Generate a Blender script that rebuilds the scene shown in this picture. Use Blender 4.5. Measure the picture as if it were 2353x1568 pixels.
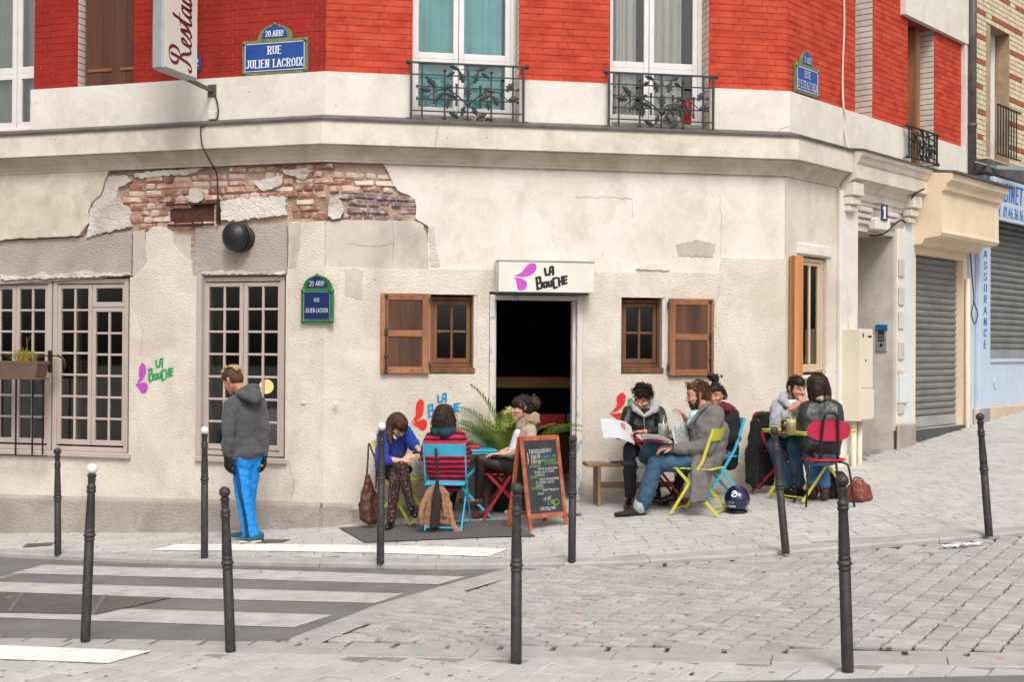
import bpy, bmesh, math, random
from mathutils import Vector, Matrix, Euler, geometry, noise
R = random.Random(7)
for o in list(bpy.data.objects):
 bpy.data.objects.remove(o)
SC = bpy.context.scene
COL = SC.collection
# ------------------------------------------------------------------ camera, sky, sun, exposure
F = 3000.0; CU, CV = 1176.5, 784.0; CAMZ = 1.825      # focal length and centre in layout units (2353 wide)
CAM_ROT = (Matrix.Rotation(math.radians(90) + 20 / 3000.0, 3, 'X') @ Matrix.Rotation(0.006, 3, 'Z'))
cam = bpy.data.cameras.new('camera')
cam.sensor_width = 36.0; cam.lens = F / 2353.0 * 36.0
cam.clip_start = 0.05; cam.clip_end = 2000.0
camo = bpy.data.objects.new('camera', cam)
camo.matrix_world = Matrix.Translation((0, 0, CAMZ)) @ CAM_ROT.to_4x4()
COL.objects.link(camo); SC.camera = camo
SUN_EL, SUN_AZ = 50.0, 168.0          # azimuth measured from +Y (view direction) clockwise
w = bpy.data.worlds.new('World'); SC.world = w; w.use_nodes = True
nt = w.node_tree; nt.nodes.clear()
sky = nt.nodes.new('ShaderNodeTexSky'); sky.sky_type = 'NISHITA'; sky.sun_disc = False
sky.sun_elevation = math.radians(SUN_EL); sky.sun_rotation = math.radians(SUN_AZ)
sky.air_density = 1.0; sky.dust_density = 6.0; sky.ozone_density = 1.0
hs = nt.nodes.new('ShaderNodeHueSaturation'); hs.inputs['Saturation'].default_value = 0.12
bg = nt.nodes.new('ShaderNodeBackground'); bg.inputs['Strength'].default_value = 0.15
ow = nt.nodes.new('ShaderNodeOutputWorld')
nt.links.new(sky.outputs[0], hs.inputs['Color']); nt.links.new(hs.outputs[0], bg.inputs[0]); nt.links.new(bg.outputs[0], ow.inputs[0])
sl = bpy.data.lights.new('sun', 'SUN'); sl.energy = 1.5; sl.angle = math.radians(15); sl.color = (1.0, 0.965, 0.91)
so = bpy.data.objects.new('sun', sl); COL.objects.link(so)
_e, _a = math.radians(SUN_EL), math.radians(SUN_AZ)
_sd = Vector((math.sin(_a) * math.cos(_e), math.cos(_a) * math.cos(_e), math.sin(_e)))
so.matrix_world = Matrix.Translation(_sd * 60) @ _sd.to_track_quat('Z', 'Y').to_matrix().to_4x4()
SC.view_settings.view_transform = 'Standard'; SC.view_settings.look = 'None'
SC.view_settings.gamma = 1.0; SC.view_settings.use_curve_mapping = False
SC.view_settings.exposure = -0.06
SC.cycles.max_bounces = 6; SC.cycles.diffuse_bounces = 3; SC.cycles.glossy_bounces = 2; SC.cycles.transmission_bounces = 5; SC.cycles.transparent_max_bounces = 6
# ------------------------------------------------------------------ layout helpers
def ray(u, v):
 return CAM_ROT @ Vector(((u - CU) / F, -(v - CV) / F, -1.0))
def at(u, v, d):
 """the point at depth d (metres in front of the lens) seen at layout pixel u, v"""
 r = ray(u, v); t = d / r.y
 return Vector((r.x * t, d, CAMZ + r.z * t))
def ground(x, y):
 k = min(max((x + 3.2) / 3.0, 0), 1)
 return .055 * min(max(x, -14), 10) + .01 * (min(y, 22) - 7.6) + .045 * k * min(max(y - 10.9, 0), 9)
def G(u, v, off=0.0):
 r = ray(u, v); t = 10.0
 for i in range(60):
  t += .5 * ((ground(r.x * t, r.y * t) + off - CAMZ) / r.z - t)
 return Vector((r.x * t, r.y * t, CAMZ + r.z * t))
def gnormal_matrix(x, y, rz=0.0, off=0.0):
 e = .1
 dx = Vector((2 * e, 0, ground(x + e, y) - ground(x - e, y))).normalized()
 dy = Vector((0, 2 * e, ground(x, y + e) - ground(x, y - e))).normalized()
 n = dx.cross(dy).normalized()
 X = (dx * math.cos(rz) + dy * math.sin(rz)).normalized(); Y = n.cross(X)
 m = Matrix((X, Y, n)).transposed().to_4x4(); m.translation = (x, y, ground(x, y) + off)
 return m
def srgb(r, g, b):
 f = lambda c: (c / 255.0) / 12.92 if c / 255.0 <= .04045 else ((c / 255.0 + .055) / 1.055) ** 2.4
 return (f(r), f(g), f(b))
# ------------------------------------------------------------------ object helpers
WM = {}
def place(o, M, parent=None):
 """link o with world matrix M under parent"""
 COL.objects.link(o); WM[o.name] = M.copy()
 if parent is not None:
  o.parent = parent; o.matrix_basis = WM[parent.name].inverted() @ M
 else:
  o.matrix_basis = M
 return o
def tag(o, label=None, cat=None, group=None, kind=None):
 if label: o['label'] = label
 if cat: o['category'] = cat
 if group: o['group'] = group
 if kind: o['kind'] = kind
 return o
def thing(name, label, cat, loc=(0, 0, 0), rz=0.0, group=None, M=None):
 o = bpy.data.objects.new(name, None); o.empty_display_size = .1
 place(o, M if M is not None else Matrix.Translation(loc) @ Matrix.Rotation(rz, 4, 'Z'))
 return tag(o, label, cat, group)
I4 = Matrix.Identity(4)
def T(x, y, z): return Matrix.Translation((x, y, z))
def RX(a): return Matrix.Rotation(a, 4, 'X')
def RY(a): return Matrix.Rotation(a, 4, 'Y')
def RZ(a): return Matrix.Rotation(a, 4, 'Z')
def SCL(x, y, z): return Matrix.Diagonal((x, y, z, 1))
class MB:
 def __init__(s): s.v = []; s.f = []; s.m = []; s.mi = 0
 def add(s, vs, fs, M=None):
  b = len(s.v)
  s.v += [tuple(M @ Vector(p)) for p in vs] if M is not None else [tuple(p) for p in vs]
  for f in fs: s.f.append([b + i for i in f]); s.m.append(s.mi)
  return s
 def box(s, x0, x1, y0, y1, z0, z1, M=None, c=0.0):
  if c <= 0:
   vs = [(x, y, z) for z in (z0, z1) for y in (y0, y1) for x in (x0, x1)]
   fs = [(0, 2, 3, 1), (4, 5, 7, 6), (0, 1, 5, 4), (2, 6, 7, 3), (0, 4, 6, 2), (1, 3, 7, 5)]
   return s.add(vs, fs, M)
  vs = []
  for z, i in ((z0, c), (z0 + c, 0), (z1 - c, 0), (z1, c)):
   a, b2, d, e = x0 + i, x1 - i, y0 + i, y1 - i
   if i == 0:
    vs += [(x0 + c, y0, z), (x1 - c, y0, z), (x1, y0 + c, z), (x1, y1 - c, z), (x1 - c, y1, z), (x0 + c, y1, z), (x0, y1 - c, z), (x0, y0 + c, z)]
   else:
    vs += [(a, d, z), (b2, d, z), (b2, d, z), (b2, e, z), (b2, e, z), (a, e, z), (a, e, z), (a, d, z)]
  fs = []
  for k in range(3):
   for j in range(8):
    q = [k * 8 + j, k * 8 + (j + 1) % 8, k * 8 + 8 + (j + 1) % 8, k * 8 + 8 + j]
    fs.append(q)
  fs.append([7, 5, 3, 1]); fs.append([24, 26, 28, 30])
  key = {}; vv = []; mp = []
  for p in vs:
   q = tuple(round(t, 6) for t in p)
   if q not in key: key[q] = len(vv); vv.append(p)
   mp.append(key[q])
  ff = []
  for f in fs:
   g = []
   for i in f:
    if mp[i] not in g: g.append(mp[i])
   if len(g) > 2: ff.append(g)
  return s.add(vv, ff, M)
 def bar(s, a, b, w, h=None, up=(0, 0, 1), c=0.0):
  """rectangular bar from a to b, w across, h along up"""
  a, b = Vector(a), Vector(b); h = h or w; d = b - a; L = d.length
  if L < 1e-6: return s
  z = d.normalized(); u = Vector(up)
  x = u.cross(z)
  if x.length < 1e-4: x = Vector((1, 0, 0)).cross(z)
  x.normalize(); y = z.cross(x)
  M = Matrix((x, y, z)).transposed().to_4x4(); M.translation = a
  return s.box(-w / 2, w / 2, -h / 2, h / 2, 0, L, M, c)
 def tube(s, pts, r, n=8, cap=True, closed=False):
  pts = [Vector(p) for p in pts]; k = len(pts)
  rs = r if isinstance(r, (list, tuple)) else [r] * k
  b = len(s.v); prev = None
  for i, p in enumerate(pts):
   if closed: t = pts[(i + 1) % k] - pts[i - 1]
   else: t = (pts[min(i + 1, k - 1)] - pts[max(i - 1, 0)])
   t = t.normalized() if t.length > 1e-9 else Vector((0, 0, 1))
   if prev is None:
    x = t.orthogonal().normalized()
   else:
    x = prev - t * prev.dot(t)
    x = x.normalized() if x.length > 1e-6 else t.orthogonal().normalized()
   prev = x; y = t.cross(x)
   for j in range(n):
    a = 2 * math.pi * j / n
    s.v.append(tuple(p + (x * math.cos(a) + y * math.sin(a)) * rs[i]))
  m = k if closed else k - 1
  for i in range(m):
   for j in range(n):
    i2 = (i + 1) % k
    s.f.append([b + i * n + j, b + i * n + (j + 1) % n, b + i2 * n + (j + 1) % n, b + i2 * n + j]); s.m.append(s.mi)
  if cap and not closed:
   s.f.append([b + j for j in range(n)][::-1]); s.m.append(s.mi)
   s.f.append([b + (k - 1) * n + j for j in range(n)]); s.m.append(s.mi)
  return s
 def lathe(s, prof, n=16, M=None):
  vs = []; fs = []
  for r, z in prof:
   for j in range(n):
    a = 2 * math.pi * j / n; vs.append((r * math.cos(a), r * math.sin(a), z))
  for i in range(len(prof) - 1):
   for j in range(n):
    fs.append([i * n + j, i * n + (j + 1) % n, (i + 1) * n + (j + 1) % n, (i + 1) * n + j])
  fs.append(list(range(n))[::-1]); fs.append([(len(prof) - 1) * n + j for j in range(n)])
  return s.add(vs, fs, M)
 def ball(s, c, r, n=12, m=8, sc=(1, 1, 1), M=None):
  prof = [(max(r * math.sin(math.pi * i / m), 1e-4), -r * math.cos(math.pi * i / m)) for i in range(m + 1)]
  MM = T(*c) @ SCL(*sc)
  return s.lathe(prof, n, M @ MM if M is not None else MM)
 def plate(s, outer, holes=(), y0=0.0, y1=0.05, M=None, back=False):
  """flat sheet in the xz plane facing -y at y0, its rims running back to y1; holes keep rims"""
  loops = [list(outer)] + [list(h) for h in holes]
  L3 = [[Vector((p[0], p[1], 0)) for p in lp] for lp in loops]
  tris = geometry.tessellate_polygon(L3)
  flat = [p for lp in loops for p in lp]; n = len(flat)
  vs = [(p[0], y0, p[1]) for p in flat] + [(p[0], y1, p[1]) for p in flat]
  fs = []
  for t in tris:
   a, b, c = (flat[i] for i in t)
   cr = (b[0] - a[0]) * (c[1] - a[1]) - (b[1] - a[1]) * (c[0] - a[0])
   if abs(cr) < 1e-12: continue
   t = list(t) if cr > 0 else list(t)[::-1]
   fs.append(t)
   if back: fs.append([i + n for i in t[::-1]])
  o = 0
  for k, lp in enumerate(loops):
   m = len(lp)
   ar = sum(lp[i][0] * lp[(i + 1) % m][1] - lp[(i + 1) % m][0] * lp[i][1] for i in range(m))
   flip = (ar > 0) if k == 0 else (ar < 0)
   for i in range(m):
    a, b = o + i, o + (i + 1) % m
    q = [a, a + n, b + n, b] if flip else [b, b + n, a + n, a]
    if k: q = q[::-1]; q = q if not flip else q
    fs.append(q)
   o += m
  return s.add(vs, fs, M)
 def build(s, name, mats, parent=None, M=I4, smooth=False, label=None, kind=None):
  me = s.mesh(name, mats, smooth)
  o = bpy.data.objects.new(name, me)
  place(o, M, parent)
  if label: o['label'] = label
  if kind: o['kind'] = kind
  return o
 def mesh(s, name, mats, smooth=False):
  me = bpy.data.meshes.new(name); me.from_pydata(s.v, [], s.f)
  if not isinstance(mats, (list, tuple)): mats = [mats]
  for m in mats: me.materials.append(m)
  if len(mats) > 1: me.polygons.foreach_set('material_index', s.m)
  if smooth:
   me.polygons.foreach_set('use_smooth', [True] * len(me.polygons))
  me.update()
  return me
def shade_auto(o, ang=40):
 me = o.data
 me.polygons.foreach_set('use_smooth', [True] * len(me.polygons))
 try: me.set_sharp_from_angle(angle=math.radians(ang))
 except Exception: pass
 return o
def inst(src, name, M, parent):
 o = bpy.data.objects.new(name, src); return place(o, M, parent)
class Wall:
 """a vertical wall plane: local x along it (left to right from the street), local y into it, z up"""
 def __init__(s, p, deg):
  a = math.radians(deg); s.p = Vector((p[0], p[1], 0)); s.d = Vector((math.cos(a), math.sin(a), 0)); s.n = Vector((-math.sin(a), math.cos(a), 0)); s.a = a
  s.M = Matrix((s.d, s.n, Vector((0, 0, 1)))).transposed().to_4x4(); s.M.translation = s.p
 def px(s, u, v, y=0.0):
  r = ray(u, v); o = Vector((0, 0, CAMZ)); q = s.p + s.n * y
  t = (q - o).dot(s.n) / r.dot(s.n); h = o + r * t
  return ((h - s.p).dot(s.d), h.z)
 def poly(s, pts, y=0.0): return [s.px(u, v, y) for u, v in pts]
 def x(s, u, y=0.0, v=700): return s.px(u, v, y)[0]
 def z(s, u, v, y=0.0): return s.px(u, v, y)[1]
 def w(s, x, y, z): return s.M @ Vector((x, y, z))
# ------------------------------------------------------------------ materials
def mat(name, col, rough=.7, var=0.0, vs=4.0, col2=None, bump=0.0, bs=60.0, metal=0.0, spec=.5, dist=.01, detail=5.0, aniso=None, obj=False, coat=0.0, dirt=None, ds=1.5, dc=(.05, .045, .04), wave=None, alpha=None, trans=0.0, sheen=0.0, bump2=0.0, b2s=8.0, contrast=(.35, .65)):
 m = bpy.data.materials.new(name); m.use_nodes = True; nt = m.node_tree; nt.nodes.clear()
 N = nt.nodes.new; L = nt.links.new
 out = N('ShaderNodeOutputMaterial'); b = N('ShaderNodeBsdfPrincipled'); L(b.outputs[0], out.inputs[0])
 b.inputs['Roughness'].default_value = rough; b.inputs['Metallic'].default_value = metal
 b.inputs['Specular IOR Level'].default_value = spec
 b.inputs['Coat Weight'].default_value = coat
 if sheen: b.inputs['Sheen Weight'].default_value = sheen
 if trans: b.inputs['Transmission Weight'].default_value = trans
 if alpha is not None: b.inputs['Alpha'].default_value = alpha
 if obj:
  tc = N('ShaderNodeTexCoord'); P = tc.outputs['Object']
 else:
  ge = N('ShaderNodeNewGeometry'); P = ge.outputs['Position']
 if aniso:
  mp = N('ShaderNodeMapping'); mp.inputs['Scale'].default_value = aniso; L(P, mp.inputs[0]); PA = mp.outputs[0]
 else: PA = P
 c4 = (*col, 1); src = None
 def noisetex(sc, det=detail, vec=None, ro=.6):
  n = N('ShaderNodeTexNoise'); n.inputs['Scale'].default_value = sc; n.inputs['Detail'].default_value = det; n.inputs['Roughness'].default_value = ro
  L(vec if vec is not None else PA, n.inputs['Vector']); return n
 if var or col2:
  n = noisetex(vs); rp = N('ShaderNodeValToRGB')
  c2 = col2 if col2 else tuple(c * (1 - var) for c in col)
  c1 = col if col2 else tuple(min(1, c * (1 + var * .5)) for c in col)
  rp.color_ramp.elements[0].position = contrast[0]; rp.color_ramp.elements[0].color = (*c2, 1)
  rp.color_ramp.elements[1].position = contrast[1]; rp.color_ramp.elements[1].color = (*c1, 1)
  L(n.outputs['Fac'], rp.inputs[0]); src = rp.outputs[0]
 if dirt:
  n = noisetex(ds, 6.0, P); rp = N('ShaderNodeValToRGB')
  rp.color_ramp.elements[0].position = .48; rp.color_ramp.elements[0].color = (0, 0, 0, 1)
  rp.color_ramp.elements[1].position = .72; rp.color_ramp.elements[1].color = (dirt, dirt, dirt, 1)
  L(n.outputs['Fac'], rp.inputs[0])
  mx = N('ShaderNodeMix'); mx.data_type = 'RGBA'
  L(rp.outputs[0], mx.inputs[0])
  if src is not None: L(src, mx.inputs[6])
  else: mx.inputs[6].default_value = c4
  mx.inputs[7].default_value = (*dc, 1); src = mx.outputs[2]
 if src is not None: L(src, b.inputs['Base Color'])
 else: b.inputs['Base Color'].default_value = c4
 if bump or bump2:
  last = None
  for st, sc, dd in ((bump2, b2s, dist * 3), (bump, bs, dist)):
   if not st: continue
   n = noisetex(sc, 4.0); bp = N('ShaderNodeBump'); bp.inputs['Strength'].default_value = st; bp.inputs['Distance'].default_value = dd
   L(n.outputs['Fac'], bp.inputs['Height'])
   if last is not None: L(last, bp.inputs['Normal'])
   last = bp.outputs[0]
  L(last, b.inputs['Normal'])
 m['bsdf'] = b.name
 return m
def emit(name, col, st):
 m = bpy.data.materials.new(name); m.use_nodes = True; nt = m.node_tree; nt.nodes.clear()
 e = nt.nodes.new('ShaderNodeEmission'); e.inputs[0].default_value = (*col, 1); e.inputs[1].default_value = st
 o = nt.nodes.new('ShaderNodeOutputMaterial'); nt.links.new(e.outputs[0], o.inputs[0]); return m
def glass_mat(name, tint=(1, 1, 1), refl=.06, rough=.02):
 """thin pane: clear, with a faint mirror"""
 m = bpy.data.materials.new(name); m.use_nodes = True; nt = m.node_tree; nt.nodes.clear(); N = nt.nodes.new; L = nt.links.new
 t = N('ShaderNodeBsdfTransparent'); t.inputs[0].default_value = (*tint, 1)
 g = N('ShaderNodeBsdfGlossy'); g.inputs['Roughness'].default_value = rough
 lw = N('ShaderNodeFresnel'); lw.inputs[0].default_value = 1.45
 ge = N('ShaderNodeNewGeometry'); n = N('ShaderNodeTexNoise'); n.inputs['Scale'].default_value = 1.3; L(ge.outputs['Position'], n.inputs['Vector'])
 bp = N('ShaderNodeBump'); bp.inputs['Strength'].default_value = .02; L(n.outputs['Fac'], bp.inputs['Height']); L(bp.outputs[0], g.inputs['Normal'])
 mu = N('ShaderNodeMath'); mu.operation = 'MULTIPLY'; mu.inputs[1].default_value = refl / .04; L(lw.outputs[0], mu.inputs[0])
 mx = N('ShaderNodeMixShader'); L(mu.outputs[0], mx.inputs[0]); L(t.outputs[0], mx.inputs[1]); L(g.outputs[0], mx.inputs[2])
 o = N('ShaderNodeOutputMaterial'); L(mx.outputs[0], o.inputs[0]); return m
# ------------------------------------------------------------------ palette
def stucco(name, col, col2, rough_d=.02, scale=26.0, stain=.35, stainc=(.30, .25, .20), smooth=False):
 m = bpy.data.materials.new(name); m.use_nodes = True; nt = m.node_tree; nt.nodes.clear(); N = nt.nodes.new; L = nt.links.new
 out = N('ShaderNodeOutputMaterial'); b = N('ShaderNodeBsdfPrincipled'); L(b.outputs[0], out.inputs[0])
 b.inputs['Roughness'].default_value = .9; b.inputs['Specular IOR Level'].default_value = .2
 P = N('ShaderNodeNewGeometry').outputs['Position']
 def nz(sc, det=5, ro=.6, vec=None, dis=0.0):
  n = N('ShaderNodeTexNoise'); n.inputs['Scale'].default_value = sc; n.inputs['Detail'].default_value = det; n.inputs['Roughness'].default_value = ro
  n.inputs['Distortion'].default_value = dis
  L(vec if vec is not None else P, n.inputs['Vector']); return n.outputs['Fac']
 def ramp(f, a, c0, bb, c1):
  r = N('ShaderNodeValToRGB'); e = r.color_ramp.elements; e[0].position = a; e[0].color = (*c0, 1); e[1].position = bb; e[1].color = (*c1, 1); L(f, r.inputs[0]); return r.outputs[0]
 base = ramp(nz(1.7, 7, .62, None, .6), .38, col2, .60, col)
 def mixc(fac, a, bcol):
  x = N('ShaderNodeMix'); x.data_type = 'RGBA'; L(fac, x.inputs[0]); L(a, x.inputs[6]); x.inputs[7].default_value = (*bcol, 1); return x.outputs[2]
 mp = N('ShaderNodeMapping'); mp.inputs['Scale'].default_value = (1.0, 1.0, .7); L(P, mp.inputs[0])
 st = ramp(nz(3.2, 8, .7, mp.outputs[0]), .52, (0, 0, 0), .82, (stain,) * 3)
 base = mixc(st, base, stainc)
 sp = ramp(nz(48.0, 3, .6), .60, (0, 0, 0), .72, (.42 if smooth else .25,) * 3); base = mixc(sp, base, tuple(.62 * c for c in col2))
 lt = ramp(nz(2.6, 3, .5, None, 1.2), .56, (0, 0, 0), .66, (.4 if smooth else .0,) * 3); base = mixc(lt, base, tuple(min(1, c * 1.07) for c in col))
 chips = ramp(nz(9.0, 3, .5, None, .3), .70, (0, 0, 0), .73, (.35,) * 3)
 base = mixc(chips, base, tuple(c * .78 for c in col2))
 v = N('ShaderNodeTexVoronoi'); v.inputs['Scale'].default_value = 5.5; v.feature = 'F1'; L(P, v.inputs['Vector'])
 hole = ramp(v.outputs['Distance'], .025, (.8,) * 3, .045, (0, 0, 0))
 base = mixc(hole, base, (.08, .06, .05))
 L(base, b.inputs['Base Color'])
 wv = N('ShaderNodeMapping'); wv.inputs['Rotation'].default_value = (.3, .6, .2); wv.inputs['Scale'].default_value = (1, 1, 1.7); L(P, wv.inputs[0])
 if smooth:
  h1 = nz(12, 6, .6); h2 = nz(90, 3, .6)
  s1, d1, s2, d2 = .5, .012, .35, .004
 else:
  h1 = nz(scale * 1.35, 4, .6, wv.outputs[0], .25); h2 = nz(scale * 4, 2, .5)
  s1, d1, s2, d2 = .9, rough_d, .3, .004
 b1 = N('ShaderNodeBump'); b1.inputs['Strength'].default_value = s1; b1.inputs['Distance'].default_value = d1; L(h1, b1.inputs['Height'])
 b2 = N('ShaderNodeBump'); b2.inputs['Strength'].default_value = s2; b2.inputs['Distance'].default_value = d2; L(h2, b2.inputs['Height']); L(b1.outputs[0], b2.inputs['Normal'])
 L(b2.outputs[0], b.inputs['Normal'])
 return m
CREAM = srgb(228, 218, 204); CREAM2 = srgb(212, 200, 184)
MAT = {}
MAT['stucco'] = stucco('rough_cream_stucco', CREAM, CREAM2, .015, 30.0, .30)
MAT['plaster'] = stucco('smooth_cream_plaster', srgb(231, 222, 210), srgb(218, 208, 195), smooth=True, stain=.45)
MAT['tan_plaster'] = stucco('tan_weathered_plaster', srgb(218, 206, 189), srgb(200, 187, 168), smooth=True, stain=.5, stainc=(.26, .19, .13))
MAT['grey_stucco'] = stucco('grey_roughcast', srgb(190, 178, 166), srgb(172, 160, 148), .024, 28.0, .25)
MAT['grey_patch'] = stucco('grey_patch_plaster', srgb(205, 194, 180), srgb(182, 172, 160), smooth=True, stain=.5)
MAT['white_plaster'] = stucco('chalky_white_plaster', srgb(224, 216, 208), srgb(190, 178, 166), .02, 14.0, stain=.5, stainc=(.22, .2, .18))
MAT['dirty_mortar'] = stucco('old_lime_mortar', srgb(206, 180, 160), srgb(168, 138, 118), .03, 22.0, .6, (.25, .13, .09))
MAT['white_paint'] = stucco('white_painted_band', srgb(230, 223, 214), srgb(220, 212, 202), smooth=True, stain=.5, stainc=(.40, .37, .34))
MAT['cornice'] = stucco('cornice_render', srgb(226, 216, 202), srgb(208, 196, 180), smooth=True, stain=.5, stainc=(.30, .24, .18))
MAT['stone_base'] = stucco('plinth_stone', srgb(178, 169, 160), srgb(156, 147, 138), .02, 20.0, .3, (.2, .18, .17))
MAT['stone_jamb'] = stucco('grey_rendered_jamb', srgb(216, 208, 198), srgb(194, 186, 176), smooth=True, stain=.4, stainc=(.25, .23, .2))
MAT['peach'] = mat('peach_paint', srgb(238, 214, 184), .75, .08, 2.0, bump=.2, bs=50, dirt=.15)
MAT['blue_paint'] = mat('pale_blue_paint', srgb(190, 202, 218), .7, .06, 2.0, bump=.15, bs=40, dirt=.2, dc=srgb(140, 145, 150))
MAT['pale_grey_blue'] = mat('pale_grey_blue_paint', srgb(214, 218, 217), .7, .06, 2.0, bump=.2, bs=40, dirt=.25, dc=srgb(160, 155, 148))
MAT['zinc'] = mat('zinc_flashing', srgb(104, 100, 97), .55, .3, 6.0, bump=.2, bs=30, metal=.3)
MAT['iron'] = mat('dark_cast_iron', srgb(52, 55, 58), .5, .25, 20.0, bump=.2, bs=80)
MAT['black_iron'] = mat('black_iron', srgb(26, 25, 26), .5, .2, 20.0)
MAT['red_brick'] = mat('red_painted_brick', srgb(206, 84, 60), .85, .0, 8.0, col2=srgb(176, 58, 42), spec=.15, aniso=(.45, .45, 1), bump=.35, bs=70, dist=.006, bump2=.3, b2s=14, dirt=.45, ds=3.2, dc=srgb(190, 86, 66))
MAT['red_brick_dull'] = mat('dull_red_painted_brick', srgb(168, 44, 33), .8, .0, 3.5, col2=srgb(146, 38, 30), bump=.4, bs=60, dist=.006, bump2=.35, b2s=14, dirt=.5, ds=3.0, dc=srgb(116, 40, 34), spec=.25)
MAT['red_joint'] = mat('red_painted_joint', srgb(196, 90, 74), .9, .3, 12.0, bump=.3, bs=80, col2=srgb(150, 52, 42))
MAT['white_brick'] = mat('white_painted_brick', srgb(222, 213, 200), .8, .1, 5.0, bump=.3, bs=60, dirt=.3, dc=srgb(150, 138, 120))
MAT['mauve_frame'] = mat('mauve_grey_window_paint', srgb(188, 172, 163), .55, .07, 4.0, bump=.1, bs=60)
MAT['white_frame'] = mat('white_window_paint', srgb(228, 224, 220), .5, .06, 5.0)
MAT['brown_wood'] = mat('weathered_brown_wood', srgb(128, 84, 52), .7, 0, 5, col2=srgb(86, 54, 34), bump=.4, bs=40, aniso=(1, 1, .12), dist=.006)
MAT['orange_wood'] = mat('varnished_orange_wood', srgb(178, 116, 74), .65, 0, 7, col2=srgb(122, 78, 50), dirt=.4, ds=12, dc=srgb(96, 66, 48), bump=.25, bs=40, aniso=(1, 1, .1), dist=.004)
MAT['orange_rail'] = mat('varnished_orange_rail', srgb(178, 116, 74), .65, 0, 7, col2=srgb(120, 76, 48), dirt=.4, ds=12, dc=srgb(96, 66, 48), bump=.25, bs=40, aniso=(.15, .15, 1), dist=.004)
MAT['panel_wood'] = mat('dark_panel_wood', srgb(104, 66, 44), .75, 0, 9, col2=srgb(66, 42, 32), bump=.5, bs=40, aniso=(1, 1, .10), dist=.006)
MAT['pine'] = mat('new_pine_board', srgb(214, 152, 92), .6, 0, 5, col2=srgb(178, 108, 56), bump=.2, bs=30, aniso=(1, 1, .08), dist=.004)
MAT['old_shutter'] = mat('old_brown_shutter', srgb(104, 62, 42), .7, 0, 6, col2=srgb(74, 42, 30), bump=.4, bs=40, aniso=(1, 1, .08), dist=.005)
MAT['rust'] = mat('rusted_plate', srgb(96, 50, 38), .85, 0, 12, col2=srgb(52, 32, 30), bump=.5, bs=40)
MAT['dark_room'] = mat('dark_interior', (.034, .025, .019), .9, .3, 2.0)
MAT['room_wall'] = mat('dim_interior_wall', (.05, .042, .035), .9, .3, 2.0)
MAT['pane'] = glass_mat('window_pane', (.97, .98, .975), .075)
MAT['teal'] = mat('teal_curtain', srgb(140, 232, 230), .85, .15, 3.0, bump=.1, bs=100)
MAT['white_curtain'] = mat('white_curtain', srgb(240, 236, 228), .9, .04, 4.0, bump=.1, bs=100)
MAT['net_curtain'] = mat('grey_net_curtain', srgb(206, 212, 206), .9, .12, 20.0, aniso=(6, 6, .3))
MAT['sign_blue'] = mat('blue_enamel', srgb(20, 72, 150), .25, .1, 3.0, coat=.4)
MAT['sign_navy'] = mat('navy_enamel', srgb(18, 42, 92), .3, .15, 3.0, coat=.3)
MAT['sign_green'] = mat('green_enamel', srgb(40, 112, 52), .35, .15, 4.0, coat=.3)
MAT['bronze'] = mat('green_bronze_frame', srgb(120, 128, 84), .6, .3, 14.0, bump=.3, bs=60, dirt=.4, ds=8)
MAT['enamel_white'] = mat('white_enamel_letters', srgb(236, 238, 240), .4)
MAT['sign_white'] = mat('off_white_sign_plastic', srgb(226, 222, 210), .45, .06, 2.0, dirt=.2, dc=srgb(170, 165, 150))
MAT['aluminium'] = mat('dull_aluminium', srgb(176, 178, 180), .4, .1, 5.0, metal=.4, dirt=.3, dc=srgb(90, 88, 85))
MAT['maroon'] = mat('maroon_lettering', srgb(112, 18, 44), .5)
MAT['magenta'] = mat('magenta_spray_paint', srgb(196, 84, 190), .75, .12, 30.0)
MAT['spray_red'] = mat('red_spray_paint', srgb(226, 46, 38), .8, .15, 30.0, bump=.5, bs=40)
MAT['spray_green'] = mat('green_spray_paint', srgb(28, 160, 82), .8, .15, 30.0, bump=.5, bs=40)
MAT['spray_blue'] = mat('blue_spray_paint', srgb(30, 140, 198), .8, .15, 30.0, bump=.5, bs=40)
MAT['spray_violet'] = mat('violet_spray_paint', srgb(190, 78, 186), .8, .15, 30.0, bump=.5, bs=40)
for k_ in ('spray_red', 'spray_green', 'spray_blue', 'spray_violet'):
 m_ = MAT[k_]; t_ = m_.node_tree; N_ = t_.nodes.new; L_ = t_.links.new; ou = [n for n in t_.nodes if n.type == 'OUTPUT_MATERIAL'][0]; bs_ = t_.nodes[m_['bsdf']]
 ge_ = N_('ShaderNodeNewGeometry'); nn2 = N_('ShaderNodeTexNoise'); nn2.inputs['Scale'].default_value = 55; nn2.inputs['Detail'].default_value = 4; L_(ge_.outputs['Position'], nn2.inputs['Vector'])
 rp2 = N_('ShaderNodeValToRGB'); rp2.color_ramp.elements[0].position = .30; rp2.color_ramp.elements[1].position = .38; L_(nn2.outputs['Fac'], rp2.inputs[0])
 tr_ = N_('ShaderNodeBsdfTransparent'); mx_ = N_('ShaderNodeMixShader'); L_(rp2.outputs[0], mx_.inputs[0]); L_(tr_.outputs[0], mx_.inputs[1]); L_(bs_.outputs[0], mx_.inputs[2]); L_(mx_.outputs[0], ou.inputs[0])
MAT['black_paint'] = mat('black_sign_paint', srgb(24, 22, 24), .6)
MAT['slat'] = mat('grey_steel_slat', srgb(128, 128, 126), .5, .12, 3.0, metal=.15, dirt=.35, ds=3, dc=srgb(80, 76, 72), aniso=(1, 1, 4))
MAT['cable'] = mat('black_cable', srgb(40, 37, 36), .7)
MAT['cream_cable'] = mat('cream_cable', srgb(214, 203, 184), .7)
MAT['box_cream'] = mat('cream_cabinet', srgb(224, 213, 192), .6, .05, 3.0, dirt=.12)
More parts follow.
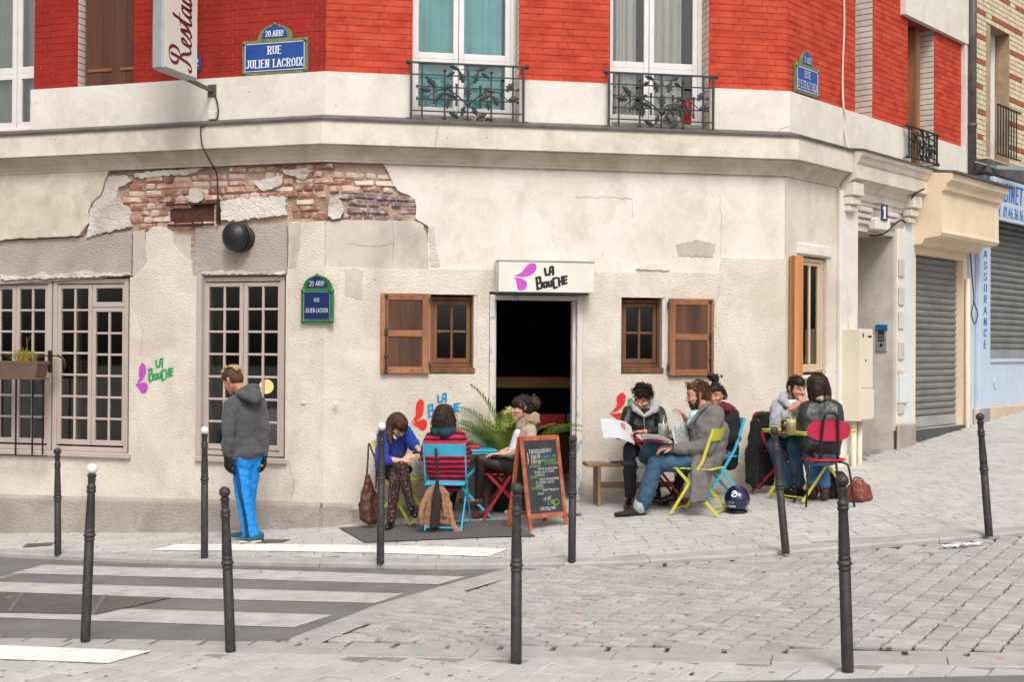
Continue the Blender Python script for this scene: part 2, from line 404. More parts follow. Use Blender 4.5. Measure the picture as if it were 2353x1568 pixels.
MAT['plastic_black'] = mat('black_plastic', srgb(30, 30, 31), .45, .2, 12.0, dirt=.3, ds=9, dc=srgb(90, 86, 82))
MAT['dark_tile'] = mat('dark_slate_tile', srgb(74, 76, 78), .5, .25, 10.0)
MAT['lead_blue'] = mat('flaked_grey_blue_paint', srgb(160, 170, 178), .7, 0, 5, col2=srgb(214, 206, 194), bump=.3, bs=40, contrast=(.56, .6))
# ------------------------------------------------------------------ walls of the corner building
WC = Wall((-1.93, 13.40), 10.2)                       # chamfered corner front
p1 = WC.px(1805, 700); P1 = WC.w(p1[0], 0, 0)
WL = Wall((-1.93, 13.40), -17.3)                      # left street front, x runs negative to the left
WR = Wall((P1.x, P1.y), 50.0)                         # right street front
CW = p1[0]
ZS = WC.z(1240, 387); ZF = WC.z(1240, 294)            # cornice underside, cornice top
ZB = WC.z(1240, 187)                                  # top of the white band
BUILD = thing('corner_building', 'cream rendered corner cafe building with red painted brick upper storey', 'building', (WC.w(CW / 2, 0, 0)[0], WC.w(CW / 2, 0, 0)[1], ground(.5, 14)))
LX = -7.2                                             # far left end of the left front
def part(mb, name, m, wall=None, parent=BUILD, smooth=False, label=None, kind=None, M=None):
 return mb.build(name, m, parent, M if M is not None else (wall.M if wall else I4), smooth, label, kind)
def jag(pts, amp=.012, step=.05, seed=1):
 """roughen a polyline: insert points and jitter them"""
 rr = random.Random(seed); out = []
 n = len(pts)
 for i in range(n):
  a = Vector(pts[i]); b = Vector(pts[(i + 1) % n]); d = (b - a); k = max(1, int(d.length / step))
  for j in range(k):
   q = a + d * (j / k)
   if j or True: q = q + Vector((rr.uniform(-amp, amp), rr.uniform(-amp, amp)))
   out.append((q.x, q.y))
 return out
def jag_open(pts, amp=.012, step=.05, seed=1):
 rr = random.Random(seed); out = [tuple(pts[0])]
 for i in range(len(pts) - 1):
  a = Vector(pts[i]); b = Vector(pts[i + 1]); d = b - a; k = max(1, int(d.length / step))
  for j in range(1, k + 1):
   q = a + d * (j / k)
   if j < k: q = q + Vector((rr.uniform(-amp, amp), rr.uniform(-amp, amp)))
   out.append((q.x, q.y))
 return out
def rect(x0, x1, z0, z1): return [(x0, z0), (x1, z0), (x1, z1), (x0, z1)]
ZLOW = -1.0
L1 = (-6.6, WL.x(297, 0, 840), WL.z(297, 1047), WL.z(297, 637))
L2 = (WL.x(457, 0, 840), WL.x(656, 0, 840), WL.z(556, 1056), WL.z(556, 633))
CWL = (WC.x(988, 0, 770), WC.x(1096, 0, 770), WC.z(1042, 860), WC.z(1042, 677))
CWR = (WC.x(1427, 0, 770), WC.x(1529, 0, 770), WC.z(1478, 860), WC.z(1478, 684))
CD = (WC.x(1123, 0, 900), WC.x(1345, 0, 900), ZLOW, WC.z(1240, 672))
RW = (WR.x(1843, 0, 720), WR.x(1899, 0, 720), WR.z(1868, 862), WR.z(1868, 590))
part(MB().plate(rect(LX, -.0, L1[3] + .02, ZS + .02), [], .05, .32), 'old_masonry', MAT['dirty_mortar'], WL)
part(MB().plate(rect(0, CW, WC.z(1240, 640), ZS + .02), [], .05, .32), 'old_masonry', MAT['dirty_mortar'], WC)
zt1 = WL.z(380, 520); zt2 = WL.z(700, 512)
def lp(u, v): return WL.px(u, v)
top = [lp(746, 508), lp(690, 510), lp(664, 512), lp(662, 600), lp(660, 636)]
top = jag_open(top, .008, .06, 3)
a2 = [(L2[1], L2[3]), (L2[1], L2[2]), (L2[0], L2[2]), (L2[0], L2[3])]
pier = jag_open([lp(442, 634), lp(440, 600), lp(418, 585), lp(398, 560), lp(395, 535), lp(380, 522), lp(352, 520), lp(335, 535), lp(334, 570), lp(338, 600), lp(318, 625), lp(302, 640)], .008, .06, 4)
a1 = [(L1[1], L1[3]), (L1[1], L1[2]), (L1[0], L1[2]), (L1[0], L1[3])]
poly = [(LX, ZLOW), (0, ZLOW), (0, top[0][1])] + top[1:] + a2 + pier + a1 + [(LX, L1[3])]
part(MB().plate(poly, [], 0.0, .30), 'stucco_wall', MAT['stucco'], WL)
part(MB().plate(jag([lp(-260, 560), lp(-260, 668), lp(298, 634), lp(300, 530), lp(180, 545), lp(40, 552)], .004, .1, 5), [], .028, .3), 'roughcast_panel', MAT['grey_stucco'], WL)
part(MB().plate([lp(443, 634), lp(657, 632), lp(656, 515), lp(446, 520)], [], .028, .3), 'roughcast_panel', MAT['grey_stucco'], WL)
ed = jag_open([lp(-280, 575), lp(-100, 560), lp(40, 548), lp(110, 546), lp(182, 541), lp(192, 528), lp(205, 512), lp(203, 488), lp(212, 465), lp(232, 447), lp(240, 420), lp(247, 402)], .007, .05, 6)
part(MB().plate(ed + [(WL.x(250, 0, 398), ZS + .01), (LX, ZS + .01)], [], -.012, .1), 'plaster_wall', MAT['tan_plaster'], WL)
def patch(wall, pts, y=.012, seed=1, amp=.009, m='white_plaster', back=.06):
 return part(MB().plate(jag([wall.px(u, v) for u, v in pts], amp * 1.3, .03, seed), [], y, back), 'plaster_patch', MAT[m], wall)
patch(WL, [(196, 545), (206, 512), (203, 488), (214, 465), (234, 447), (241, 420), (248, 404), (290, 402), (300, 415), (272, 430), (268, 452), (282, 470), (298, 482), (300, 520), (240, 535)], .006, 11)
patch(WL, [(506, 462), (560, 455), (640, 450), (655, 455), (656, 494), (600, 500), (540, 508), (508, 505)], .002, 12)
patch(WL, [(434, 436), (450, 430), (466, 440), (464, 460), (448, 470), (432, 462)], .012, 13)
patch(WL, [(583, 418), (628, 405), (650, 400), (648, 420), (628, 432), (600, 438)], .01, 14)
patch(WL, [(304, 530), (330, 528), (334, 560), (337, 596), (316, 628), (304, 636)], .014, 15, .004, 'grey_patch')
patch(WL, [(402, 552), (412, 540), (437, 540), (438, 628), (408, 630), (400, 590)], .014, 16, .006, 'grey_patch')
patch(WL, [(664, 512), (692, 512), (690, 560), (682, 612), (664, 618)], -.004, 17, .006, 'grey_patch')
patch(WL, [(300, 398), (420, 388), (470, 384), (440, 400), (380, 402), (320, 410)], .008, 18)
patch(WL, [(0, 632), (0, 643), (298, 633), (296, 627), (220, 628), (190, 622), (110, 634), (100, 624), (60, 636)], .006, 19)
patch(WL, [(450, 631), (655, 629), (650, 624), (600, 628), (545, 620), (470, 626)], .006, 20)
patch(WL, [(640, 392), (690, 385), (720, 390), (700, 410), (668, 405)], .012, 21)
def cp(u, v): return WC.px(u, v)
hole = lambda q: rect(q[0], q[1], q[2], q[3])
ctop = jag_open([cp(1804, 596), cp(1660, 592), cp(1652, 628), cp(1574, 627), cp(1368, 626), cp(1120, 620), cp(980, 618), cp(830, 616), cp(746, 612)], .006, .07, 8)
low = [(0, ZLOW), (CD[0], ZLOW), (CD[0], CD[3]), (CD[1], CD[3]), (CD[1], ZLOW), (CW, ZLOW)] + [(CW, ctop[0][1])] + ctop[1:-1] + [(0, ctop[-1][1])]
part(MB().plate(low, [hole(CWL), hole(CWR)], -.006, .30), 'stucco_wall', MAT['stucco'], WC)
cl = jag_open([cp(893, 396), cp(903, 420), cp(916, 438), cp(940, 448), cp(953, 458), cp(957, 480), cp(955, 500), cp(972, 512), cp(985, 520), cp(983, 545)], .010, .04, 9)
up = [(cl[0][0] - .06, ZS + .01), (CW, ZS + .01), (CW, cp(1804, 598)[1] - .03), cp(1662, 640), cp(1500, 640), (cp(985, 640)[0], cp(985, 640)[1])] + cl[::-1]
part(MB().plate(up, [], .012, .2), 'plaster_wall', MAT['plaster'], WC)
patch(WC, [(748, 510), (780, 506), (870, 507), (950, 506), (972, 516), (983, 545), (984, 640), (748, 634)], .016, 22, .006, 'grey_patch', .2)
patch(WC, [(756, 452), (772, 450), (785, 462), (792, 480), (782, 500), (764, 505), (753, 495)], -.02, 23, .006)
patch(WC, [(986, 520), (1000, 520), (1000, 560), (1012, 612), (988, 614)], .004, 24, .006)
patch(WC, [(1460, 618), (1480, 607), (1530, 606), (1540, 622)], -.011, 26, .006, 'plaster')
patch(WC, [(1555, 560), (1600, 552), (1645, 560), (1640, 590), (1560, 588)], .004, 28, .008, 'grey_patch')
patch(WC, [(790, 618), (830, 620), (832, 690), (795, 680)], -.0105, 29, .01, 'grey_patch')
rtop = ZS + .01
part(MB().plate(rect(0, WR.x(1921, 0, 700), ZLOW, rtop), [hole(RW)], -.0, .30), 'stucco_wall', MAT['stucco'], WR)
part(MB().box(WR.x(1830), WR.x(1906), -.03, .02, WR.z(1868, 588), WR.z(1868, 562), None, .012), 'window_lintel', MAT['white_paint'], WR)
BR = [mat('exposed_brick_%d' % i, c, .9, .25, 14.0, bump=.5, bs=60, dirt=d, ds=13, dc=srgb(224, 210, 198)) for i, (c, d) in enumerate([
 (srgb(178, 124, 102), .95), (srgb(194, 148, 128), 1.0), (srgb(152, 102, 84), .9), (srgb(210, 178, 160), .9), (srgb(138, 108, 110), .8), (srgb(120, 104, 110), .8), (srgb(214, 192, 174), .8)])]
def inpoly(p, poly):
 c = False; n = len(poly); j = n - 1
 for i in range(n):
  if ((poly[i][1] > p[1]) != (poly[j][1] > p[1])) and p[0] < (poly[j][0] - poly[i][0]) * (p[1] - poly[i][1]) / (poly[j][1] - poly[i][1] + 1e-12) + poly[i][0]: c = not c
  j = i
 return c
brick_meshes = {}
def brick_mesh(kind, m):
 k = (kind, m.name)
 if k not in brick_meshes:
  rr = random.Random(len(brick_meshes)); b = MB(); L = {'long': .205, 'short': .10}[kind]
  b.box(-L / 2, L / 2, 0, .09, -.029, .029, None, .012)
  b.v = [(x + rr.uniform(-.008, .008), y + rr.uniform(-.006, .006), z + rr.uniform(-.006, .006)) for x, y, z in b.v]
  brick_meshes[k] = b.mesh('brick', m)
 return brick_meshes[k]
def exposed(wall, poly_px, palette, holes, parent, seed):
 rr = random.Random(seed); poly = wall.poly(poly_px); hs = [wall.poly(h) for h in holes]
 zs = [p[1] for p in poly]; xs = [p[0] for p in poly]
 z = min(zs) + .03; row = 0
 while z < max(zs):
  x = min(xs) + rr.uniform(0, .1); fz = (z - min(zs)) / (max(zs) - min(zs))
  while x < max(xs):
   kind = 'long' if rr.random() < .6 else 'short'; L = .205 if kind == 'long' else .10
   c = (x + L / 2, z)
   if inpoly(c, poly) and not any(inpoly(c, h) for h in hs) and rr.random() > .05:
    m = palette(rr, fz)
    inst(brick_mesh(kind, m), 'brick', wall.M @ T(c[0], rr.uniform(.014, .038), z + rr.uniform(-.008, .008)) @ RY(rr.uniform(-.025, .025)) @ RX(rr.uniform(-.05, .05)) @ SCL(rr.uniform(.94, 1.06), 1, rr.uniform(1.0, 1.14)), parent)
   x += L + .014
  z += .0715; row += 1
exp = part(MB().plate(WL.poly([(300, 500), (735, 500), (735, 420), (300, 430)]), [], .048, .1), 'exposed_brickwork', MAT['dirty_mortar'], WL)
def palL(rr, f): return BR[rr.choices([0, 1, 2, 3, 6], [4, 4, 2, 3, 1])[0]] if f < .9 else BR[rr.choices([2, 0, 1], [3, 2, 1])[0]]
exposed(WL, [(276, 455), (290, 430), (320, 408), (400, 398), (470, 394), (560, 386), (742, 376), (742, 498), (690, 502), (662, 502), (655, 506), (505, 514), (480, 522), (330, 526), (300, 518), (298, 480)], palL,
  [[(386, 473), (487, 468), (487, 514), (386, 516)], [(506, 460), (655, 450), (656, 502), (508, 508)]], exp, 31)
def palC(rr, f): return BR[rr.choices([4, 5, 0], [4, 3, 1])[0]] if f < .52 else BR[rr.choices([1, 3, 6, 0], [3, 3, 2, 1])[0]]
exp2 = part(MB().plate(WC.poly([(750, 495), (930, 495), (880, 400), (750, 395)]), [], .048, .1), 'exposed_brickwork', MAT['dirty_mortar'], WC)
exposed(WC, [(747, 386), (890, 398), (904, 424), (920, 442), (956, 462), (956, 503), (747, 503)], palC, [[(752, 455), (790, 455), (790, 500), (752, 500)]], exp2, 33)
b = MB().box(*[WL.px(386, 473)[0], WL.px(487, 468)[0]], .045, .06, WL.z(436, 514), WL.z(436, 470))
part(b, 'rusted_plate', MAT['rust'], WL)
b = MB().box(WL.px(383, 0)[0], WL.x(489), .0, .05, WL.z(436, 470), WL.z(436, 466)).box(WL.x(383), WL.x(489), .0, .05, WL.z(436, 518), WL.z(436, 514))
part(b, 'lintel_strip', MAT['rust'], WL)
part(MB().box(WL.x(497), WL.x(501), -.02, .05, WL.z(499, 515), WL.z(499, 458)), 'iron_strap', MAT['rust'], WL)
def sweep(prof, path, z0=0.0):
 """profile [(out, z)] swept along plan points, outwards = right-hand side seen from the street"""
 pts = [Vector((p[0], p[1])) for p in path]; b = MB(); k = len(prof)
 offs = []
 for i, p in enumerate(pts):
  ns = []
  if i > 0: d = (p - pts[i - 1]).normalized(); ns.append(Vector((d.y, -d.x)))
  if i < len(pts) - 1: d = (pts[i + 1] - p).normalized(); ns.append(Vector((d.y, -d.x)))
  n = ns[0] if len(ns) == 1 else (ns[0] + ns[1]) / (1 + ns[0].dot(ns[1]))
  offs.append(n)
 for p, n in zip(pts, offs):
  for o, z in prof: b.v.append((p.x + n.x * o, p.y + n.y * o, z + z0))
 for i in range(len(pts) - 1):
  for j in range(k - 1):
   b.f.append([i * k + j, (i + 1) * k + j, (i + 1) * k + j + 1, i * k + j + 1]); b.m.append(b.mi)
 b.f.append([j for j in range(k)]); b.m.append(b.mi); b.f.append([(len(pts) - 1) * k + j for j in range(k)][::-1]); b.m.append(b.mi)
 return b
def wp(wall, x, y=0.0): q = wall.w(x, y, 0); return (q.x, q.y)
pb = MB(); nseg = 14
xs = [LX + (0.0 - LX) * i / nseg for i in range(nseg + 1)]
for x in xs:
 zt = WL.z(0, 1148) + (WL.z(700, 1160) - WL.z(0, 1148)) * min(max((x + 5.8) / 5.6, -.2), 1.1)
 for y, z in ((.02, zt + .03), (-.055, zt + .014), (-.07, zt - .006), (-.072, zt - .03), (-.06, ZLOW)):
  pb.v.append((x, y, z))
for i in range(nseg):
 for j in range(4): pb.f.append([i * 5 + j, i * 5 + 5 + j, i * 5 + 6 + j, i * 5 + 1 + j]); pb.m.append(0)
part(pb, 'plinth', MAT['stone_base'], WL)
pb = MB(); xs = [0, .05, .18, .3]
for x in xs:
 zt = WL.z(700, 1160) + (.0 if x < .2 else -.02)
 for y, z in ((.02, zt + .03), (-.055, zt + .014), (-.07, zt - .006), (-.072, zt - .03), (-.06, ZLOW)): pb.v.append((x, y, z))
for i in range(3):
 for j in range(4): pb.f.append([i * 5 + j, i * 5 + 5 + j, i * 5 + 6 + j, i * 5 + 1 + j]); pb.m.append(0)
pb.f.append([15, 16, 17, 18, 19]); pb.m.append(0)
part(pb, 'plinth', MAT['stone_base'], WC)
zb = WC.z(1450, 1128)
pb = MB()
for x, zt in ((.3, WC.z(820, 1172)), (WC.x(1120, 0, 1100), WC.z(1110, 1150))):
 for y, z in ((.02, zt + .02), (-.014, zt), (-.02, ZLOW)): pb.v.append((x, y, z))
pb.f += [[0, 3, 4, 1], [1, 4, 5, 2]]; pb.m += [0, 0]
part(pb, 'plinth', MAT['stone_base'], WC)
gx0, gx1, gz0, gz1 = WL.x(478), WL.x(508), WL.z(493, 1214), WL.z(493, 1183)
gr = part(MB().plate([(gx0 - .05, gz0 - .05), (gx1 + .05, gz0 - .05), (gx1 + .05, gz1 + .06), (gx0 - .05, gz1 + .06)], [rect(gx0, gx1, gz0, gz1)], -.058, -.02), 'vent_surround', MAT['stone_jamb'], WL)
b = MB(); n = 9
for i in range(n):
 for s in (-1, 1):
  x = gx0 + (gx1 - gx0) * (i + .5) / n; h = (gz1 - gz0) / 2
  b.bar((x - s * .05, -.061, gz0), (x + s * .05, -.061, gz1), .005, .003, (0, 1, 0))
b.box(gx0, gx1, -.0599, -.0595, gz0, gz1)
part(b, 'vent_mesh', [MAT['black_iron']], WL, gr)
# ------------------------------------------------------------------ cornice along all three fronts
xR0 = WR.x(1945, 0, 400)
path = [wp(WL, LX), wp(WC, 0), wp(WC, CW), wp(WR, WR.x(1925, 0, 380))]
dz = ZF - ZS
prof = [(0, 0), (.022, 0), (.022, .022), (.03, .03), (.045, .07), (.085, .115), (.13, .14), (.145, .142), (.145, .16), (.19, .16), (.19, dz - .02), (.17, dz)]
c = part(sweep(prof[8:], path, ZS), 'cornice', MAT['cornice']); part(sweep(prof[:9], path, ZS), 'cornice_cove', stucco('grimy_cove_render', srgb(214, 201, 183), srgb(192, 176, 154), smooth=True, stain=.55, stainc=(.24, .17, .11)), parent=c)
fl = part(sweep([(.20, dz - .03), (.212, dz - .03), (.214, dz - .012), (.20, dz + .002), (.05, dz + .05), (-.02, dz + .055)], path, ZS), 'cornice_flashing', MAT['zinc'], parent=c)
# ------------------------------------------------------------------ white band and red brick storey
BAND = .055
ZTOP = 7.2
WA = (-6.8, WL.x(78, 0, 150), ZF + .06, 7.0)         # white window at the far left
WS_ = (WL.x(179, 0, 120), WL.x(307, 0, 120), ZB, 7.0)   # brown shutters
WT = (WC.x(948, 0, 150), WC.x(1192, 0, 150), ZF + .02, 7.0)
WV = (WC.x(1402, 0, 150), WC.x(1628, 0, 150), ZF + .02, 7.0)
WN1 = (WR.x(1965, 0, 130), WR.x(2006, 0, 130), ZB + .02, 7.0)
WN2 = (WR.x(2085, 0, 200), WR.x(2147, 0, 200), ZF, WR.z(2100, 45))
xRE = WR.x(2226, 0, 250)
def zband(wall): return ZB
part(MB().plate([(WA[1] + .0, ZF - .02), (.0132, ZF - .02), (.0132, ZB), (WA[1], ZB)], [], -BAND, .05), 'white_band', MAT['white_paint'], WL)
for x0, x1 in ((-.0132, WT[0]), (WT[1], WV[0]), (WV[1], CW + .0196)):
 part(MB().plate(rect(x0, x1, ZF - .02, ZB), [], -BAND, .3), 'white_band', MAT['white_paint'], WC)
for x0, x1 in ((-.0196, WN2[0]), (WN2[1], xRE)):
 part(MB().plate(rect(x0, x1, ZF - .25, ZB), [], -BAND, .3), 'white_band', MAT['white_paint'], WR)
part(MB().plate(rect(WR.x(2208, 0, 250), xRE, ZB, 9), [], -BAND, .3), 'white_quoin', MAT['white_paint'], WR)
part(MB().plate(rect(LX, 0, ZF, ZTOP), [hole((WA[0], WA[1], ZF + .05, WA[3])), hole(WS_)], .001, .34), 'brick_wall_core', MAT['red_joint'], WL)
part(MB().plate(rect(0, CW, ZF, ZTOP), [hole(WT), hole(WV)], .001, .34), 'brick_wall_core', MAT['red_joint'], WC)
part(MB().plate(rect(0, xRE, ZF - .3, ZTOP + 2), [hole(WN1), hole(WN2)], .001, .45), 'brick_wall_core', MAT['red_joint'], WR)
part(MB().plate(rect(LX, 0, ZTOP, 12.5), [], -.0, .3), 'upper_wall', MAT['white_paint'], WL)
part(MB().plate(rect(0, CW, ZTOP, 12.5), [], -.0, .3), 'upper_wall', MAT['white_paint'], WC)
part(MB().plate(rect(0, xRE, ZTOP + 2, 12.5), [], -.0, .3), 'upper_wall', MAT['white_paint'], WR)
CH = .0713
def brick_face(L, m):
 k = ('f', round(L, 3), m.name)
 if k not in brick_meshes:
  b = MB(); x = L / 2; h = CH / 2 - .002; c = .0025
  vs = [(-x, .012, -h), (x, .012, -h), (x, .012, h), (-x, .012, h), (-x + c, 0, -h + c), (x - c, 0, -h + c), (x - c, 0, h - c), (-x + c, 0, h - c)]
  b.add(vs, [(4, 5, 6, 7), (0, 1, 5, 4), (1, 2, 6, 5), (2, 3, 7, 6), (3, 0, 4, 7)])
  brick_meshes[k] = b.mesh('brick', m)
 return brick_meshes[k]
LONG, SHORT = .218, .107
def courses(wall, x0, x1, z0, z1, openings, parent, cap, seed, lo=None):
 rr = random.Random(seed); rest = MB(); n = 0; row = 0; z = z0 + CH / 2
 while z < z1:
  x = x0 - (0 if row % 2 == 0 else .163)
  k = row % 2
  while x < x1:
   L = LONG if k % 2 == 0 else SHORT
   k += 1
   a, bb = max(x, x0), min(x + L, x1)
   segs = [(a, bb)]
   for q in openings:
    if q[2] < z < q[3]:
     ns = []
     for s, e in segs:
      if e <= q[0] or s >= q[1]: ns.append((s, e))
      else:
       if s < q[0]: ns.append((s, q[0]))
       if e > q[1]: ns.append((q[1], e))
     segs = ns
   for s, e in segs:
    if e - s < .02: continue
    full = abs(e - s - L) < 1e-4
    ln = round(e - s - .0045, 4)
    M = T((s + e) / 2, -.004 + rr.uniform(-.001, .001), z + rr.uniform(-.001, .001)) @ RY(rr.uniform(-.004, .004))
    if full and n < cap and z < 5.6:
     inst(brick_face(L - .0045, MAT['red_brick']), 'brick', wall.M @ M, parent); n += 1
    else:
     h = CH / 2 - .002; c2 = .0025; xx = ln / 2
     rest.add([(-xx, .012, -h), (xx, .012, -h), (xx, .012, h), (-xx, .012, h), (-xx + c2, 0, -h + c2), (xx - c2, 0, -h + c2), (xx - c2, 0, h - c2), (-xx + c2, 0, h - c2)],
       [(4, 5, 6, 7), (0, 1, 5, 4), (1, 2, 6, 5), (2, 3, 7, 6), (3, 0, 4, 7)], M)
   x += L
  z += CH; row += 1
 return rest
bw = part(MB().plate(rect(WT[1], WV[0], ZB, ZB + .01), [], .002, .01), 'red_brickwork', MAT['red_joint'], WC)
rest = courses(WC, 0, CW, ZB, ZTOP, [WT, WV], bw, 170, 41)
part(rest, 'further_bricks', MAT['red_brick'], WC, bw, kind='stuff')
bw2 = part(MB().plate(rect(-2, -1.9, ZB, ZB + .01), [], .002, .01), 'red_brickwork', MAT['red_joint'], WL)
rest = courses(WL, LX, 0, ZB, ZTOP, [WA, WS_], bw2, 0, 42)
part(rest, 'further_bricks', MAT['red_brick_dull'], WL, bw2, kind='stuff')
bw3 = part(MB().plate(rect(.2, .3, ZB, ZB + .01), [], .002, .01), 'red_brickwork', MAT['red_joint'], WR)
rest = courses(WR, 0, WR.x(2208, 0, 250), ZB, ZTOP + 1, [WN1, WN2], bw3, 0, 43)
part(rest, 'further_bricks', MAT['red_brick'], WR, bw3, kind='stuff')
def reveal(wall, x, z0, z1, y0, y1, side):
 """bricks of a painted jamb; side=+1: jamb faces left (right side of the opening)"""
 b = MB(); z = z0; row = 0
 while z < z1 - .01:
  h = min(CH - .008, z1 - z)
  cuts = [y0, y0 + (y1 - y0) * (.62 if row % 2 else .38), y1]
  for i in range(2):
   if side > 0: b.box(x - .006, x + .1, cuts[i] + .003, cuts[i + 1] - .003, z + .002, z + h)
   else: b.box(x - .1, x + .006, cuts[i] + .003, cuts[i + 1] - .003, z + .002, z + h)
  z += CH; row += 1
 return part(b, 'white_brick_jamb', MAT['white_brick'], wall)
reveal(WC, WT[1], ZF + .05, ZTOP - .2, .006, .24, 1); reveal(WC, WV[1], ZF + .05, ZTOP - .2, .006, .24, 1)
reveal(WR, WN1[1], ZB + .03, 6.9, .006, .43, 1); reveal(WR, WN2[1], ZF + .05, WN2[3], .006, .43, 1)
reveal(WL, WS_[0], ZB, 6.9, .006, .2, -1)
# ------------------------------------------------------------------ windows
def make_window(wall, x0, x1, z0, z1, y, sashes, m, fw=.05, sw=.045, bw=.024, parent=BUILD, fd=.07, name='window', label=None, pane='pane', back=True):
 b = MB()
 for q in ((x0, x1, z0, z0 + fw), (x0, x1, z1 - fw, z1)): b.box(q[0], q[1], y, y + fd, q[2], q[3], None, .004)
 for q in ((x0, x0 + fw), (x1 - fw, x1)): b.box(q[0], q[1], y - .003, y + fd - .003, z0 + .001, z1 - .001, None, .004)
 fr = part(b, name, m, wall, parent, label=label)
 for (xa, xb, za, zb, cols, rows) in sashes:
  b = MB(); yy = y + .012
  b.box(xa, xa + sw, yy, yy + .045, za, zb, None, .004); b.box(xb - sw, xb, yy, yy + .045, za, zb, None, .004)
  b.box(xa + sw, xb - sw, yy + .002, yy + .043, za, za + sw * 1.25, None, .004); b.box(xa + sw, xb - sw, yy + .002, yy + .043, zb - sw, zb, None, .004)
  ix0, ix1, iz0, iz1 = xa + sw, xb - sw, za + sw * 1.25, zb - sw
  for i in range(1, cols):
   x = ix0 + (ix1 - ix0) * i / cols; b.box(x - bw / 2, x + bw / 2, yy + .005, yy + .04, iz0, iz1, None, .005)
  for j in range(1, rows):
   z = iz0 + (iz1 - iz0) * j / rows
   for i in range(cols):
    xl = ix0 + (ix1 - ix0) * i / cols + (bw / 2 if i else 0); xr = ix0 + (ix1 - ix0) * (i + 1) / cols - (bw / 2 if i < cols - 1 else 0)
    b.box(xl, xr, yy + .007, yy + .038, z - bw / 2, z + bw / 2, None, .004)
  part(b, 'sash', m, wall, fr)
  pm = None
  for i in range(cols):
   for j in range(rows):
    w_, h_ = (ix1 - ix0) / cols, (iz1 - iz0) / rows
    if pm is None:
     pm = MB().box(-w_ / 2, w_ / 2, 0, .004, -h_ / 2, h_ / 2).mesh('pane', MAT[pane])
    inst(pm, 'pane', wall.M @ T(ix0 + w_ * (i + .5), yy + .022, iz0 + h_ * (j + .5)), fr)
 return fr
y = .06
xm = WL.x(116, y, 840); xl = -6.6; zt = L1[3]; zb_ = L1[2]
sill = WL.z(297, 1030, 0)
def lwin(x0, x1, z0, z1, mid, top_r=False):
 s = [(x0 + .05, mid + .004, z0 + .07, z1 - .06, 2, 7), (mid + .01, x1 - .05, z0 + .07, z1 - .06, 2, 7)]
 return s
xa = WL.x(121, y, 840); xb = WL.x(294, y, 840); mid = WL.x(208, y, 840)
zc = zt - .06 - (zt - .06 - (zb_ + .07)) / 7 * 1.02
make_window(WL, xa, xb, zb_ + .02, zt - .01, y, [(xa + .05, mid, zb_ + .09, zt - .07, 2, 7), (mid + .006, xb - .04, zb_ + .09, zc - .006, 2, 6), (mid + .006, xb - .04, zc, zt - .07, 1, 1)], MAT['mauve_frame'], label='tall mauve-grey window with a small top vent sash')
xa2 = xa - .02; w1 = xb - xa
make_window(WL, xa2 - w1, xa2, zb_ + .02, zt - .01, y, [(xa2 - w1 + .05, xa2 - w1 / 2 - .003, zb_ + .09, zt - .07, 2, 7), (xa2 - w1 / 2 + .003, xa2 - .05, zb_ + .09, zt - .07, 2, 7)], MAT['mauve_frame'], label='tall mauve-grey window behind the flower box')
xa3 = xa2 - w1 - .02
make_window(WL, xa3 - w1 * .9, xa3, zb_ + .02, zt - .01, y, [(xa3 - w1 * .9 + .05, xa3 - .05, zb_ + .09, zt - .07, 3, 7)], MAT['mauve_frame'])
x0, x1 = WL.x(461, y, 840), WL.x(653, y, 840); mid = WL.x(557, y, 840); z0, z1 = L2[2] + .03, L2[3] - .01
make_window(WL, x0, x1, z0, z1, y, [(x0 + .04, mid - .003, z0 + .06, z1 - .06, 2, 7), (mid + .003, x1 - .04, z0 + .06, z1 - .06, 2, 7)], MAT['mauve_frame'], label='tall mauve-grey window beside the standing man')
for q in (L1, L2): part(MB().box(q[0] - .02, q[1] + .03, -.045, .08, q[2] - .035, q[2] + .018, None, .006), 'window_sill', MAT['mauve_frame'], WL)
b = MB().box(L2[0] - .03, L2[0] + .03, -.012, .05, L2[2], L2[3] + .01, None, .004)
part(b, 'window_trim', MAT['mauve_frame'], WL)
rp = [wp(WL, LX, .31), wp(WL, -.02, .31), wp(WC, CW - .02, .31), wp(WC, CW + .4, 5.2), wp(WL, LX, 5.2)]
b = MB(); zf, zc_ = -.25, 3.3; n = len(rp)
b.v = [(p[0], p[1], zf) for p in rp] + [(p[0], p[1], zc_) for p in rp]
b.f = [list(range(n)), [n + i for i in range(n)][::-1]] + [[i, (i + 1) % n, n + (i + 1) % n, n + i] for i in (2, 3, 4)]; b.m = [0] * len(b.f)
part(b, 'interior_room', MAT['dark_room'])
part(MB().box(WL.x(455, .4), WL.x(509, .4), .40, .44, .0, 3.0), 'interior_partition', mat('dim_green_grey_wall', srgb(120, 122, 112), .9, .2, 3), WL)
part(MB().box(WL.x(604, .6), WL.x(690, .6), .6, 1.1, -.1, WL.z(640, 942, .6), None, .01), 'kitchen_counter', mat('counter_front', srgb(190, 184, 168), .6, .1, 4.0), WL)
part(MB().box(WL.x(172, .35), WL.x(182, .35), .35, .4, -.2, 3.2), 'interior_post', mat('dim_cream_post', srgb(160, 150, 130), .9, .3, 8), WL)
lm = thing('globe_lamp', 'lit white globe lamp glowing behind the tall window beside the standing man', 'lamp', tuple(WL.w(*(lambda q: (q[0], 1.6, q[1]))(WL.px(612, 889, 1.6)))))
MB().ball((0, 0, 0), .085, 20, 12).build('globe', emit('lamp_glow', (1, .60, .26), 1.6), lm, WM[lm.name], True)
MB().tube([(0, 0, .08), (0, 0, 1.2)], .008, 6).build('cord', MAT['black_iron'], lm, WM[lm.name])
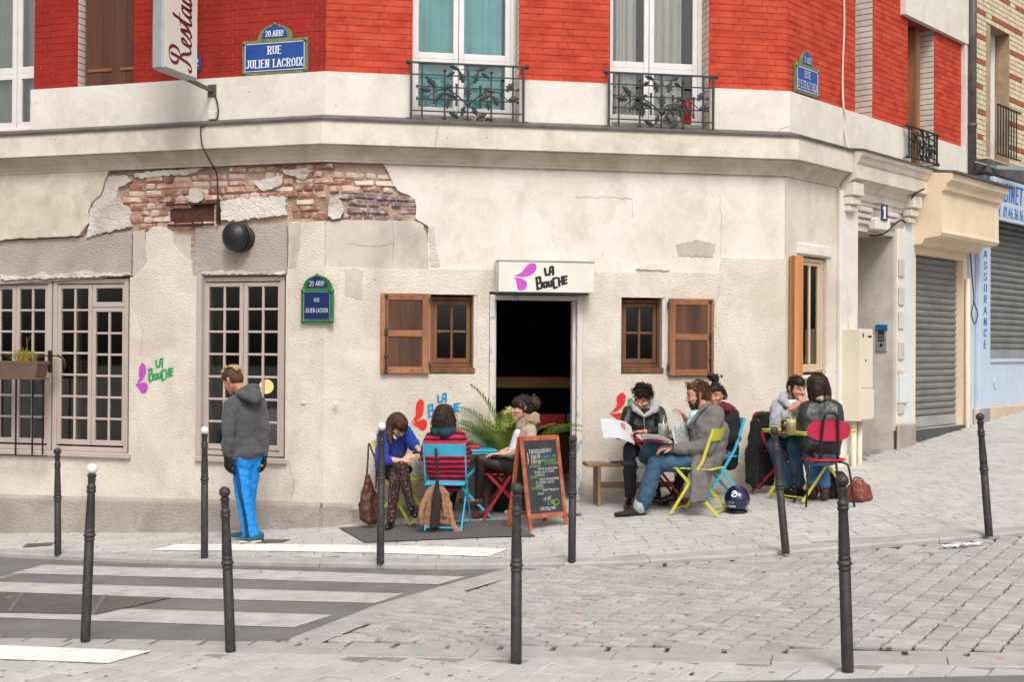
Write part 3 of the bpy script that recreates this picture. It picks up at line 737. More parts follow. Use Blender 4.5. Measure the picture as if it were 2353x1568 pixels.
for q, nm in ((CWL, 'small brown wooden window left of the door'), (CWR, 'small brown wooden window right of the door')):
 y = .10; x0, x1, z0, z1 = q; z0s = z0 + .07
 make_window(WC, x0 + .01, x1 - .015 if q is CWL else x1 - .03, z0s, z1 - .02, y, [(x0 + .045, x1 - .055 if q is CWL else x1 - .07, z0s + .04, z1 - .06, 2, 2)], MAT['brown_wood'], .035, .042, .026, label=nm)
 part(MB().box(x0 + .003, x1 - .02, .0 - .012, .17, z0 + .005, z0s - .002, None, .006), 'window_sill', MAT['brown_wood'], WC)
 part(MB().box(x1 - .035, x1, .002, .30, z0, z1, None), 'jamb_lining', MAT['stone_jamb'], WC)
def shutter(wall, x0, x1, z0, z1, y, label, rod_left, parent=BUILD):
 """solid two-panel shutter leaf folded flat against the wall"""
 st = (x1 - x0) * .15; t = .035; zm = (z0 + z1) / 2; b = MB()
 b.box(x0, x0 + st, y - t, y, z0, z1, None, .004); b.box(x1 - st, x1, y - t, y, z0, z1, None, .004)
 fr = part(b, 'shutter', MAT['orange_wood'], wall, parent, label=label)
 r = (z1 - z0) * .085
 for za, zb in ((z0, z0 + r), (zm - r / 2, zm + r / 2), (z1 - r, z1)):
  part(MB().box(x0 + st - .002, x1 - st + .002, y - t + .003, y - .003, za + .001, zb - .001, None, .004), 'rail', MAT['orange_rail'], wall, fr)
 for za, zb in ((z0 + r, zm - r / 2), (zm + r / 2, z1 - r)):
  part(MB().box(x0 + st, x1 - st, y - t + .012, y - .01, za, zb), 'panel', MAT['panel_wood'], wall, fr)
 xr = x0 + st * .72 if rod_left else x1 - st * .55
 b = MB().tube([(xr, y - t - .012, z0 + .01), (xr, y - t - .012, z1 - .01)], .008, 8)
 for zz in (z0 + .02, z0 + (z1 - z0) * .22, zm, z1 - .03): b.lathe([(.012, -.02), (.017, -.012), (.017, .012), (.012, .02)], 10, T(xr, y - t - .012, zz))
 b.ball((xr, y - t - .016, zm + .02), .02, 8, 6, (.9, .6, 2.4))
 part(b, 'bolt_rod', MAT['iron'], wall, fr, True)
 b = MB()
 for zz in (z0 + r / 2, z1 - r / 2):
  for i in range(4):
   xx = x0 + st * 1.3 + (x1 - x0 - 2.2 * st) * i / 3
   b.ball((xx, y - t + .001, zz), .007, 6, 4, (1, .5, 1))
 part(b, 'stud', MAT['iron'], wall, fr, True)
 xi = x1 if rod_left else x0
 for zz in (z0 + .06, z1 - .1): part(MB().box(xi - .012, xi + .012, y - t - .004, y + .004, zz, zz + .06), 'hinge', MAT['iron'], wall, fr)
 return fr
shutter(WC, WC.x(874, 0, 770), WC.x(986, 0, 770), WC.z(930, 859), WC.z(930, 675), -.02, 'orange-brown shutter folded back left of the door', True)
shutter(WC, WC.x(1534, 0, 770), WC.x(1637, 0, 770), WC.z(1585, 864), WC.z(1585, 687), -.02, 'orange-brown shutter folded back right of the door', False)
dx0, dx1, dz1 = CD[0], CD[1], CD[3]; dz0 = ground(.4, 13.8) - .02
b = MB(); fw = .062
b.box(dx0 + .004, dx0 + fw, -.02, .10, dz0, dz1 - .03, None, .004); b.box(dx1 - fw - .035, dx1 - .035, -.02, .10, dz0, dz1 - .03, None, .004)
b.box(dx0 + fw, dx1 - fw - .035, -.015, .1, dz1 - .085, dz1 - .035, None, .004)
df = part(b, 'door_frame', MAT['lead_blue'], WC, label='door frame with flaking grey-blue paint')
b = MB().box(dx1 - .034, dx1 + .002, -.012, .3, dz0, dz1 - .03, None, .004).box(dx1 - fw - .075, dx1 - fw - .036, .03, .12, dz0, dz1 - .09, None, .004).box(dx0 + fw + .001, dx0 + fw + .02, .03, .12, dz0, dz1 - .09, None, .003)
part(b, 'door_jamb', MAT['stone_jamb'], WC, df)
part(MB().box(dx0 + fw, dx1 - fw - .04, -.03, .3, dz0 - .1, dz0 + .03, None, .008), 'door_threshold', MAT['stone_base'], WC, df)
def inC(u, v, y): q = WC.px(u, v, y); return q
q0 = inC(1136, 892, 1.6); q1 = inC(1318, 867, 1.6)
part(MB().box(q0[0] - .4, q1[0] + .4, 1.6, 1.64, q0[1], q1[1], None, .004), 'bar_rail', mat('yellow_wood_rail', srgb(150, 106, 50), .5, .2, 6, aniso=(.2, .2, 2)), WC)
q0 = inC(1230, 985, 1.3); q1 = inC(1298, 952, 1.3)
part(MB().box(q0[0], q1[0], 1.3, 1.34, q0[1], q1[1]), 'red_tablecloth', mat('red_floral_cloth', srgb(150, 34, 36), .8, 0, 40, col2=srgb(196, 60, 52), contrast=(.5, .56)), WC)
q0 = inC(1303, 970, 1.25); q1 = inC(1314, 952, 1.25)
part(MB().box(q0[0], q1[0], 1.25, 1.28, q0[1], q1[1]), 'teal_tin', mat('teal_tin', srgb(60, 150, 130), .5), WC)
q0 = inC(1125, 1120, 1.8); q1 = inC(1330, 1000, 1.8)
part(MB().box(q0[0], q1[0], 1.9, 2.3, -.2, q1[1], None, .01), 'bar_counter', mat('dark_bar_wood', srgb(104, 62, 40), .6, .3, 6), WC)
y = .035
make_window(WR, RW[0] + .02, RW[1] - .03, RW[2] + .03, RW[3] - .02, y, [(RW[0] + .06, RW[1] - .07, RW[2] + .07, RW[3] - .06, 2, 1)], mat('pale_raw_wood', srgb(206, 180, 148), .7, .1, 6, aniso=(1, 1, .1)), .04, .04, .03, label='narrow pale wood window by the street corner')
part(MB().plate(rect(RW[0], RW[1], RW[2], RW[3]), [], .29, .3), 'window_blind', MAT['grey_patch'], WR)
part(MB().box(RW[0] - .05, RW[1] + .03, -.03, .12, RW[2] - .04, RW[2] + .0, None, .006), 'window_sill', MAT['white_paint'], WR)
xl_, xr_ = WR.x(1812, -.01, 720), WR.x(1846, -.09, 720); zq0, zq1 = WR.z(1830, 866, -.09), WR.z(1830, 587, -.09)
ps = part(MB().box(xl_, xr_, -.09, -.076, zq0, zq1, None, .003), 'shutter', MAT['pine'], WR, label='new pine shutter leaf folded out beside the narrow window')
part(MB().box(xl_ + .002, xr_ - .01, -.0755, -.045, zq0 + .002, zq1 - .002, None, .003), 'shutter_board', MAT['orange_wood'], WR, ps)
part(MB().box(xl_ + .004, xr_ - .01, -.0445, -.014, zq0 + .004, zq1 - .004, None, .003), 'shutter_board', mat('ply_edge', srgb(170, 128, 74), .7, .2, 30, aniso=(8, 8, .1)), WR, ps)
def box_room(wall, x0, x1, z0, z1, y0, d, m):
 b = MB(); b.v = [(x0, y0, z0), (x1, y0, z0), (x1, y0, z1), (x0, y0, z1), (x0, y0 + d, z0), (x1, y0 + d, z0), (x1, y0 + d, z1), (x0, y0 + d, z1)]
 b.f = [[0, 1, 5, 4], [1, 2, 6, 5], [2, 3, 7, 6], [3, 0, 4, 7], [4, 5, 6, 7]]; b.m = [0] * 5
 return part(b, 'room', m, wall)
def curtain(wall, x0, x1, z0, z1, y, m, folds=5, amp=.03, seed=0, name='curtain'):
 rr = random.Random(seed); b = MB(); n = 60; ph = rr.uniform(0, 6)
 for j in range(7):
  z = z0 + (z1 - z0) * j / 6
  for i in range(n + 1):
   t = i / n; x = x0 + (x1 - x0) * t
   a = amp * (1 - .25 * j / 6)
   b.v.append((x, y + a * math.sin(folds * 6.283 * t + ph + .3 * math.sin(3 * t * 6.28)) + .4 * a * math.sin(folds * 2.3 * 6.283 * t + 1), z))
 for j in range(6):
  for i in range(n): b.f.append([j * (n + 1) + i, j * (n + 1) + i + 1, (j + 1) * (n + 1) + i + 1, (j + 1) * (n + 1) + i]); b.m.append(0)
 return part(b, name, m, wall, smooth=True)
yw = .20
def upwin(q, xa, xb, xm, sillz, m=MAT['white_frame']):
 f = make_window(WC, xa, xb, sillz, q[3] - .02, yw, [(xa + .03, xm - .003, sillz + .05, sillz + .63, 1, 1), (xa + .03, xm - .003, sillz + .63, q[3] - .06, 1, 1), (xm + .003, xb - .05, sillz + .05, sillz + .63, 1, 1), (xm + .003, xb - .05, sillz + .63, q[3] - .06, 1, 1)], m, .05, .055, .02)
 return f
q = WT; sz = ZF + .10
xm = WC.x(1054, yw, 150)
upwin(q, q[0] + .0, q[1] - .005, xm, sz)
part(MB().box(q[0] + .01, q[1] - .03, .04, .3, ZF + .04, sz + .005, None, .01), 'window_step', MAT['stone_base'], WC)
curtain(WC, q[0] + .02, xm + .02, sz + .02, q[3], yw + .12, MAT['teal'], 2.2, .02, 1); curtain(WC, xm - .02, q[1] - .13, sz + .02, q[3], yw + .13, MAT['teal'], 2.0, .025, 2)
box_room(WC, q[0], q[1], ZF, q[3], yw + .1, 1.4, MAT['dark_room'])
q = WV; xm = WC.x(1492, yw, 150)
upwin(q, q[0] + .0, q[1] - .005, xm, sz)
part(MB().box(q[0] + .01, q[1] - .03, .04, .3, ZF + .04, sz + .005, None, .01), 'window_step', MAT['stone_base'], WC)
curtain(WC, WC.x(1412, yw), WC.x(1462, yw), sz + .02, q[3], yw + .11, MAT['white_curtain'], 2.5, .03, 3); curtain(WC, WC.x(1498, yw), WC.x(1568, yw), sz + .02, q[3], yw + .11, MAT['white_curtain'], 3.5, .03, 4)
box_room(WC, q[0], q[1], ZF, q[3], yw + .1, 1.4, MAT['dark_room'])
def on_sill(u, v, y=.12): a = WC.px(u, v, y); return WC.w(a[0], y, sz + .006)
p = on_sill(1578, 270)
o = thing('red_vase', 'glossy red cylinder standing inside the right upstairs window guard', 'vase', tuple(p));
MB().lathe([(.045, 0), (.05, .01), (.05, .26), (.046, .27), (.042, .26), (.0, .2)], 20).build('body', mat('red_gloss', srgb(178, 20, 44), .3, .15, 8), o, WM[o.name], True)
p = on_sill(1540, 275, .1)
o = thing('stone_pot', 'dark stone pot with a round metal ornament in the right upstairs window', 'pot', tuple(p))
MB().box(-.075, .075, -.06, .06, 0, .09, None, .012).build('pot', MAT['stone_base'], o, WM[o.name])
b = MB(); b.tube([(.065 * math.cos(a), 0, .155 + .065 * math.sin(a)) for a in [i * .524 for i in range(12)]], .006, 6, closed=True)
for i in range(6): b.tube([(.065 * math.cos(i * 1.047), 0, .155 + .065 * math.sin(i * 1.047)), (0, 0, .155)], .005, 5)
b.tube([(.035 * math.cos(a), 0, .155 + .035 * math.sin(a)) for a in [i * .524 for i in range(12)]], .005, 6, closed=True)
b.build('ornament', MAT['iron'], o, WM[o.name], True)
p = WC.px(1105, 282, .06); o = thing('yellow_cloth', 'crumpled yellow cloth on the ledge of the teal window', 'cloth', tuple(WC.w(p[0], .02, ZF + .04)))
b = MB(); rr = random.Random(3)
for i in range(9):
 for j in range(5): b.v.append((-.09 + .18 * i / 8, -.03 + .06 * j / 4, .012 + rr.uniform(0, .03)))
for i in range(8):
 for j in range(4): b.f.append([i * 5 + j, i * 5 + j + 1, i * 5 + j + 6, i * 5 + j + 5]); b.m.append(0)
b.build('cloth', mat('yellow_cloth', srgb(228, 176, 40), .8), o, WM[o.name] @ RZ(WC.a), True)
q = WA; xm = WL.x(40, .12, 150)
make_window(WL, xm - .75, q[1] - .0, ZF + .06, 6.9, .10, [(xm - .7, xm - .004, ZF + .1, ZF + .72, 1, 1), (xm - .7, xm - .004, ZF + .72, 6.85, 1, 1), (xm + .004, q[1] - .03, ZF + .1, ZF + .72, 1, 1), (xm + .004, q[1] - .03, ZF + .72, 6.85, 1, 1)], MAT['white_frame'], .05, .06, .02)
curtain(WL, xm - .8, q[1], ZF + .1, 6.9, .26, MAT['net_curtain'], 9, .012, 6)
box_room(WL, q[0], q[1], ZF, q[3], .3, .8, MAT['dark_room'])
q = WS_
xs0, xs1 = WL.x(196, .08, 120), WL.x(306, .08, 120)
sm = part(MB().plate(rect(q[0], q[1], q[2], q[3]), [], .16, .3), 'shutter', MAT['old_shutter'], WL, label='closed brown plank shutters beside the projecting sign')
cuts = [0, .36, .60, .86, 1.0]
for i in range(4):
 part(MB().box(xs0 + (xs1 - xs0) * cuts[i] + .002, xs0 + (xs1 - xs0) * cuts[i + 1] - .002, .08, .11, q[2] + .01, q[3], None, .003), 'plank', MAT['old_shutter'], WL, sm)
for u0, u1, v in ((197, 252, 163), (271, 306, 158)):
 part(MB().box(WL.x(u0, .07), WL.x(u1, .07), .068, .079, WL.z(u0, v + 4, .07), WL.z(u0, v - 3, .07), None, .003), 'strap_hinge', mat('brass_brown', srgb(140, 88, 48), .5), WL, sm)
for q in (WN1, WN2):
 box_room(WR, q[0], q[1], q[2], q[3], .42, .8, MAT['dark_room'])
part(MB().box(WN2[0], WN2[1] - .01, .24, .30, WN2[2], WN2[3]), 'window', mat('grey_glass_dim', srgb(120, 118, 112), .3), WR)
part(MB().box(WR.x(2103, .1), WR.x(2113, .1), .10, .24, WN2[2] + .1, WN2[3] - .05, None, .004), 'window_post', MAT['orange_wood'], WR)
part(MB().box(-.02 + WR.x(2070, 0, 60), xRE, -.07, .0, WR.z(2100, 48), WR.z(2100, 48) + 2.0), 'white_lintel', MAT['white_paint'], WR)
# ------------------------------------------------------------------ wrought window guards
def leaf_poly(L=.09, W=.05, seed=0):
 side = [(0, .0), (.12, .28), (.25, .18), (.33, .5), (.5, .26), (.58, .46), (.72, .16), (.8, .2), (1, 0)]
 pts = [(a * L, b * W) for a, b in side] + [(a * L, -b * W) for a, b in side[-2:0:-1]]
 return pts
leaf_me = None
def guard(wall, x0, x1, z0, z1, yo, label):
 """iron guard standing proud of an upstairs window: grid of bars with cast leaves"""
 global leaf_me
 W_ = x1 - x0; H = z1 - z0; b = MB()
 for z in (z0 + .02, z1): b.bar((x0 - .03, yo, z), (x1 + .03, yo, z), .03 if z == z1 else .024, .016, (0, 0, 1))
 for x in (x0, x1): b.bar((x, yo, z0), (x, yo, z1), .024, .02, (0, 1, 0))
 for x in (x0, x1):
  for z in (z0 + .01, z1): b.bar((x, yo, z), (x, .02, z), .012, .012)
 g = part(b, 'window_guard', MAT['iron'], wall, label=label)
 for x in (x0 - .035, x1 + .035):
  for z in (z0 + .02, z1): part(MB().ball((x, yo, z), .026, 10, 6), 'knob', MAT['iron'], wall, g, True)
 for z in (.80, .19): part(MB().bar((x0, yo, z0 + H * z), (x1, yo, z0 + H * z), .017, .012, (0, 0, 1)), 'rail', MAT['iron'], wall, g)
 for z in (.60, .395):
  b = MB().bar((x0 + W_ * .05, yo, z0 + H * z), (x1 - W_ * .05, yo, z0 + H * z), .015, .012, (0, 0, 1))
  for x in (x0 + W_ * .05, x1 - W_ * .05): b.ball((x, yo, z0 + H * z), .014, 8, 6, (.8, 1, 1.4))
  part(b, 'rail', MAT['iron'], wall, g, False)
 for fx, za, zb in ((.095, 0, 1), (.295, .08, .88), (.5, 0, 1), (.71, .08, .88), (.905, 0, 1)):
  x = x0 + W_ * fx; b = MB().bar((x, yo + .003, z0 + H * za), (x, yo + .003, z0 + H * zb), .017, .014, (0, 1, 0))
  if za > 0:
   for zz in (za, zb): b.lathe([(.011, -.012), (.018, -.006), (.018, .006), (.010, .014)], 8, T(x, yo, z0 + H * zz))
  part(b, 'bar', MAT['iron'], wall, g)
 for fx, zc in ((.2, .5), (.4, .48), (.61, .46), (.81, .44)):
  x = x0 + W_ * fx; zz = z0 + H * zc
  b = MB().lathe([(.006, -.19 * H), (.017, -.18 * H), (.009, -.16 * H), (.015, -.13 * H), (.008, -.1 * H), (.010, 0), (.008, .1 * H), (.015, .13 * H), (.009, .16 * H), (.018, .18 * H), (.006, .19 * H)], 8, T(x, yo, zz))
  part(b, 'baluster', MAT['iron'], wall, g, True)
 if leaf_me is None:
  lp_ = leaf_poly(); mb = MB().plate(lp_, [], -.004, .004); mb.tube([(0, -.004, 0), (.05, -.008, 0), (.09, -.004, 0)], [.004, .004, .002], 5); leaf_me = mb.mesh('leaf', MAT['iron'])
 lv = [(.5, .42, 90, 1.1), (.46, .68, 110, 1.0), (.555, .68, 70, 1.0), (.40, .42, 160, 1.0), (.60, .42, 20, 1.0), (.36, .62, 200, .9), (.64, .6, -20, .9), (.28, .5, 230, .9), (.72, .48, -60, .9),
  (.20, .6, 130, 1.0), (.84, .56, 50, 1.0), (.17, .52, 170, .9), (.86, .42, 10, .9), (.47, .28, 250, .8), (.54, .28, -60, .8), (.42, .9, 160, .8), (.58, .9, 20, .8), (.38, .86, 215, .7), (.62, .86, -35, .7),
  (.42, .08, 150, .9), (.58, .08, 30, .9), (.33, .4, 260, .8), (.67, .4, -80, .8)]
 for k, (fx, fz, an, s) in enumerate(lv):
  inst(leaf_me, 'leaf', wall.M @ T(x0 + W_ * fx, yo - .012 - .002 * (k % 4), z0 + H * fz) @ RY(math.radians(-an)) @ SCL(s * 1.5 * W_ / 1.15, 1.6, s * 1.7 * H / .62), g)
 b = MB()
 for s in (-1, 1):
  b.tube([(x0 + W_ * (.5 + s * t * .36), yo - .008, z0 + H * (.30 + .34 * math.sin(t * 2.4) - .12 * t)) for t in [i / 10 for i in range(11)]], [.009 - .004 * i / 10 for i in range(11)], 6)
  b.tube([(x0 + W_ * (.5 + s * (.03 + .035 * math.cos(a))), yo - .008, z0 + H * .1 + .02 * math.sin(a)) for a in [i * .5 for i in range(11)]], .004, 5)
  b.tube([(x0 + W_ * (.5 + s * (.05 + .045 * math.cos(a))), yo - .008, z0 + H * .86 + .03 * math.sin(a)) for a in [i * .5 for i in range(9)]], .004, 5)
 part(b, 'scroll', MAT['iron'], wall, g, True)
 return g
yo = -.13
guard(WC, WC.x(945, yo, 200), WC.x(1203, yo, 200), WC.z(1074, 284, yo), WC.z(1074, 148, yo), yo, 'iron window guard in front of the teal curtains')
guard(WC, WC.x(1399, yo, 230), WC.x(1639, yo, 230), WC.z(1519, 302, yo), WC.z(1519, 171, yo), yo, 'iron window guard in front of the white curtains')
guard(WR, WR.x(2089, yo, 330), WR.x(2153, yo, 330), WR.z(2120, 372, yo), WR.z(2120, 299, yo), yo, 'iron window guard on the side street front')
yo = -.14
x0 = -6.9; x1 = WL.x(150, yo, 820); zt = WL.z(100, 818, yo)
b = MB().bar((x0, yo, zt), (x1 - .1, yo, zt), .03, .012, (0, 0, 1))
pts = [(x1 - .1 + .1 * math.sin(a), yo, zt - .1 + .1 * math.cos(a)) for a in [i * .26 for i in range(9)]]
b.tube(pts, [.012] * 8 + [.006], 6)
lg = part(b, 'window_guard', MAT['black_iron'], WL, label='black iron guard across the leftmost window')
for u in (-60, 37, 75, 99): part(MB().bar((WL.x(u, yo, 900), yo, WL.z(u, 1046, yo)), (WL.x(u, yo, 900), yo, WL.z(u, 860, yo)), .014, .014, (0, 1, 0)), 'bar', MAT['black_iron'], WL, lg)
part(MB().bar((x0, yo, WL.z(50, 1047, yo)), (WL.x(108, yo, 1040), yo, WL.z(50, 1047, yo)), .02, .012, (0, 0, 1)), 'rail', MAT['black_iron'], WL, lg)
part(MB().box(WL.x(112, yo) , WL.x(119, yo), yo - .012, yo + .02, WL.z(116, 857, yo), WL.z(116, 806, yo), None, .004), 'catch', MAT['black_iron'], WL, lg)
part(MB().bar((x1 - .25, yo, zt), (x1 - .25, .02, zt), .015), 'bracket', MAT['black_iron'], WL, lg)
fx0, fx1 = WL.x(-20, yo - .1, 850), WL.x(102, yo - .1, 850); fz0, fz1 = WL.z(50, 868, yo - .1), WL.z(50, 830, yo - .1)
fb = thing('flower_box', 'brown plastic flower box hung on the leftmost window guard', 'planter', M=WL.M @ T((fx0 + fx1) / 2, yo - .12, fz0))
hw = (fx1 - fx0) / 2; h = fz1 - fz0
terr = mat('brown_plastic_box', srgb(112, 88, 74), .55, .12, 6)
b = MB()
for k, (s0, z) in enumerate(((.90, 0), (.99, h * .8), (1.03, h * .82), (1.03, h), (.97, h), (.95, h * .85))):
 for sx_, sy in ((-1, -1), (1, -1), (1, 1), (-1, 1)): b.v.append((sx_ * hw * s0, sy * .10 * s0, z))
for k in range(5):
 for j in range(4): b.f.append([k * 4 + j, k * 4 + (j + 1) % 4, k * 4 + 4 + (j + 1) % 4, k * 4 + 4 + j]); b.m.append(0)
b.f += [[0, 3, 2, 1], [20, 21, 22, 23]]; b.m += [0, 0]
b.build('box', terr, fb, WM[fb.name])
part(MB().box(-hw * .98, hw * 1.02, -.10, .10, -.02, -.002, None, .004), 'tray', terr, parent=fb, M=WM[fb.name])
gp = thing('grass_plant', 'tuft of dry green and straw coloured grass in the brown flower box', 'plant', M=WL.M @ T(WL.x(60, yo - .1, 840), yo - .12, fz1 - .02))
rr = random.Random(5)
for nm, n, c, Ls in (('green_blade', 90, srgb(132, 142, 40), .16), ('straw_blade', 70, srgb(190, 140, 70), .13)):
 b = MB()
 for i in range(n):
  a = rr.uniform(0, 6.283); L = Ls * rr.uniform(.6, 1.15); lean = rr.uniform(.2, 1.3); x, yy = rr.gauss(0, .05), rr.gauss(0, .03)
  p0 = Vector((x, yy, 0)); p1_ = p0 + Vector((math.cos(a) * lean * L * .35, math.sin(a) * lean * L * .25, L * .75)); p2 = p1_ + Vector((math.cos(a) * lean * L * .6, math.sin(a) * lean * L * .4, L * (.35 - .6 * lean)))
  b.tube([p0, p1_, p2], [.003, .0028, .0008], 4)
 o = b.build(nm, mat(nm, c, .7, .25, 40), gp, WM[gp.name]); o['kind'] = 'stuff'
b = MB().tube([(.02, 0, 0), (.03, 0, .15), (.02, 0, .28)], .003, 5).tube([(.02, 0, .22), (.08, 0, .3), (.12, 0, .33)], .002, 4).tube([(.0, 0, .1), (-.06, 0, .2), (-.12, 0, .24)], .002, 4)
b.build('stem', mat('dry_stem', srgb(150, 110, 60), .8), gp, WM[gp.name])
# ------------------------------------------------------------------ lettering drawn with a broad pen
def smooth(pts, k=5):
 P = [Vector(p) for p in pts]
 if len(P) < 3: return [tuple(p) for p in P]
 out = []
 for i in range(len(P) - 1):
  p0, p1_, p2, p3 = P[max(i - 1, 0)], P[i], P[i + 1], P[min(i + 2, len(P) - 1)]
  for j in range(k):
   t = j / k
   out.append(tuple(.5 * ((2 * p1_) + (p2 - p0) * t + (2 * p0 - 5 * p1_ + 4 * p2 - p3) * t * t + (3 * p1_ - p0 - 3 * p2 + p3) * t ** 3)))
 out.append(tuple(P[-1])); return out
def pen(mb, strokes, rx, ry, ang=0.0, y=0.0, M=None, step=.00012, n=10):
 """sweep an elliptical nib (rx, ry, turned by ang) along 2D strokes, flat shapes facing -y"""
 ca, sa = math.cos(ang), math.sin(ang)
 nib = [(rx * math.cos(t) * ca - ry * math.sin(t) * sa, rx * math.cos(t) * sa + ry * math.sin(t) * ca) for t in [6.28318 * i / n for i in range(n)]]
 c = 0
 for st in strokes:
  for i in range(len(st) - 1):
   a, b = st[i], st[i + 1]
   pts = [(a[0] + q[0], a[1] + q[1]) for q in nib] + [(b[0] + q[0], b[1] + q[1]) for q in nib]
   h = geometry.convex_hull_2d([Vector(p) for p in pts])
   yy = y - step * (c % 9); c += 1
   mb.add([(pts[k][0], yy, pts[k][1]) for k in h], [list(range(len(h)))], M)
 return mb
GL = {
 'R': (.64, [[(.1, 0), (.1, 1)], [(.1, 1), (.36, 1), (.5, .9), (.5, .62), (.36, .52), (.1, .52)], [(.32, .5), (.55, 0)]]),
 'U': (.62, [[(.1, 1), (.1, .25), (.18, .07), (.31, .02), (.43, .07), (.51, .25), (.51, 1)]]),
 'E': (.56, [[(.1, 0), (.1, 1)], [(.1, 1), (.47, 1)], [(.1, .52), (.4, .52)], [(.1, 0), (.48, 0)]]),
 'F': (.54, [[(.1, 0), (.1, 1)], [(.1, 1), (.47, 1)], [(.1, .52), (.4, .52)]]),
 'J': (.46, [[(.34, 1), (.34, .2), (.24, .03), (.1, .03), (.04, .18)]]),
 'L': (.52, [[(.1, 1), (.1, 0)], [(.1, 0), (.46, 0)]]),
 'I': (.22, [[(.1, 0), (.1, 1)]]),
 'N': (.64, [[(.1, 0), (.1, 1)], [(.1, 1), (.52, 0)], [(.52, 0), (.52, 1)]]),
 'M': (.76, [[(.1, 0), (.1, 1)], [(.1, 1), (.37, .2)], [(.37, .2), (.64, 1)], [(.64, 1), (.64, 0)]]),
 'W': (.8, [[(.04, 1), (.2, 0)], [(.2, 0), (.4, .8)], [(.4, .8), (.58, 0)], [(.58, 0), (.76, 1)]]),
 'A': (.62, [[(.02, 0), (.3, 1)], [(.3, 1), (.58, 0)], [(.14, .34), (.46, .34)]]),
 'V': (.6, [[(.04, 1), (.3, 0)], [(.3, 0), (.56, 1)]]),
 'C': (.6, [[(.52, .78), (.42, .96), (.24, .98), (.1, .78), (.08, .25), (.22, .03), (.42, .04), (.52, .22)]]),
 'G': (.62, [[(.52, .78), (.42, .96), (.24, .98), (.1, .78), (.08, .25), (.22, .03), (.42, .04), (.52, .22), (.52, .48), (.34, .48)]]),
 'O': (.64, [[(.31, 1), (.12, .82), (.08, .5), (.12, .18), (.31, 0), (.5, .18), (.54, .5), (.5, .82), (.31, 1)]]),
 'Q': (.64, [[(.31, 1), (.12, .82), (.08, .5), (.12, .18), (.31, 0), (.5, .18), (.54, .5), (.5, .82), (.31, 1)], [(.36, .2), (.56, -.08)]]),
 'X': (.62, [[(.06, 1), (.54, 0)], [(.06, 0), (.54, 1)]]),
 'D': (.64, [[(.1, 0), (.1, 1)], [(.1, 1), (.36, 1), (.5, .8), (.52, .5), (.5, .2), (.36, 0), (.1, 0)]]),
 'P': (.58, [[(.1, 0), (.1, 1)], [(.1, 1), (.36, 1), (.5, .88), (.5, .6), (.36, .48), (.1, .48)]]),
 'B': (.6, [[(.1, 0), (.1, 1)], [(.1, 1), (.36, 1), (.47, .88), (.46, .62), (.34, .52), (.1, .52)], [(.34, .52), (.5, .42), (.52, .16), (.38, 0), (.1, 0)]]),
 'S': (.58, [[(.5, .8), (.4, .96), (.2, .97), (.08, .8), (.14, .6), (.4, .46), (.51, .24), (.4, .03), (.16, .03), (.05, .2)]]),
 'T': (.58, [[(.29, 0), (.29, 1)], [(.03, 1), (.55, 1)]]),
 'H': (.62, [[(.1, 0), (.1, 1)], [(.52, 0), (.52, 1)], [(.1, .5), (.52, .5)]]),
 'K': (.6, [[(.1, 0), (.1, 1)], [(.52, 1), (.1, .45)], [(.22, .56), (.55, 0)]]),
 'Y': (.58, [[(.04, 1), (.29, .5)], [(.54, 1), (.29, .5)], [(.29, .5), (.29, 0)]]),
 "'": (.22, [[(.12, 1), (.06, .72)]]), '.': (.22, [[(.1, 0), (.1, .02)]]), ',': (.22, [[(.1, .04), (.04, -.14)]]), ':': (.22, [[(.1, .12), (.1, .14)], [(.1, .6), (.1, .62)]]),
 '!': (.26, [[(.1, .32), (.14, 1)], [(.1, 0), (.1, .02)]]), ' ': (.34, []), '/': (.36, [[(.04, -.1), (.3, 1.05)]]), '+': (.5, [[(.06, .45), (.44, .45)], [(.25, .2), (.25, .7)]]),
 '0': (.56, [[(.27, 1), (.1, .82), (.07, .5), (.1, .18), (.27, 0), (.44, .18), (.47, .5), (.44, .82), (.27, 1)]]),
 '1': (.34, [[(.04, .78), (.2, 1)], [(.2, 1), (.2, 0)]]),
 '2': (.56, [[(.07, .76), (.14, .95), (.3, 1), (.45, .86), (.43, .62), (.07, 0)], [(.07, 0), (.5, 0)]]),
 '3': (.56, [[(.08, .9), (.28, 1), (.45, .82), (.4, .58), (.2, .53)], [(.2, .53), (.42, .48), (.47, .2), (.28, 0), (.07, .1)]]),
 '4': (.58, [[(.38, 0), (.38, 1)], [(.38, 1), (.04, .3)], [(.04, .3), (.54, .3)]]),
 '5': (.56, [[(.46, 1), (.12, 1)], [(.12, 1), (.1, .56)], [(.1, .56), (.32, .62), (.47, .4), (.42, .1), (.24, 0), (.06, .1)]]),
 '6': (.56, [[(.4, .98), (.18, .75), (.08, .35), (.14, .06), (.3, 0), (.46, .14), (.45, .42), (.3, .55), (.12, .42)]]),
 '8': (.56, [[(.27, .54), (.1, .7), (.12, .92), (.27, 1), (.42, .92), (.44, .7), (.27, .54), (.07, .34), (.1, .08), (.27, 0), (.44, .08), (.47, .34), (.27, .54)]]),
 'r': (.4, [[(.1, 0), (.1, .62)], [(.1, .45), (.22, .62), (.36, .6)]]), 't': (.34, [[(.16, .9), (.16, .08), (.32, .02)], [(.03, .62), (.32, .62)]]),
 'e': (.5, [[(.08, .34), (.44, .34), (.4, .56), (.26, .64), (.1, .52), (.07, .25), (.16, .03), (.32, .02), (.44, .12)]]), 'l': (.2, [[(.1, 0), (.1, 1)]]),
 'E$': (.5, []), '€': (.56, [[(.5, .85), (.36, .98), (.2, .9), (.12, .6), (.12, .35), (.2, .06), (.38, .02), (.5, .14)], [(.02, .58), (.38, .58)], [(.02, .4), (.36, .4)]]),
}
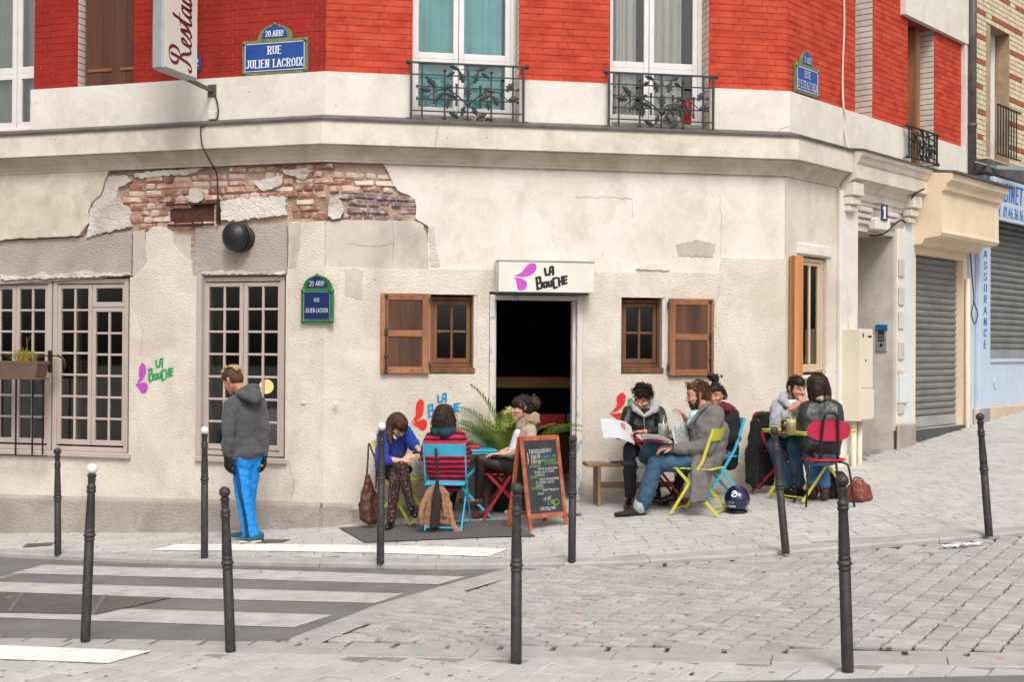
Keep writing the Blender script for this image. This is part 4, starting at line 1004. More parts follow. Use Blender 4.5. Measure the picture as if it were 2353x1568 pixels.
SER = {'R': [(.1, 0), (.1, 1), (.56, 0)], 'U': [(.1, 1), (.51, 1)], 'J': [(.34, 1)], 'L': [(.1, 1), (.1, 0)], 'I': [(.1, 0), (.1, 1)], 'N': [(.1, 0), (.1, 1), (.52, 1)], 'A': [(.04, 0), (.56, 0)], 'X': [(.06, 0), (.06, 1), (.54, 0), (.54, 1)], 'E': [(.1, 0), (.1, 1)], 'D': [(.1, 0), (.1, 1)], 'P': [(.1, 0), (.1, 1)], 'T': [(.29, 0)], '1': [(.2, 0)], 'r': [(.1, 0)]}
def text_width(s, sp=.1): return sum(GL[c][0] + sp for c in s) - sp
def letters(mb, s, x, z, h, wd=None, rx=.06, ry=.06, ang=0, serif=False, y=0.0, M=None, center=True, slant=0.0, sp=.1, wob=0.0, rr=None):
 W_ = text_width(s, sp); k = (wd / W_) if wd else h
 cx = x - W_ * k / 2 if center else x
 strokes = []
 for c in s:
  g = GL[c]; dy = (rr.uniform(-wob, wob) if rr else 0)
  def tr(p): return (cx + p[0] * k + slant * p[1] * h, z + (p[1] + dy) * h)
  for st in g[1]:
   q = smooth(st, 3) if len(st) > 3 else st
   strokes.append([tr(p) for p in q])
  if serif and c in SER:
   for p in SER[c]: strokes.append([tr((p[0] - .13, p[1])), tr((p[0] + .13, p[1]))])
  cx += (g[0] + sp) * k
 return pen(mb, strokes, rx * k, ry * h, ang, y, M)
# ------------------------------------------------------------------ street name plates
def arch(w, h, n=10, flat=.0):
 return [(-w / 2, 0), (w / 2, 0)] + [(w / 2 * math.cos(a), h * math.sin(a) * .92 + h * .08) for a in [math.pi * i / n for i in range(n + 1)]]
def street_sign(wall, u0, u1, um, vt, vm, vb, uc0, uc1, label, top, rows, fm, pm, serif, th=.03, wt=.085, name='street_name_sign', newer=False):
 xc = (wall.x(u0, 0, (vm + vb) / 2) + wall.x(u1, 0, (vm + vb) / 2)) / 2; w_ = wall.x(u1, 0, (vm + vb) / 2) - wall.x(u0, 0, (vm + vb) / 2)
 z0, z1, z2 = wall.z(um, vb), wall.z(um, vm), wall.z(um, vt); H = z1 - z0
 yb = -BAND - .004 if z0 > ZB - .4 else -.012
 yb = -.012
 root = thing(name, label, 'sign', M=wall.M @ T(xc, yb, z0)); M = WM[root.name]
 f = .03 if not newer else .028
 MB().plate(rect(-w_ / 2, w_ / 2, 0, H), [], -th, 0).build('plate_frame', fm, root, M)
 MB().plate(rect(-w_ / 2 + f, w_ / 2 - f, f, H - f), [], -th - .004, -th).build('plate', pm, root, M)
 b = MB(); g = .006 if not newer else .003
 for q in (rect(-w_ / 2 + f + .004, w_ / 2 - f - .004, f + .004, f + .004 + g), rect(-w_ / 2 + f + .004, w_ / 2 - f - .004, H - f - .004 - g, H - f - .004), rect(-w_ / 2 + f + .004, -w_ / 2 + f + .004 + g, f + .01, H - f - .01), rect(w_ / 2 - f - .004 - g, w_ / 2 - f - .004, f + .01, H - f - .01)):
  b.plate(q, [], -th - .006, -th - .003)
 b.build('white_line', MAT['enamel_white'] if not newer else mat('dull_white_line', srgb(176, 190, 200), .5), root, M)
 for sx_ in (-1, 1):
  for zz in (f * .8, H - f * .8):
   MB().lathe([(.026, 0), (.024, .008), (.012, .01), (.011, .016), (.003, .017)], 14, T(sx_ * (w_ / 2 - f * .8), -th, zz) @ RX(math.pi / 2)).build('corner_boss', fm, root, M, True)
 cw = wall.x(uc1, 0, vm) - wall.x(uc0, 0, vm); ch = z2 - z1
 MB().plate([(x, z + H - .005) for x, z in arch(cw, ch)], [], -th + .003, 0).build('cartouche_frame', fm, root, M)
 MB().plate([(x, z + H + ch * .12) for x, z in arch(cw * .72, ch * .72)], [], -th - .004, 0).build('cartouche', pm, root, M)
 MB().lathe([(.024, 0), (.02, .012), (.008, .014), (.007, .02), (.002, .021)], 12, T(0, -th + .002, H + ch * .93) @ RX(math.pi / 2)).build('boss', fm, root, M, True)
 b = MB(); letters(b, top, 0, H + ch * .2, ch * .34, cw * .52,  wt if serif else .05, .045, 0, serif, -th - .006)
 b.build('lettering', MAT['enamel_white'], root, M)
 for s, zf, hf, wf in rows:
  b = MB(); letters(b, s, 0, H * zf, H * hf, w_ * wf, wt if serif else .05, .045, 0, serif, -th - .006)
  b.build('lettering', MAT['enamel_white'], root, M)
 return root
street_sign(WL, 561, 711, 636, 55, 92, 171, 600, 680, 'blue street plate RUE JULIEN LACROIX in green bronze frame on the red brick', '20.ARR!', [('RUE', .58, .22, .21), ('JULIEN LACROIX', .2, .22, .86)], MAT['bronze'], MAT['sign_blue'], True)
street_sign(WR, 1820, 1874, 1848, 118, 153, 219, 1833, 1862, "blue street plate RUE D'EUPATORIA high at the right corner", '20.ARR!', [('RUE', .58, .22, .26), ("D'EUPATORIA", .2, .24, .84)], MAT['bronze'], MAT['sign_blue'], True, wt=.03)
street_sign(WL, 696, 769, 733, 632, 664, 743, 700, 766, 'navy and green street plate RUE JULIEN LACROIX beside the small shuttered window', '20 ARR!', [('RUE', .62, .10, .18), ('JULIEN LACROIX', .31, .12, .72)], MAT['sign_green'], MAT['sign_navy'], False, newer=True)
# ------------------------------------------------------------------ projecting restaurant sign
q = WL.px(494, 212); M0 = WL.M @ T(q[0], 0, q[1])
rs = thing('restaurant_sign', 'projecting off-white lightbox with maroon script lettering on a grey bracket', 'sign', M=M0)
t0, t1, th = .46, 1.10, .066; zb0 = .02; zt0 = 2.6
MB().box(-th, th, -t1, -t0, zb0, zt0, None, .02).build('casing', MAT['aluminium'], rs, M0)
MF = M0 @ T(th, 0, 0) @ RZ(math.pi / 2)            # face looking right: local x runs from the outer edge to the wall
MB().plate(rect(-t1 + .025, -t0 - .02, zb0 + .03, zt0 - .03), [], -.004, 0).build('face', MAT['sign_white'], rs, MF)
MF2 = M0 @ T(-th, 0, 0) @ RZ(-math.pi / 2)
MB().plate(rect(t0 + .02, t1 - .025, zb0 + .03, zt0 - .03), [], -.004, 0).build('face', MAT['sign_white'], rs, MF2)
script = [[(.36, 1.0), (.3, .6), (.2, .2), (.08, .02), (-.08, .0), (-.14, .1), (-.06, .16)], [(.3, .62), (.12, .66), (.0, .8), (.06, .98), (.3, 1.08), (.58, 1.04), (.7, .86), (.62, .64), (.42, .54), (.32, .54)], [(.36, .54), (.5, .4), (.6, .14), (.74, .02), (.9, .12)],
  [(.86, .1), (1.08, .26), (1.16, .42), (1.06, .5), (.95, .34), (.95, .1), (1.06, .0), (1.24, .1), (1.4, .34)], [(1.4, .34), (1.5, .54), (1.54, .34), (1.56, .12), (1.44, .0), (1.34, .06)], [(1.5, .02), (1.7, .2), (1.92, .6)],
  [(2.04, .92), (1.9, .4), (1.86, .1), (1.96, .0), (2.14, .16)], [(1.74, .56), (2.16, .6)],
  [(2.5, .42), (2.38, .5), (2.22, .34), (2.18, .12), (2.28, .0), (2.44, .16), (2.54, .5)], [(2.54, .5), (2.48, .16), (2.56, .0), (2.74, .18)],
  [(2.8, .48), (2.72, .16), (2.8, .0), (2.96, .14), (3.08, .48)], [(3.08, .48), (3.02, .14), (3.1, .0), (3.28, .2)],
  [(3.3, .4), (3.4, .5), (3.46, .46), (3.44, .2), (3.5, .0), (3.66, .16)], [(4.0, .42), (3.88, .5), (3.72, .34), (3.68, .12), (3.78, .0), (3.94, .16), (4.04, .5)], [(4.04, .5), (3.98, .16), (4.06, .0), (4.24, .18)]]
hs_ = .40
b = MB(); strokes = [[(-t0 - .13 - y * hs_ * .95, zb0 + .10 + x * .235) for x, y in smooth(s, 6)] for s in script]
pen(b, strokes, .006, .017, math.radians(20), -.006)
b.build('lettering', MAT['maroon'], rs, MF)
b = MB().bar((0, 0, .0), (0, -t0 - .06, .03), .035, .035, (0, 0, 1)).bar((0, 0, 1.9), (0, -t0 - .06, 1.9), .03, .03)
b.build('bracket', MAT['zinc'], rs, M0)
MB().box(-.05, .05, -.015 - BAND, -BAND + .004, -.06, .07, None, .004).build('wall_plate', MAT['zinc'], rs, M0)
q = WL.px(457, 140); M0 = WL.M @ T(q[0], -.012, q[1] - .1)
hn = thing('house_number', 'narrow blue enamel number plate half hidden behind the projecting sign', 'sign', M=M0)
MB().box(-.11, .03, -.01, 0, 0, .16, None, .003).build('plate', MAT['sign_blue'], hn, M0)
b = MB(); letters(b, '2', -.015, .05, .07, .05, .07, .07, 0, False, -.012); b.build('lettering', MAT['enamel_white'], hn, M0)
# ------------------------------------------------------------------ LA BOUCHE: sign box over the door and stencils on the wall
LB = [[(1383, 282), (1392, 330)], [(1392, 330), (1412, 323)], [(1416, 328), (1420, 274)], [(1420, 274), (1438, 270)], [(1438, 270), (1441, 326)], [(1419, 306), (1440, 303)],
 [(1326, 344), (1334, 426)], [(1324, 350), (1350, 340)], [(1350, 340), (1354, 374)], [(1330, 384), (1362, 378)], [(1362, 378), (1364, 414)], [(1334, 426), (1364, 414)],
 [(1374, 380), (1378, 412)], [(1378, 412), (1398, 408)], [(1398, 408), (1396, 376)], [(1396, 376), (1374, 380)],
 [(1408, 372), (1412, 404)], [(1412, 404), (1430, 402)], [(1430, 402), (1428, 366)],
 [(1466, 346), (1440, 352)], [(1440, 352), (1446, 418)], [(1446, 418), (1468, 410)], [(1478, 348), (1483, 402)], [(1500, 338), (1505, 392)], [(1480, 374), (1503, 366)],
 [(1534, 336), (1511, 340)], [(1511, 340), (1516, 388)], [(1516, 388), (1534, 382)], [(1513, 364), (1532, 359)]]
D1 = [(1172, 331), (1222, 312), (1250, 275), (1275, 252), (1302, 246), (1324, 256), (1326, 285), (1310, 312), (1280, 330), (1245, 340), (1210, 338)]
D2 = [(1172, 345), (1205, 346), (1235, 356), (1257, 372), (1262, 398), (1248, 424), (1218, 432), (1198, 420), (1192, 390), (1186, 362)]
def zc(zx, zy): return (786.0 + zx * .33673, 521.9 + zy * .33673)       # detail view (1280,850) to layout units
def za(zx, zy): return (zx * .33673, 521.9 + zy * .33673)
def close_smooth(pts, k=4):
 n = len(pts); P = pts + pts[:1]
 return smooth(P, k)[:-1]
sx0, sx1 = WC.x(1146, -.22, 640), WC.x(1366, -.22, 640); szb, szt = WC.z(1240, 672, -.22), WC.z(1240, 602, -.22)
ss = thing('shop_sign', 'cream box sign over the door reading LA BOUCHE with pink splash', 'sign', M=WC.M @ T((sx0 + sx1) / 2, 0, szb)); M = WM[ss.name]
hw_ = (sx1 - sx0) / 2; hh = szt - szb
MB().box(-hw_, hw_, -.22, -.006, 0, hh, None, .004).build('box', MAT['sign_white'], ss, M)
MB().box(-hw_ - .004, hw_ + .004, -.226, -.008, hh + .001, hh + .016, None, .002).build('cap', MAT['aluminium'], ss, M)
MB().box(-hw_ - .002, hw_ - .06, -.20, -.05, -.02, -.001).build('underside', MAT['iron'], ss, M)
def on_sign(zx, zy):
 q = WC.px(*zc(zx, zy), -.2215); return (q[0] - (sx0 + sx1) / 2, q[1] - szb)
b = MB()
for d in (D1, D2): b.plate(close_smooth([on_sign(*p) for p in d]), [], -.2235, -.2205)
b.build('splash', MAT['magenta'], ss, M)
b = MB(); pen(b, [[on_sign(*p) for p in s] for s in LB], .0135, .011, .3, -.2225, n=4); b.build('lettering', MAT['black_paint'], ss, M)
def stencil(wall, drops, conv, dm, lm, let, y, nm, lab):
 root = part(MB().plate(jag(close_smooth([wall.px(*conv(*p)) for p in drops[0]]), .004, .02, 3), [], y, y + .001), nm, MAT[dm], wall, label=lab)
 for d in drops[1:]: part(MB().plate(jag(close_smooth([wall.px(*conv(*p)) for p in d]), .004, .02, 4), [], y, y + .001), 'splash', MAT[dm], wall, root)
 if let:
  b = MB(); pen(b, [[wall.px(*let(*p)) for p in s] for s in LB], .0115, .0095, .3, y, n=4); part(b, 'lettering', MAT[lm], wall, root)
def aff(x0, y0, sx_, sy, sh, conv):
 """map logo coordinates (1315..1537, 268..432) into a detail view box with a shear"""
 return lambda zx, zy: conv(x0 + (zx - 1318) * sx_ + (432 - zy) * sh, y0 + (zy - 432) * sy - (zx - 1318) * .0)
stencil(WL, [[(930, 1076), (948, 1040), (948, 985), (958, 945), (975, 931), (994, 945), (998, 985), (985, 1025), (960, 1055)], [(926, 1080), (955, 1066), (990, 1062), (1008, 1080), (1006, 1112), (988, 1136), (962, 1125), (948, 1100)]], za, 'spray_violet', 'spray_green',
  aff(1008, 1060, .78, 1.0, .05, lambda a, b_: za(a, b_)), -.006, 'painted_logo', 'violet splash and green LA BOUCHE stencilled between the tall windows')
stencil(WC, [[(470, 1336), (498, 1295), (502, 1225), (518, 1185), (540, 1178), (556, 1195), (556, 1250), (540, 1295), (505, 1325)], [(480, 1345), (520, 1322), (560, 1314), (579, 1335), (572, 1375), (550, 1390), (520, 1370)]], zc, 'spray_red', 'spray_blue',
  aff(575, 1306, 1.0, 1.05, .08, zc), -.011, 'painted_logo', 'red splash and blue LA BOUCHE stencilled left of the door')
stencil(WC, [[(1826, 1270), (1870, 1225), (1872, 1165), (1890, 1140), (1914, 1133), (1932, 1150), (1932, 1185), (1912, 1225), (1870, 1258)], [(1826, 1276), (1870, 1272), (1930, 1268), (1960, 1290), (1950, 1330), (1880, 1335), (1868, 1305)]], zc, 'spray_red', 'spray_green',
  aff(1945, 1275, .78, 1.1, .03, zc), -.011, 'painted_logo', 'red splash and green lettering stencilled right of the door')
# ------------------------------------------------------------------ vent hood, cables, small fittings
q = WL.px(556, 547, -.0); M0 = WL.M @ T(q[0], .028, q[1])
vh = thing('vent_hood', 'round black plastic extractor hood on the grey roughcast panel', 'vent', M=M0)
MX = M0 @ RX(math.pi / 2)                           # +z of the lathe points out of the wall
MB().lathe([(.14, 0), (.14, .015), (.12, .02), (.12, .1), (.09, .1)], 28).build('collar', MAT['plastic_black'], vh, MX, True)
Mt = M0 @ T(-.03, -.12, .01) @ RZ(-.22) @ RX(math.pi / 2)
MB().lathe([(.13, -.05), (.155, -.04), (.155, 0), (.152, .02), (.135, .05), (.12, .06), (.1, .085), (.05, .105), (.002, .112)], 32).build('dome', MAT['plastic_black'], vh, Mt, True)
MB().lathe([(.145, -.075), (.165, -.07), (.165, -.055), (.145, -.05)], 32).build('rim', MAT['plastic_black'], vh, Mt, True)
def cable(wall, pts, r, m, y=-.012, name='cable', k=6):
 P = []
 for p in pts:
  yy = p[2] if len(p) > 2 else y
  q = wall.px(p[0], p[1], yy); P.append((q[0], yy, q[1]))
 return part(MB().tube(smooth(P, k), r, 6), name, MAT[m], wall, smooth=True)
cable(WL, [(494, 218, -.07), (500, 240, -.08), (501, 262, -.08), (494, 278, -.1), (466, 290, -.215), (461, 296, -.225), (464, 330, -.225), (473, 352, -.21), (484, 372, -.14), (493, 386, -.06), (498, 400, -.04), (500, 430, -.02), (501, 458, -.015)], .008, 'cable')
cable(WL, [(485, 382, -.1), (497, 396, -.045), (500, 420, -.03), (500, 455, -.02)], .005, 'cable')
b = MB().box(WL.x(477, -.08), WL.x(493, -.08), -BAND - .05, -BAND, WL.z(485, 275, -.08), WL.z(485, 256, -.08), None, .004)
part(b, 'junction_box', MAT['white_paint'], WL)
cable(WR, [(1939, -10, -.02), (1940, 60, -.02), (1937, 130, -.02), (1936, 190, -.02), (1938, 240, -BAND - .01), (1942, 270, -BAND - .012), (1941, 300, -BAND - .012), (1950, 342, -.12)], .012, 'cream_cable', name='cable')
cable(WR, [(1990, 347, -.19), (2018, 352, -.21), (2030, 360, -.21), (2025, 378, -.21), (2008, 395, -.2), (2000, 408, -.15), (1980, 420, -.08), (1964, 440, -.05), (1958, 470, -.05), (1957, 640, -.05), (1956, 720, -.05), (1952, 740, -.08), (1953, 756, -.1)], .008, 'cream_cable', name='cable')
for u, v in ((1070, 430), (1095, 437), (1090, 585)): pass
for u, v in ((698, 925), (773, 928)):
 q = WL.px(u, v); part(MB().box(q[0] - .03, q[0] + .03, -.014, .0, q[1] - .02, q[1] + .02, None, .005), 'wall_anchor', MAT['white_paint'], WL)
q = WL.px(549, 602, .028); part(MB().box(q[0] - .05, q[0] + .05, .02, .03, q[1] - .008, q[1] + .008), 'brick_scrap', BR[0], WL)
# ------------------------------------------------------------------ right front: entrance, shopfront with roller shutter
def rx(u, y=0.0, v=700): return WR.x(u, y, v)
xe0, xe1 = rx(1961, 0, 800), rx(2049, 0, 800); xq = rx(2090, 0, 700)
zl = WR.z(2005, 536)
x_p0 = rx(1921, 0, 700)
part(MB().plate([(x_p0, ZLOW), (xe0, ZLOW), (xe0, zl), (xe1, zl), (xe1, ZLOW), (xq, ZLOW), (xq, ZF - .1), (x_p0, ZF - .1)], [], -.02, .75), 'entrance_wall', MAT['stone_jamb'], WR)
part(MB().box(x_p0 - .003, xe0 - .01, -.06, -.021, ZLOW, WR.z(1940, 440), None, .006), 'entrance_pilaster', MAT['white_paint'], WR)
part(MB().box(rx(1931), rx(1957), -.10, -.0605, ZLOW, .62, None, .008), 'pilaster_base', MAT['stone_jamb'], WR)
b = MB().box(xe1 + .02, rx(2068), -.06, -.021, WR.z(2060, 990), zl + .1, None, .005)
part(b, 'entrance_pilaster', MAT['white_paint'], WR)
for v in (595, 660, 715, 785, 850, 910): part(MB().box(xe1 + .04, xe1 + .20, -.085, -.0605, WR.z(2058, v + 42), WR.z(2058, v), None, .01), 'carved_block', MAT['stone_jamb'], WR)
part(MB().box(rx(2068) + .002, xq + .02, -.055, -.021, ZLOW, zl + .28, None, .004), 'painted_pier', MAT['pale_grey_blue'], WR)
part(MB().box(xe1 - .02, xq - .02, -.11, -.061, ZLOW, WR.z(2050, 975), None, .02), 'corner_stone', MAT['stone_base'], WR)
part(MB().box(xe0 + .0, xe1, .72, .75, ZLOW, zl, None), 'entrance_door', mat('dark_plum_door', srgb(44, 24, 24), .5, .2, 5), WR)
part(MB().box(xe0, xe1, .66, .72, WR.z(1975, 690, .7), WR.z(1975, 672, .7), None, .01), 'door_rail', mat('dark_plum_rail', srgb(60, 36, 34), .5), WR)
xt0, xt1 = rx(1926, 0, 400), rx(2118, 0, 420)
prof = [(.0, -.16), (.04, -.16), (.04, -.12), (.07, -.1), (.07, -.02), (.10, .0), (.12, .05), (.2, .09), (.23, .10), (.23, .26), (.25, .28), (.27, .33), (.3, .36), (.31, .40), (0, .44)]
en = part(sweep(prof, [wp(WR, xt0), wp(WR, xt1)], ZS + .0), 'entablature', MAT['cornice'])
part(sweep([(.31, .40), (.325, .40), (.325, .425), (.0, .47)], [wp(WR, xt0 - .01), wp(WR, xt1 + .05)], ZS + .0), 'cornice_flashing', MAT['zinc'], parent=en)
for u in (1957, 2093):
 x = rx(u, -.1, 420); b = MB()
 b.box(x - .13, x + .13, -.20, -.04, ZS - .1, ZS + .06, None, .012); b.box(x - .115, x + .115, -.165, -.04, ZS - .2, ZS - .102, None, .012); b.box(x - .10, x + .10, -.13, -.04, ZS - .28, ZS - .202, None, .012)
 part(b, 'console', MAT['cornice'], WR, en)
xk = rx(2024, -.1, 480)
part(MB().box(xk - .2, xk + .2, -.14, -.02, zl + .02, ZS - .29, None, .02), 'keystone', MAT['white_paint'], WR)
for s in (-1, 1):
 b = MB()
 for i, o in enumerate((.10, .08, .055)): b.box(xk + (.205 if s > 0 else -.55), xk + (.55 if s > 0 else -.205), -o, -.02, zl + .22 - .07 * i, zl + .285 - .07 * i, None, .012)
 part(b, 'lintel_moulding', MAT['stone_jamb'], WR)
M0 = WR.M @ T(WR.x(2031, -.145, 490), -.145, WR.z(2031, 507, -.145))
hn = thing('house_number', 'small blue enamel number 1 over the side street entrance', 'sign', M=M0)
MB().box(-.09, .09, -.012, 0, 0, .20, None, .004).build('plate', MAT['sign_navy'], hn, M0)
b = MB(); letters(b, '1', -.01, .03, .14, .08, .12, .05, 0, True, -.014); b.build('lettering', MAT['enamel_white'], hn, M0)
cable(WR, [(1999, 541, -.02), (2015, 541, -.05), (2035, 535, -.16), (2050, 520, -.1), (2070, 506, -.07), (2084, 510, -.07), (2086, 480, -.08), (2100, 448, -.2), (2124, 434, -.3)], .012, 'cable')
xa_, xb_ = rx(1939, -.1, 860), rx(1976, -.1, 860); z0, z1 = WR.z(1960, 969, -.2), WR.z(1960, 756, -.2)
mc = thing('meter_cabinet', 'tall cream metal meter cabinet on two pipes by the entrance', 'cabinet', M=WR.M @ T((xa_ + xb_) / 2, -.06, z0)); M = WM[mc.name]; hw_ = .165; H = z1 - z0
MB().box(-hw_, hw_, -.22, 0, 0, H, None, .006).build('casing', MAT['box_cream'], mc, M)
MB().box(-hw_ + .012, hw_ - .012, -.228, -.2205, H * .36, H - .02, None, .003).build('door', MAT['box_cream'], mc, M)
MB().box(-hw_ + .012, hw_ + .02, -.232, -.2205, .02, H * .34, None, .003).build('lower_door', MAT['box_cream'], mc, M)
MB().lathe([(.012, 0), (.012, .008), (.004, .01)], 10, T(-.04, -.228, H * .66) @ RX(math.pi / 2)).build('lock', MAT['iron'], mc, M)
MB().box(-.12, -.09, -.2295, -.2285, H - .1, H - .05).box(.02, .12, -.2295, -.2285, H - .1, H - .075).build('sticker', MAT['sign_navy'], mc, M)
for s in (-.07, .08): MB().tube([(s, -.1, 0), (s, -.1, -1.0)], .032, 12).build('pipe', MAT['box_cream'], mc, M, True)
zz0, zz1 = WR.z(2003, 808, .1), WR.z(2003, 745, .1)
MJ = WR.M @ T(xe1, .13, zz0) @ RZ(-math.pi / 2)
ic = thing('intercom', 'steel entry keypad with blue top label on the entrance jamb', 'intercom', M=MJ); H = zz1 - zz0
MB().box(-.07, .07, -.02, .0, 0, H * .76, None, .004).build('plate', MAT['aluminium'], ic, MJ)
MB().box(-.078, .078, -.024, .0, H * .77, H, None, .004).build('label_plate', mat('teal_label', srgb(20, 104, 150), .5), ic, MJ)
b = MB()
for i in range(3):
 for j in range(4): b.box(-.042 + i * .03, -.02 + i * .03, -.026, -.0205, H * .38 + j * .04, H * .38 + j * .04 + .026, None, .002)
b.box(-.03, .03, -.024, -.0205, H * .68, H * .72)
b.ball((0, -.02, H * .24), .022, 10, 6, (1, .5, 1))
b.build('keys', MAT['black_iron'], ic, MJ)
xs0, xs1 = rx(2091, 0, 700), rx(2216, 0, 700); xh0, xh1 = rx(2097, 0, 800), rx(2206, 0, 800); zs1 = WR.z(2100, 583); zs0 = ground(5.3, 16.9) + .18
part(MB().plate([(xs0, ZLOW), (xh0, ZLOW), (xh0, zs1), (xh1, zs1), (xh1, ZLOW), (xs1, ZLOW), (xs1, ZF - .3), (xs0, ZF - .3)], [], -.04, .25), 'shopfront_frame', MAT['peach'], WR)
xb0 = WR.px(2143, 520, -.42)[0]; xb1 = WR.px(2274, 520, -.42)[0]; zb0_ = WR.z(2150, 505, -.42); zt_ = WR.z(2150, 447, -.42)
hb = WR.z(2210, 440, -.42); lb = WR.z(2150, 528, -.42)
b = MB(); prof = [(.04, lb - .16), (.16, lb - .15), (.2, lb - .08), (.40, lb - .06), (.43, lb - .02), (.42, lb + .03), (.42, hb - .06), (.47, hb - .04), (.48, hb + .03), (.55, hb + .08), (.56, hb + .16), (.02, hb + .22)]
can = part(sweep(prof, [wp(WR, xs0 - .02), wp(WR, xs1 + .15)], 0), 'shop_canopy', MAT['peach'])
part(sweep([(.5, hb + .165), (.6, hb + .165), (.6, hb + .19), (.0, hb + .26)], [wp(WR, xs0 - .02), wp(WR, xs1 + .25)], 0), 'canopy_flashing', MAT['zinc'], parent=can)
slat_cache = {}
def roller(wall, x0, x1, z0, z1, y, n, label, parent):
 hgt = (z1 - z0) / n; b = MB(); k = 6
 L = x1 - x0
 for i in range(k + 1):
  t = i / k; zz = hgt * t; yy = -.03 * math.sin(math.pi * t) ** .7 if 0 < t < 1 else 0
  b.v += [(0, yy, zz), (L, yy, zz)]
 for i in range(k): b.f.append([2 * i, 2 * i + 1, 2 * i + 3, 2 * i + 2]); b.m.append(0)
 me = b.mesh('slat', MAT['slat'], True)
 root = part(MB().box(x0, x1, y + .03, y + .04, z0, z1), 'roller_shutter', MAT['slat'], wall, parent, label=label)
 for i in range(n): inst(me, 'slat', wall.M @ T(x0, y, z0 + hgt * i), root)
 part(MB().box(x0, x1, y - .03, y + .02, z0 - .14, z0 - .002, None, .004), 'bottom_bar', MAT['aluminium'], wall, root)
 return root
roller(WR, xh0 + .002, xh1 - .002, zs0 + .14, zs1 - .01, .08, 24, 'grey steel roller shutter under the peach canopy', BUILD)
b = MB();
st = part(MB().box(xh0 - .05, xh1 + .05, -.05, .2, zs0 - .5, zs0 - .012, None, .006), 'shop_step', MAT['stone_base'], WR)
nt_ = 7
for i in range(nt_): part(MB().box(xh0 - .04 + (xh1 - xh0 + .08) * i / nt_ + .004, xh0 - .04 + (xh1 - xh0 + .08) * (i + 1) / nt_ - .004, -.062, -.05, zs0 - .16, zs0 - .015, None, .003), 'tile', MAT['dark_tile'], WR, st)
xp = rx(2233, -.1, 200)
part(MB().tube([(xp, -.11, 9), (xp, -.11, ZS + .3)], .055, 12).lathe([(.06, 0), (.064, .01), (.064, .04), (.06, .05)], 12, T(xp, -.11, WR.z(2233, 292, -.1))), 'downpipe', MAT['zinc'], WR, smooth=True)
part(MB().box(rx(2062, -.06, 850), rx(2082, -.06, 850), -.10, -.05, WR.z(2070, 925), WR.z(2070, 862), None, .006), 'gas_cover', MAT['pale_grey_blue'], WR)
# ------------------------------------------------------------------ neighbouring house
NB = thing('neighbouring_house', 'yellow and red brick house with a pale blue shuttered office below', 'building', tuple(WR.w(xRE + 1.5, 0, ground(7, 18.5))))
xn0, xn1 = xRE, xRE + 4.5
YB = mat('yellow_brick', srgb(218, 202, 170), .85, .2, 10, bump=.3, bs=60); YR = mat('rust_red_brick', srgb(162, 92, 68), .85, .2, 10, bump=.3, bs=60); YJ = mat('pale_mortar', srgb(176, 150, 122), .9, .2, 8)
zn0 = WR.z(2240, 372, 0)
xw0, xw1 = rx(2276, 0, 200), rx(2300, 0, 200); zw0, zw1 = WR.z(2285, 365), WR.z(2285, 60)
part(MB().plate(rect(xn0, xn1, zn0, 9.5), [rect(xw0, xw1 + .35, zw0, zw1)], .004, .35), 'brick_wall', YJ, WR, NB)
bwN = NB.children[-1] if NB.children else None
bwN = [o for o in bpy.data.objects if o.parent == NB][-1]
rr = random.Random(9); rest = MB(); nb = 0; z = zn0 + .02; row = 0; CHN = .072
def ybm(L, m):
 k = ('y', round(L, 3), m.name)
 if k not in brick_meshes:
  brick_meshes[k] = MB().box(-L / 2, L / 2, 0, .02, -.032, .032, None, .004).mesh('brick', m)
 return brick_meshes[k]
while z < 7.6:
 x = xn0 - (.0 if row % 2 else .12); k = row
 red = row % 5 == 0
 while x < xn1 - .2:
  L = .22 if k % 2 else .107; k += 1; s, e = max(x, xn0), x + L
  if not (zw0 < z < zw1 and e > xw0 and s < xw1 + .35) and e - s > .04:
   m = YR if (red and rr.random() < .8) else YB
   if z < 6.6 and x < xn0 + 2.3 and nb < 260 and e - s > L - .001:
    inst(ybm(L - .014, m), 'brick', WR.M @ T((s + e) / 2, -.008 + rr.uniform(-.002, .002), z), bwN); nb += 1
   else:
    rest.mi = 1 if m is YR else 0
    rest.box(s + .007, e - .007, -.008, .004, z - .03, z + .03)
  x += L
 z += CHN; row += 1
part(rest, 'further_bricks', [YB, YR], WR, bwN, kind='stuff')
make_window(WR, xw0 + .05, xw1 + .3, zw0, zw1, .2, [(xw0 + .1, xw1 + .25, zw0 + .05, zw1 - .05, 1, 2)], MAT['white_frame'], parent=NB)
box_room(WR, xw0, xw1 + .35, zw0, zw1, .3, .6, MAT['dark_room'])
b = MB().bar((xw0 - .1, -.14, zw0 + .75), (xw1 + .45, -.14, zw0 + .75), .03, .02)
wg = part(b, 'window_guard', MAT['iron'], WR, NB)
for i in range(8): part(MB().bar((xw0 - .08 + .11 * i, -.14, zw0 + .02), (xw0 - .08 + .11 * i, -.14, zw0 + .75), .016, .016, (0, 1, 0)), 'bar', MAT['iron'], WR, wg)
part(MB().bar((xw0 - .1, -.14, zw0 + .04), (xw1 + .45, -.14, zw0 + .04), .02, .02), 'rail', MAT['iron'], WR, wg)
xas0, xas1 = rx(2234, 0, 700), rx(2261, 0, 700)
zsb, zst = WR.z(2300, 828), WR.z(2300, 478)
part(MB().plate([(xn0 - .1, ZLOW), (xn1, ZLOW), (xn1, zsb), (xas1, zsb), (xas1, zst + .3), (xn1, zst + .3), (xn1, zn0), (xn0 - .1, zn0)], [], -.03, .3), 'shopfront', MAT['blue_paint'], WR, NB)
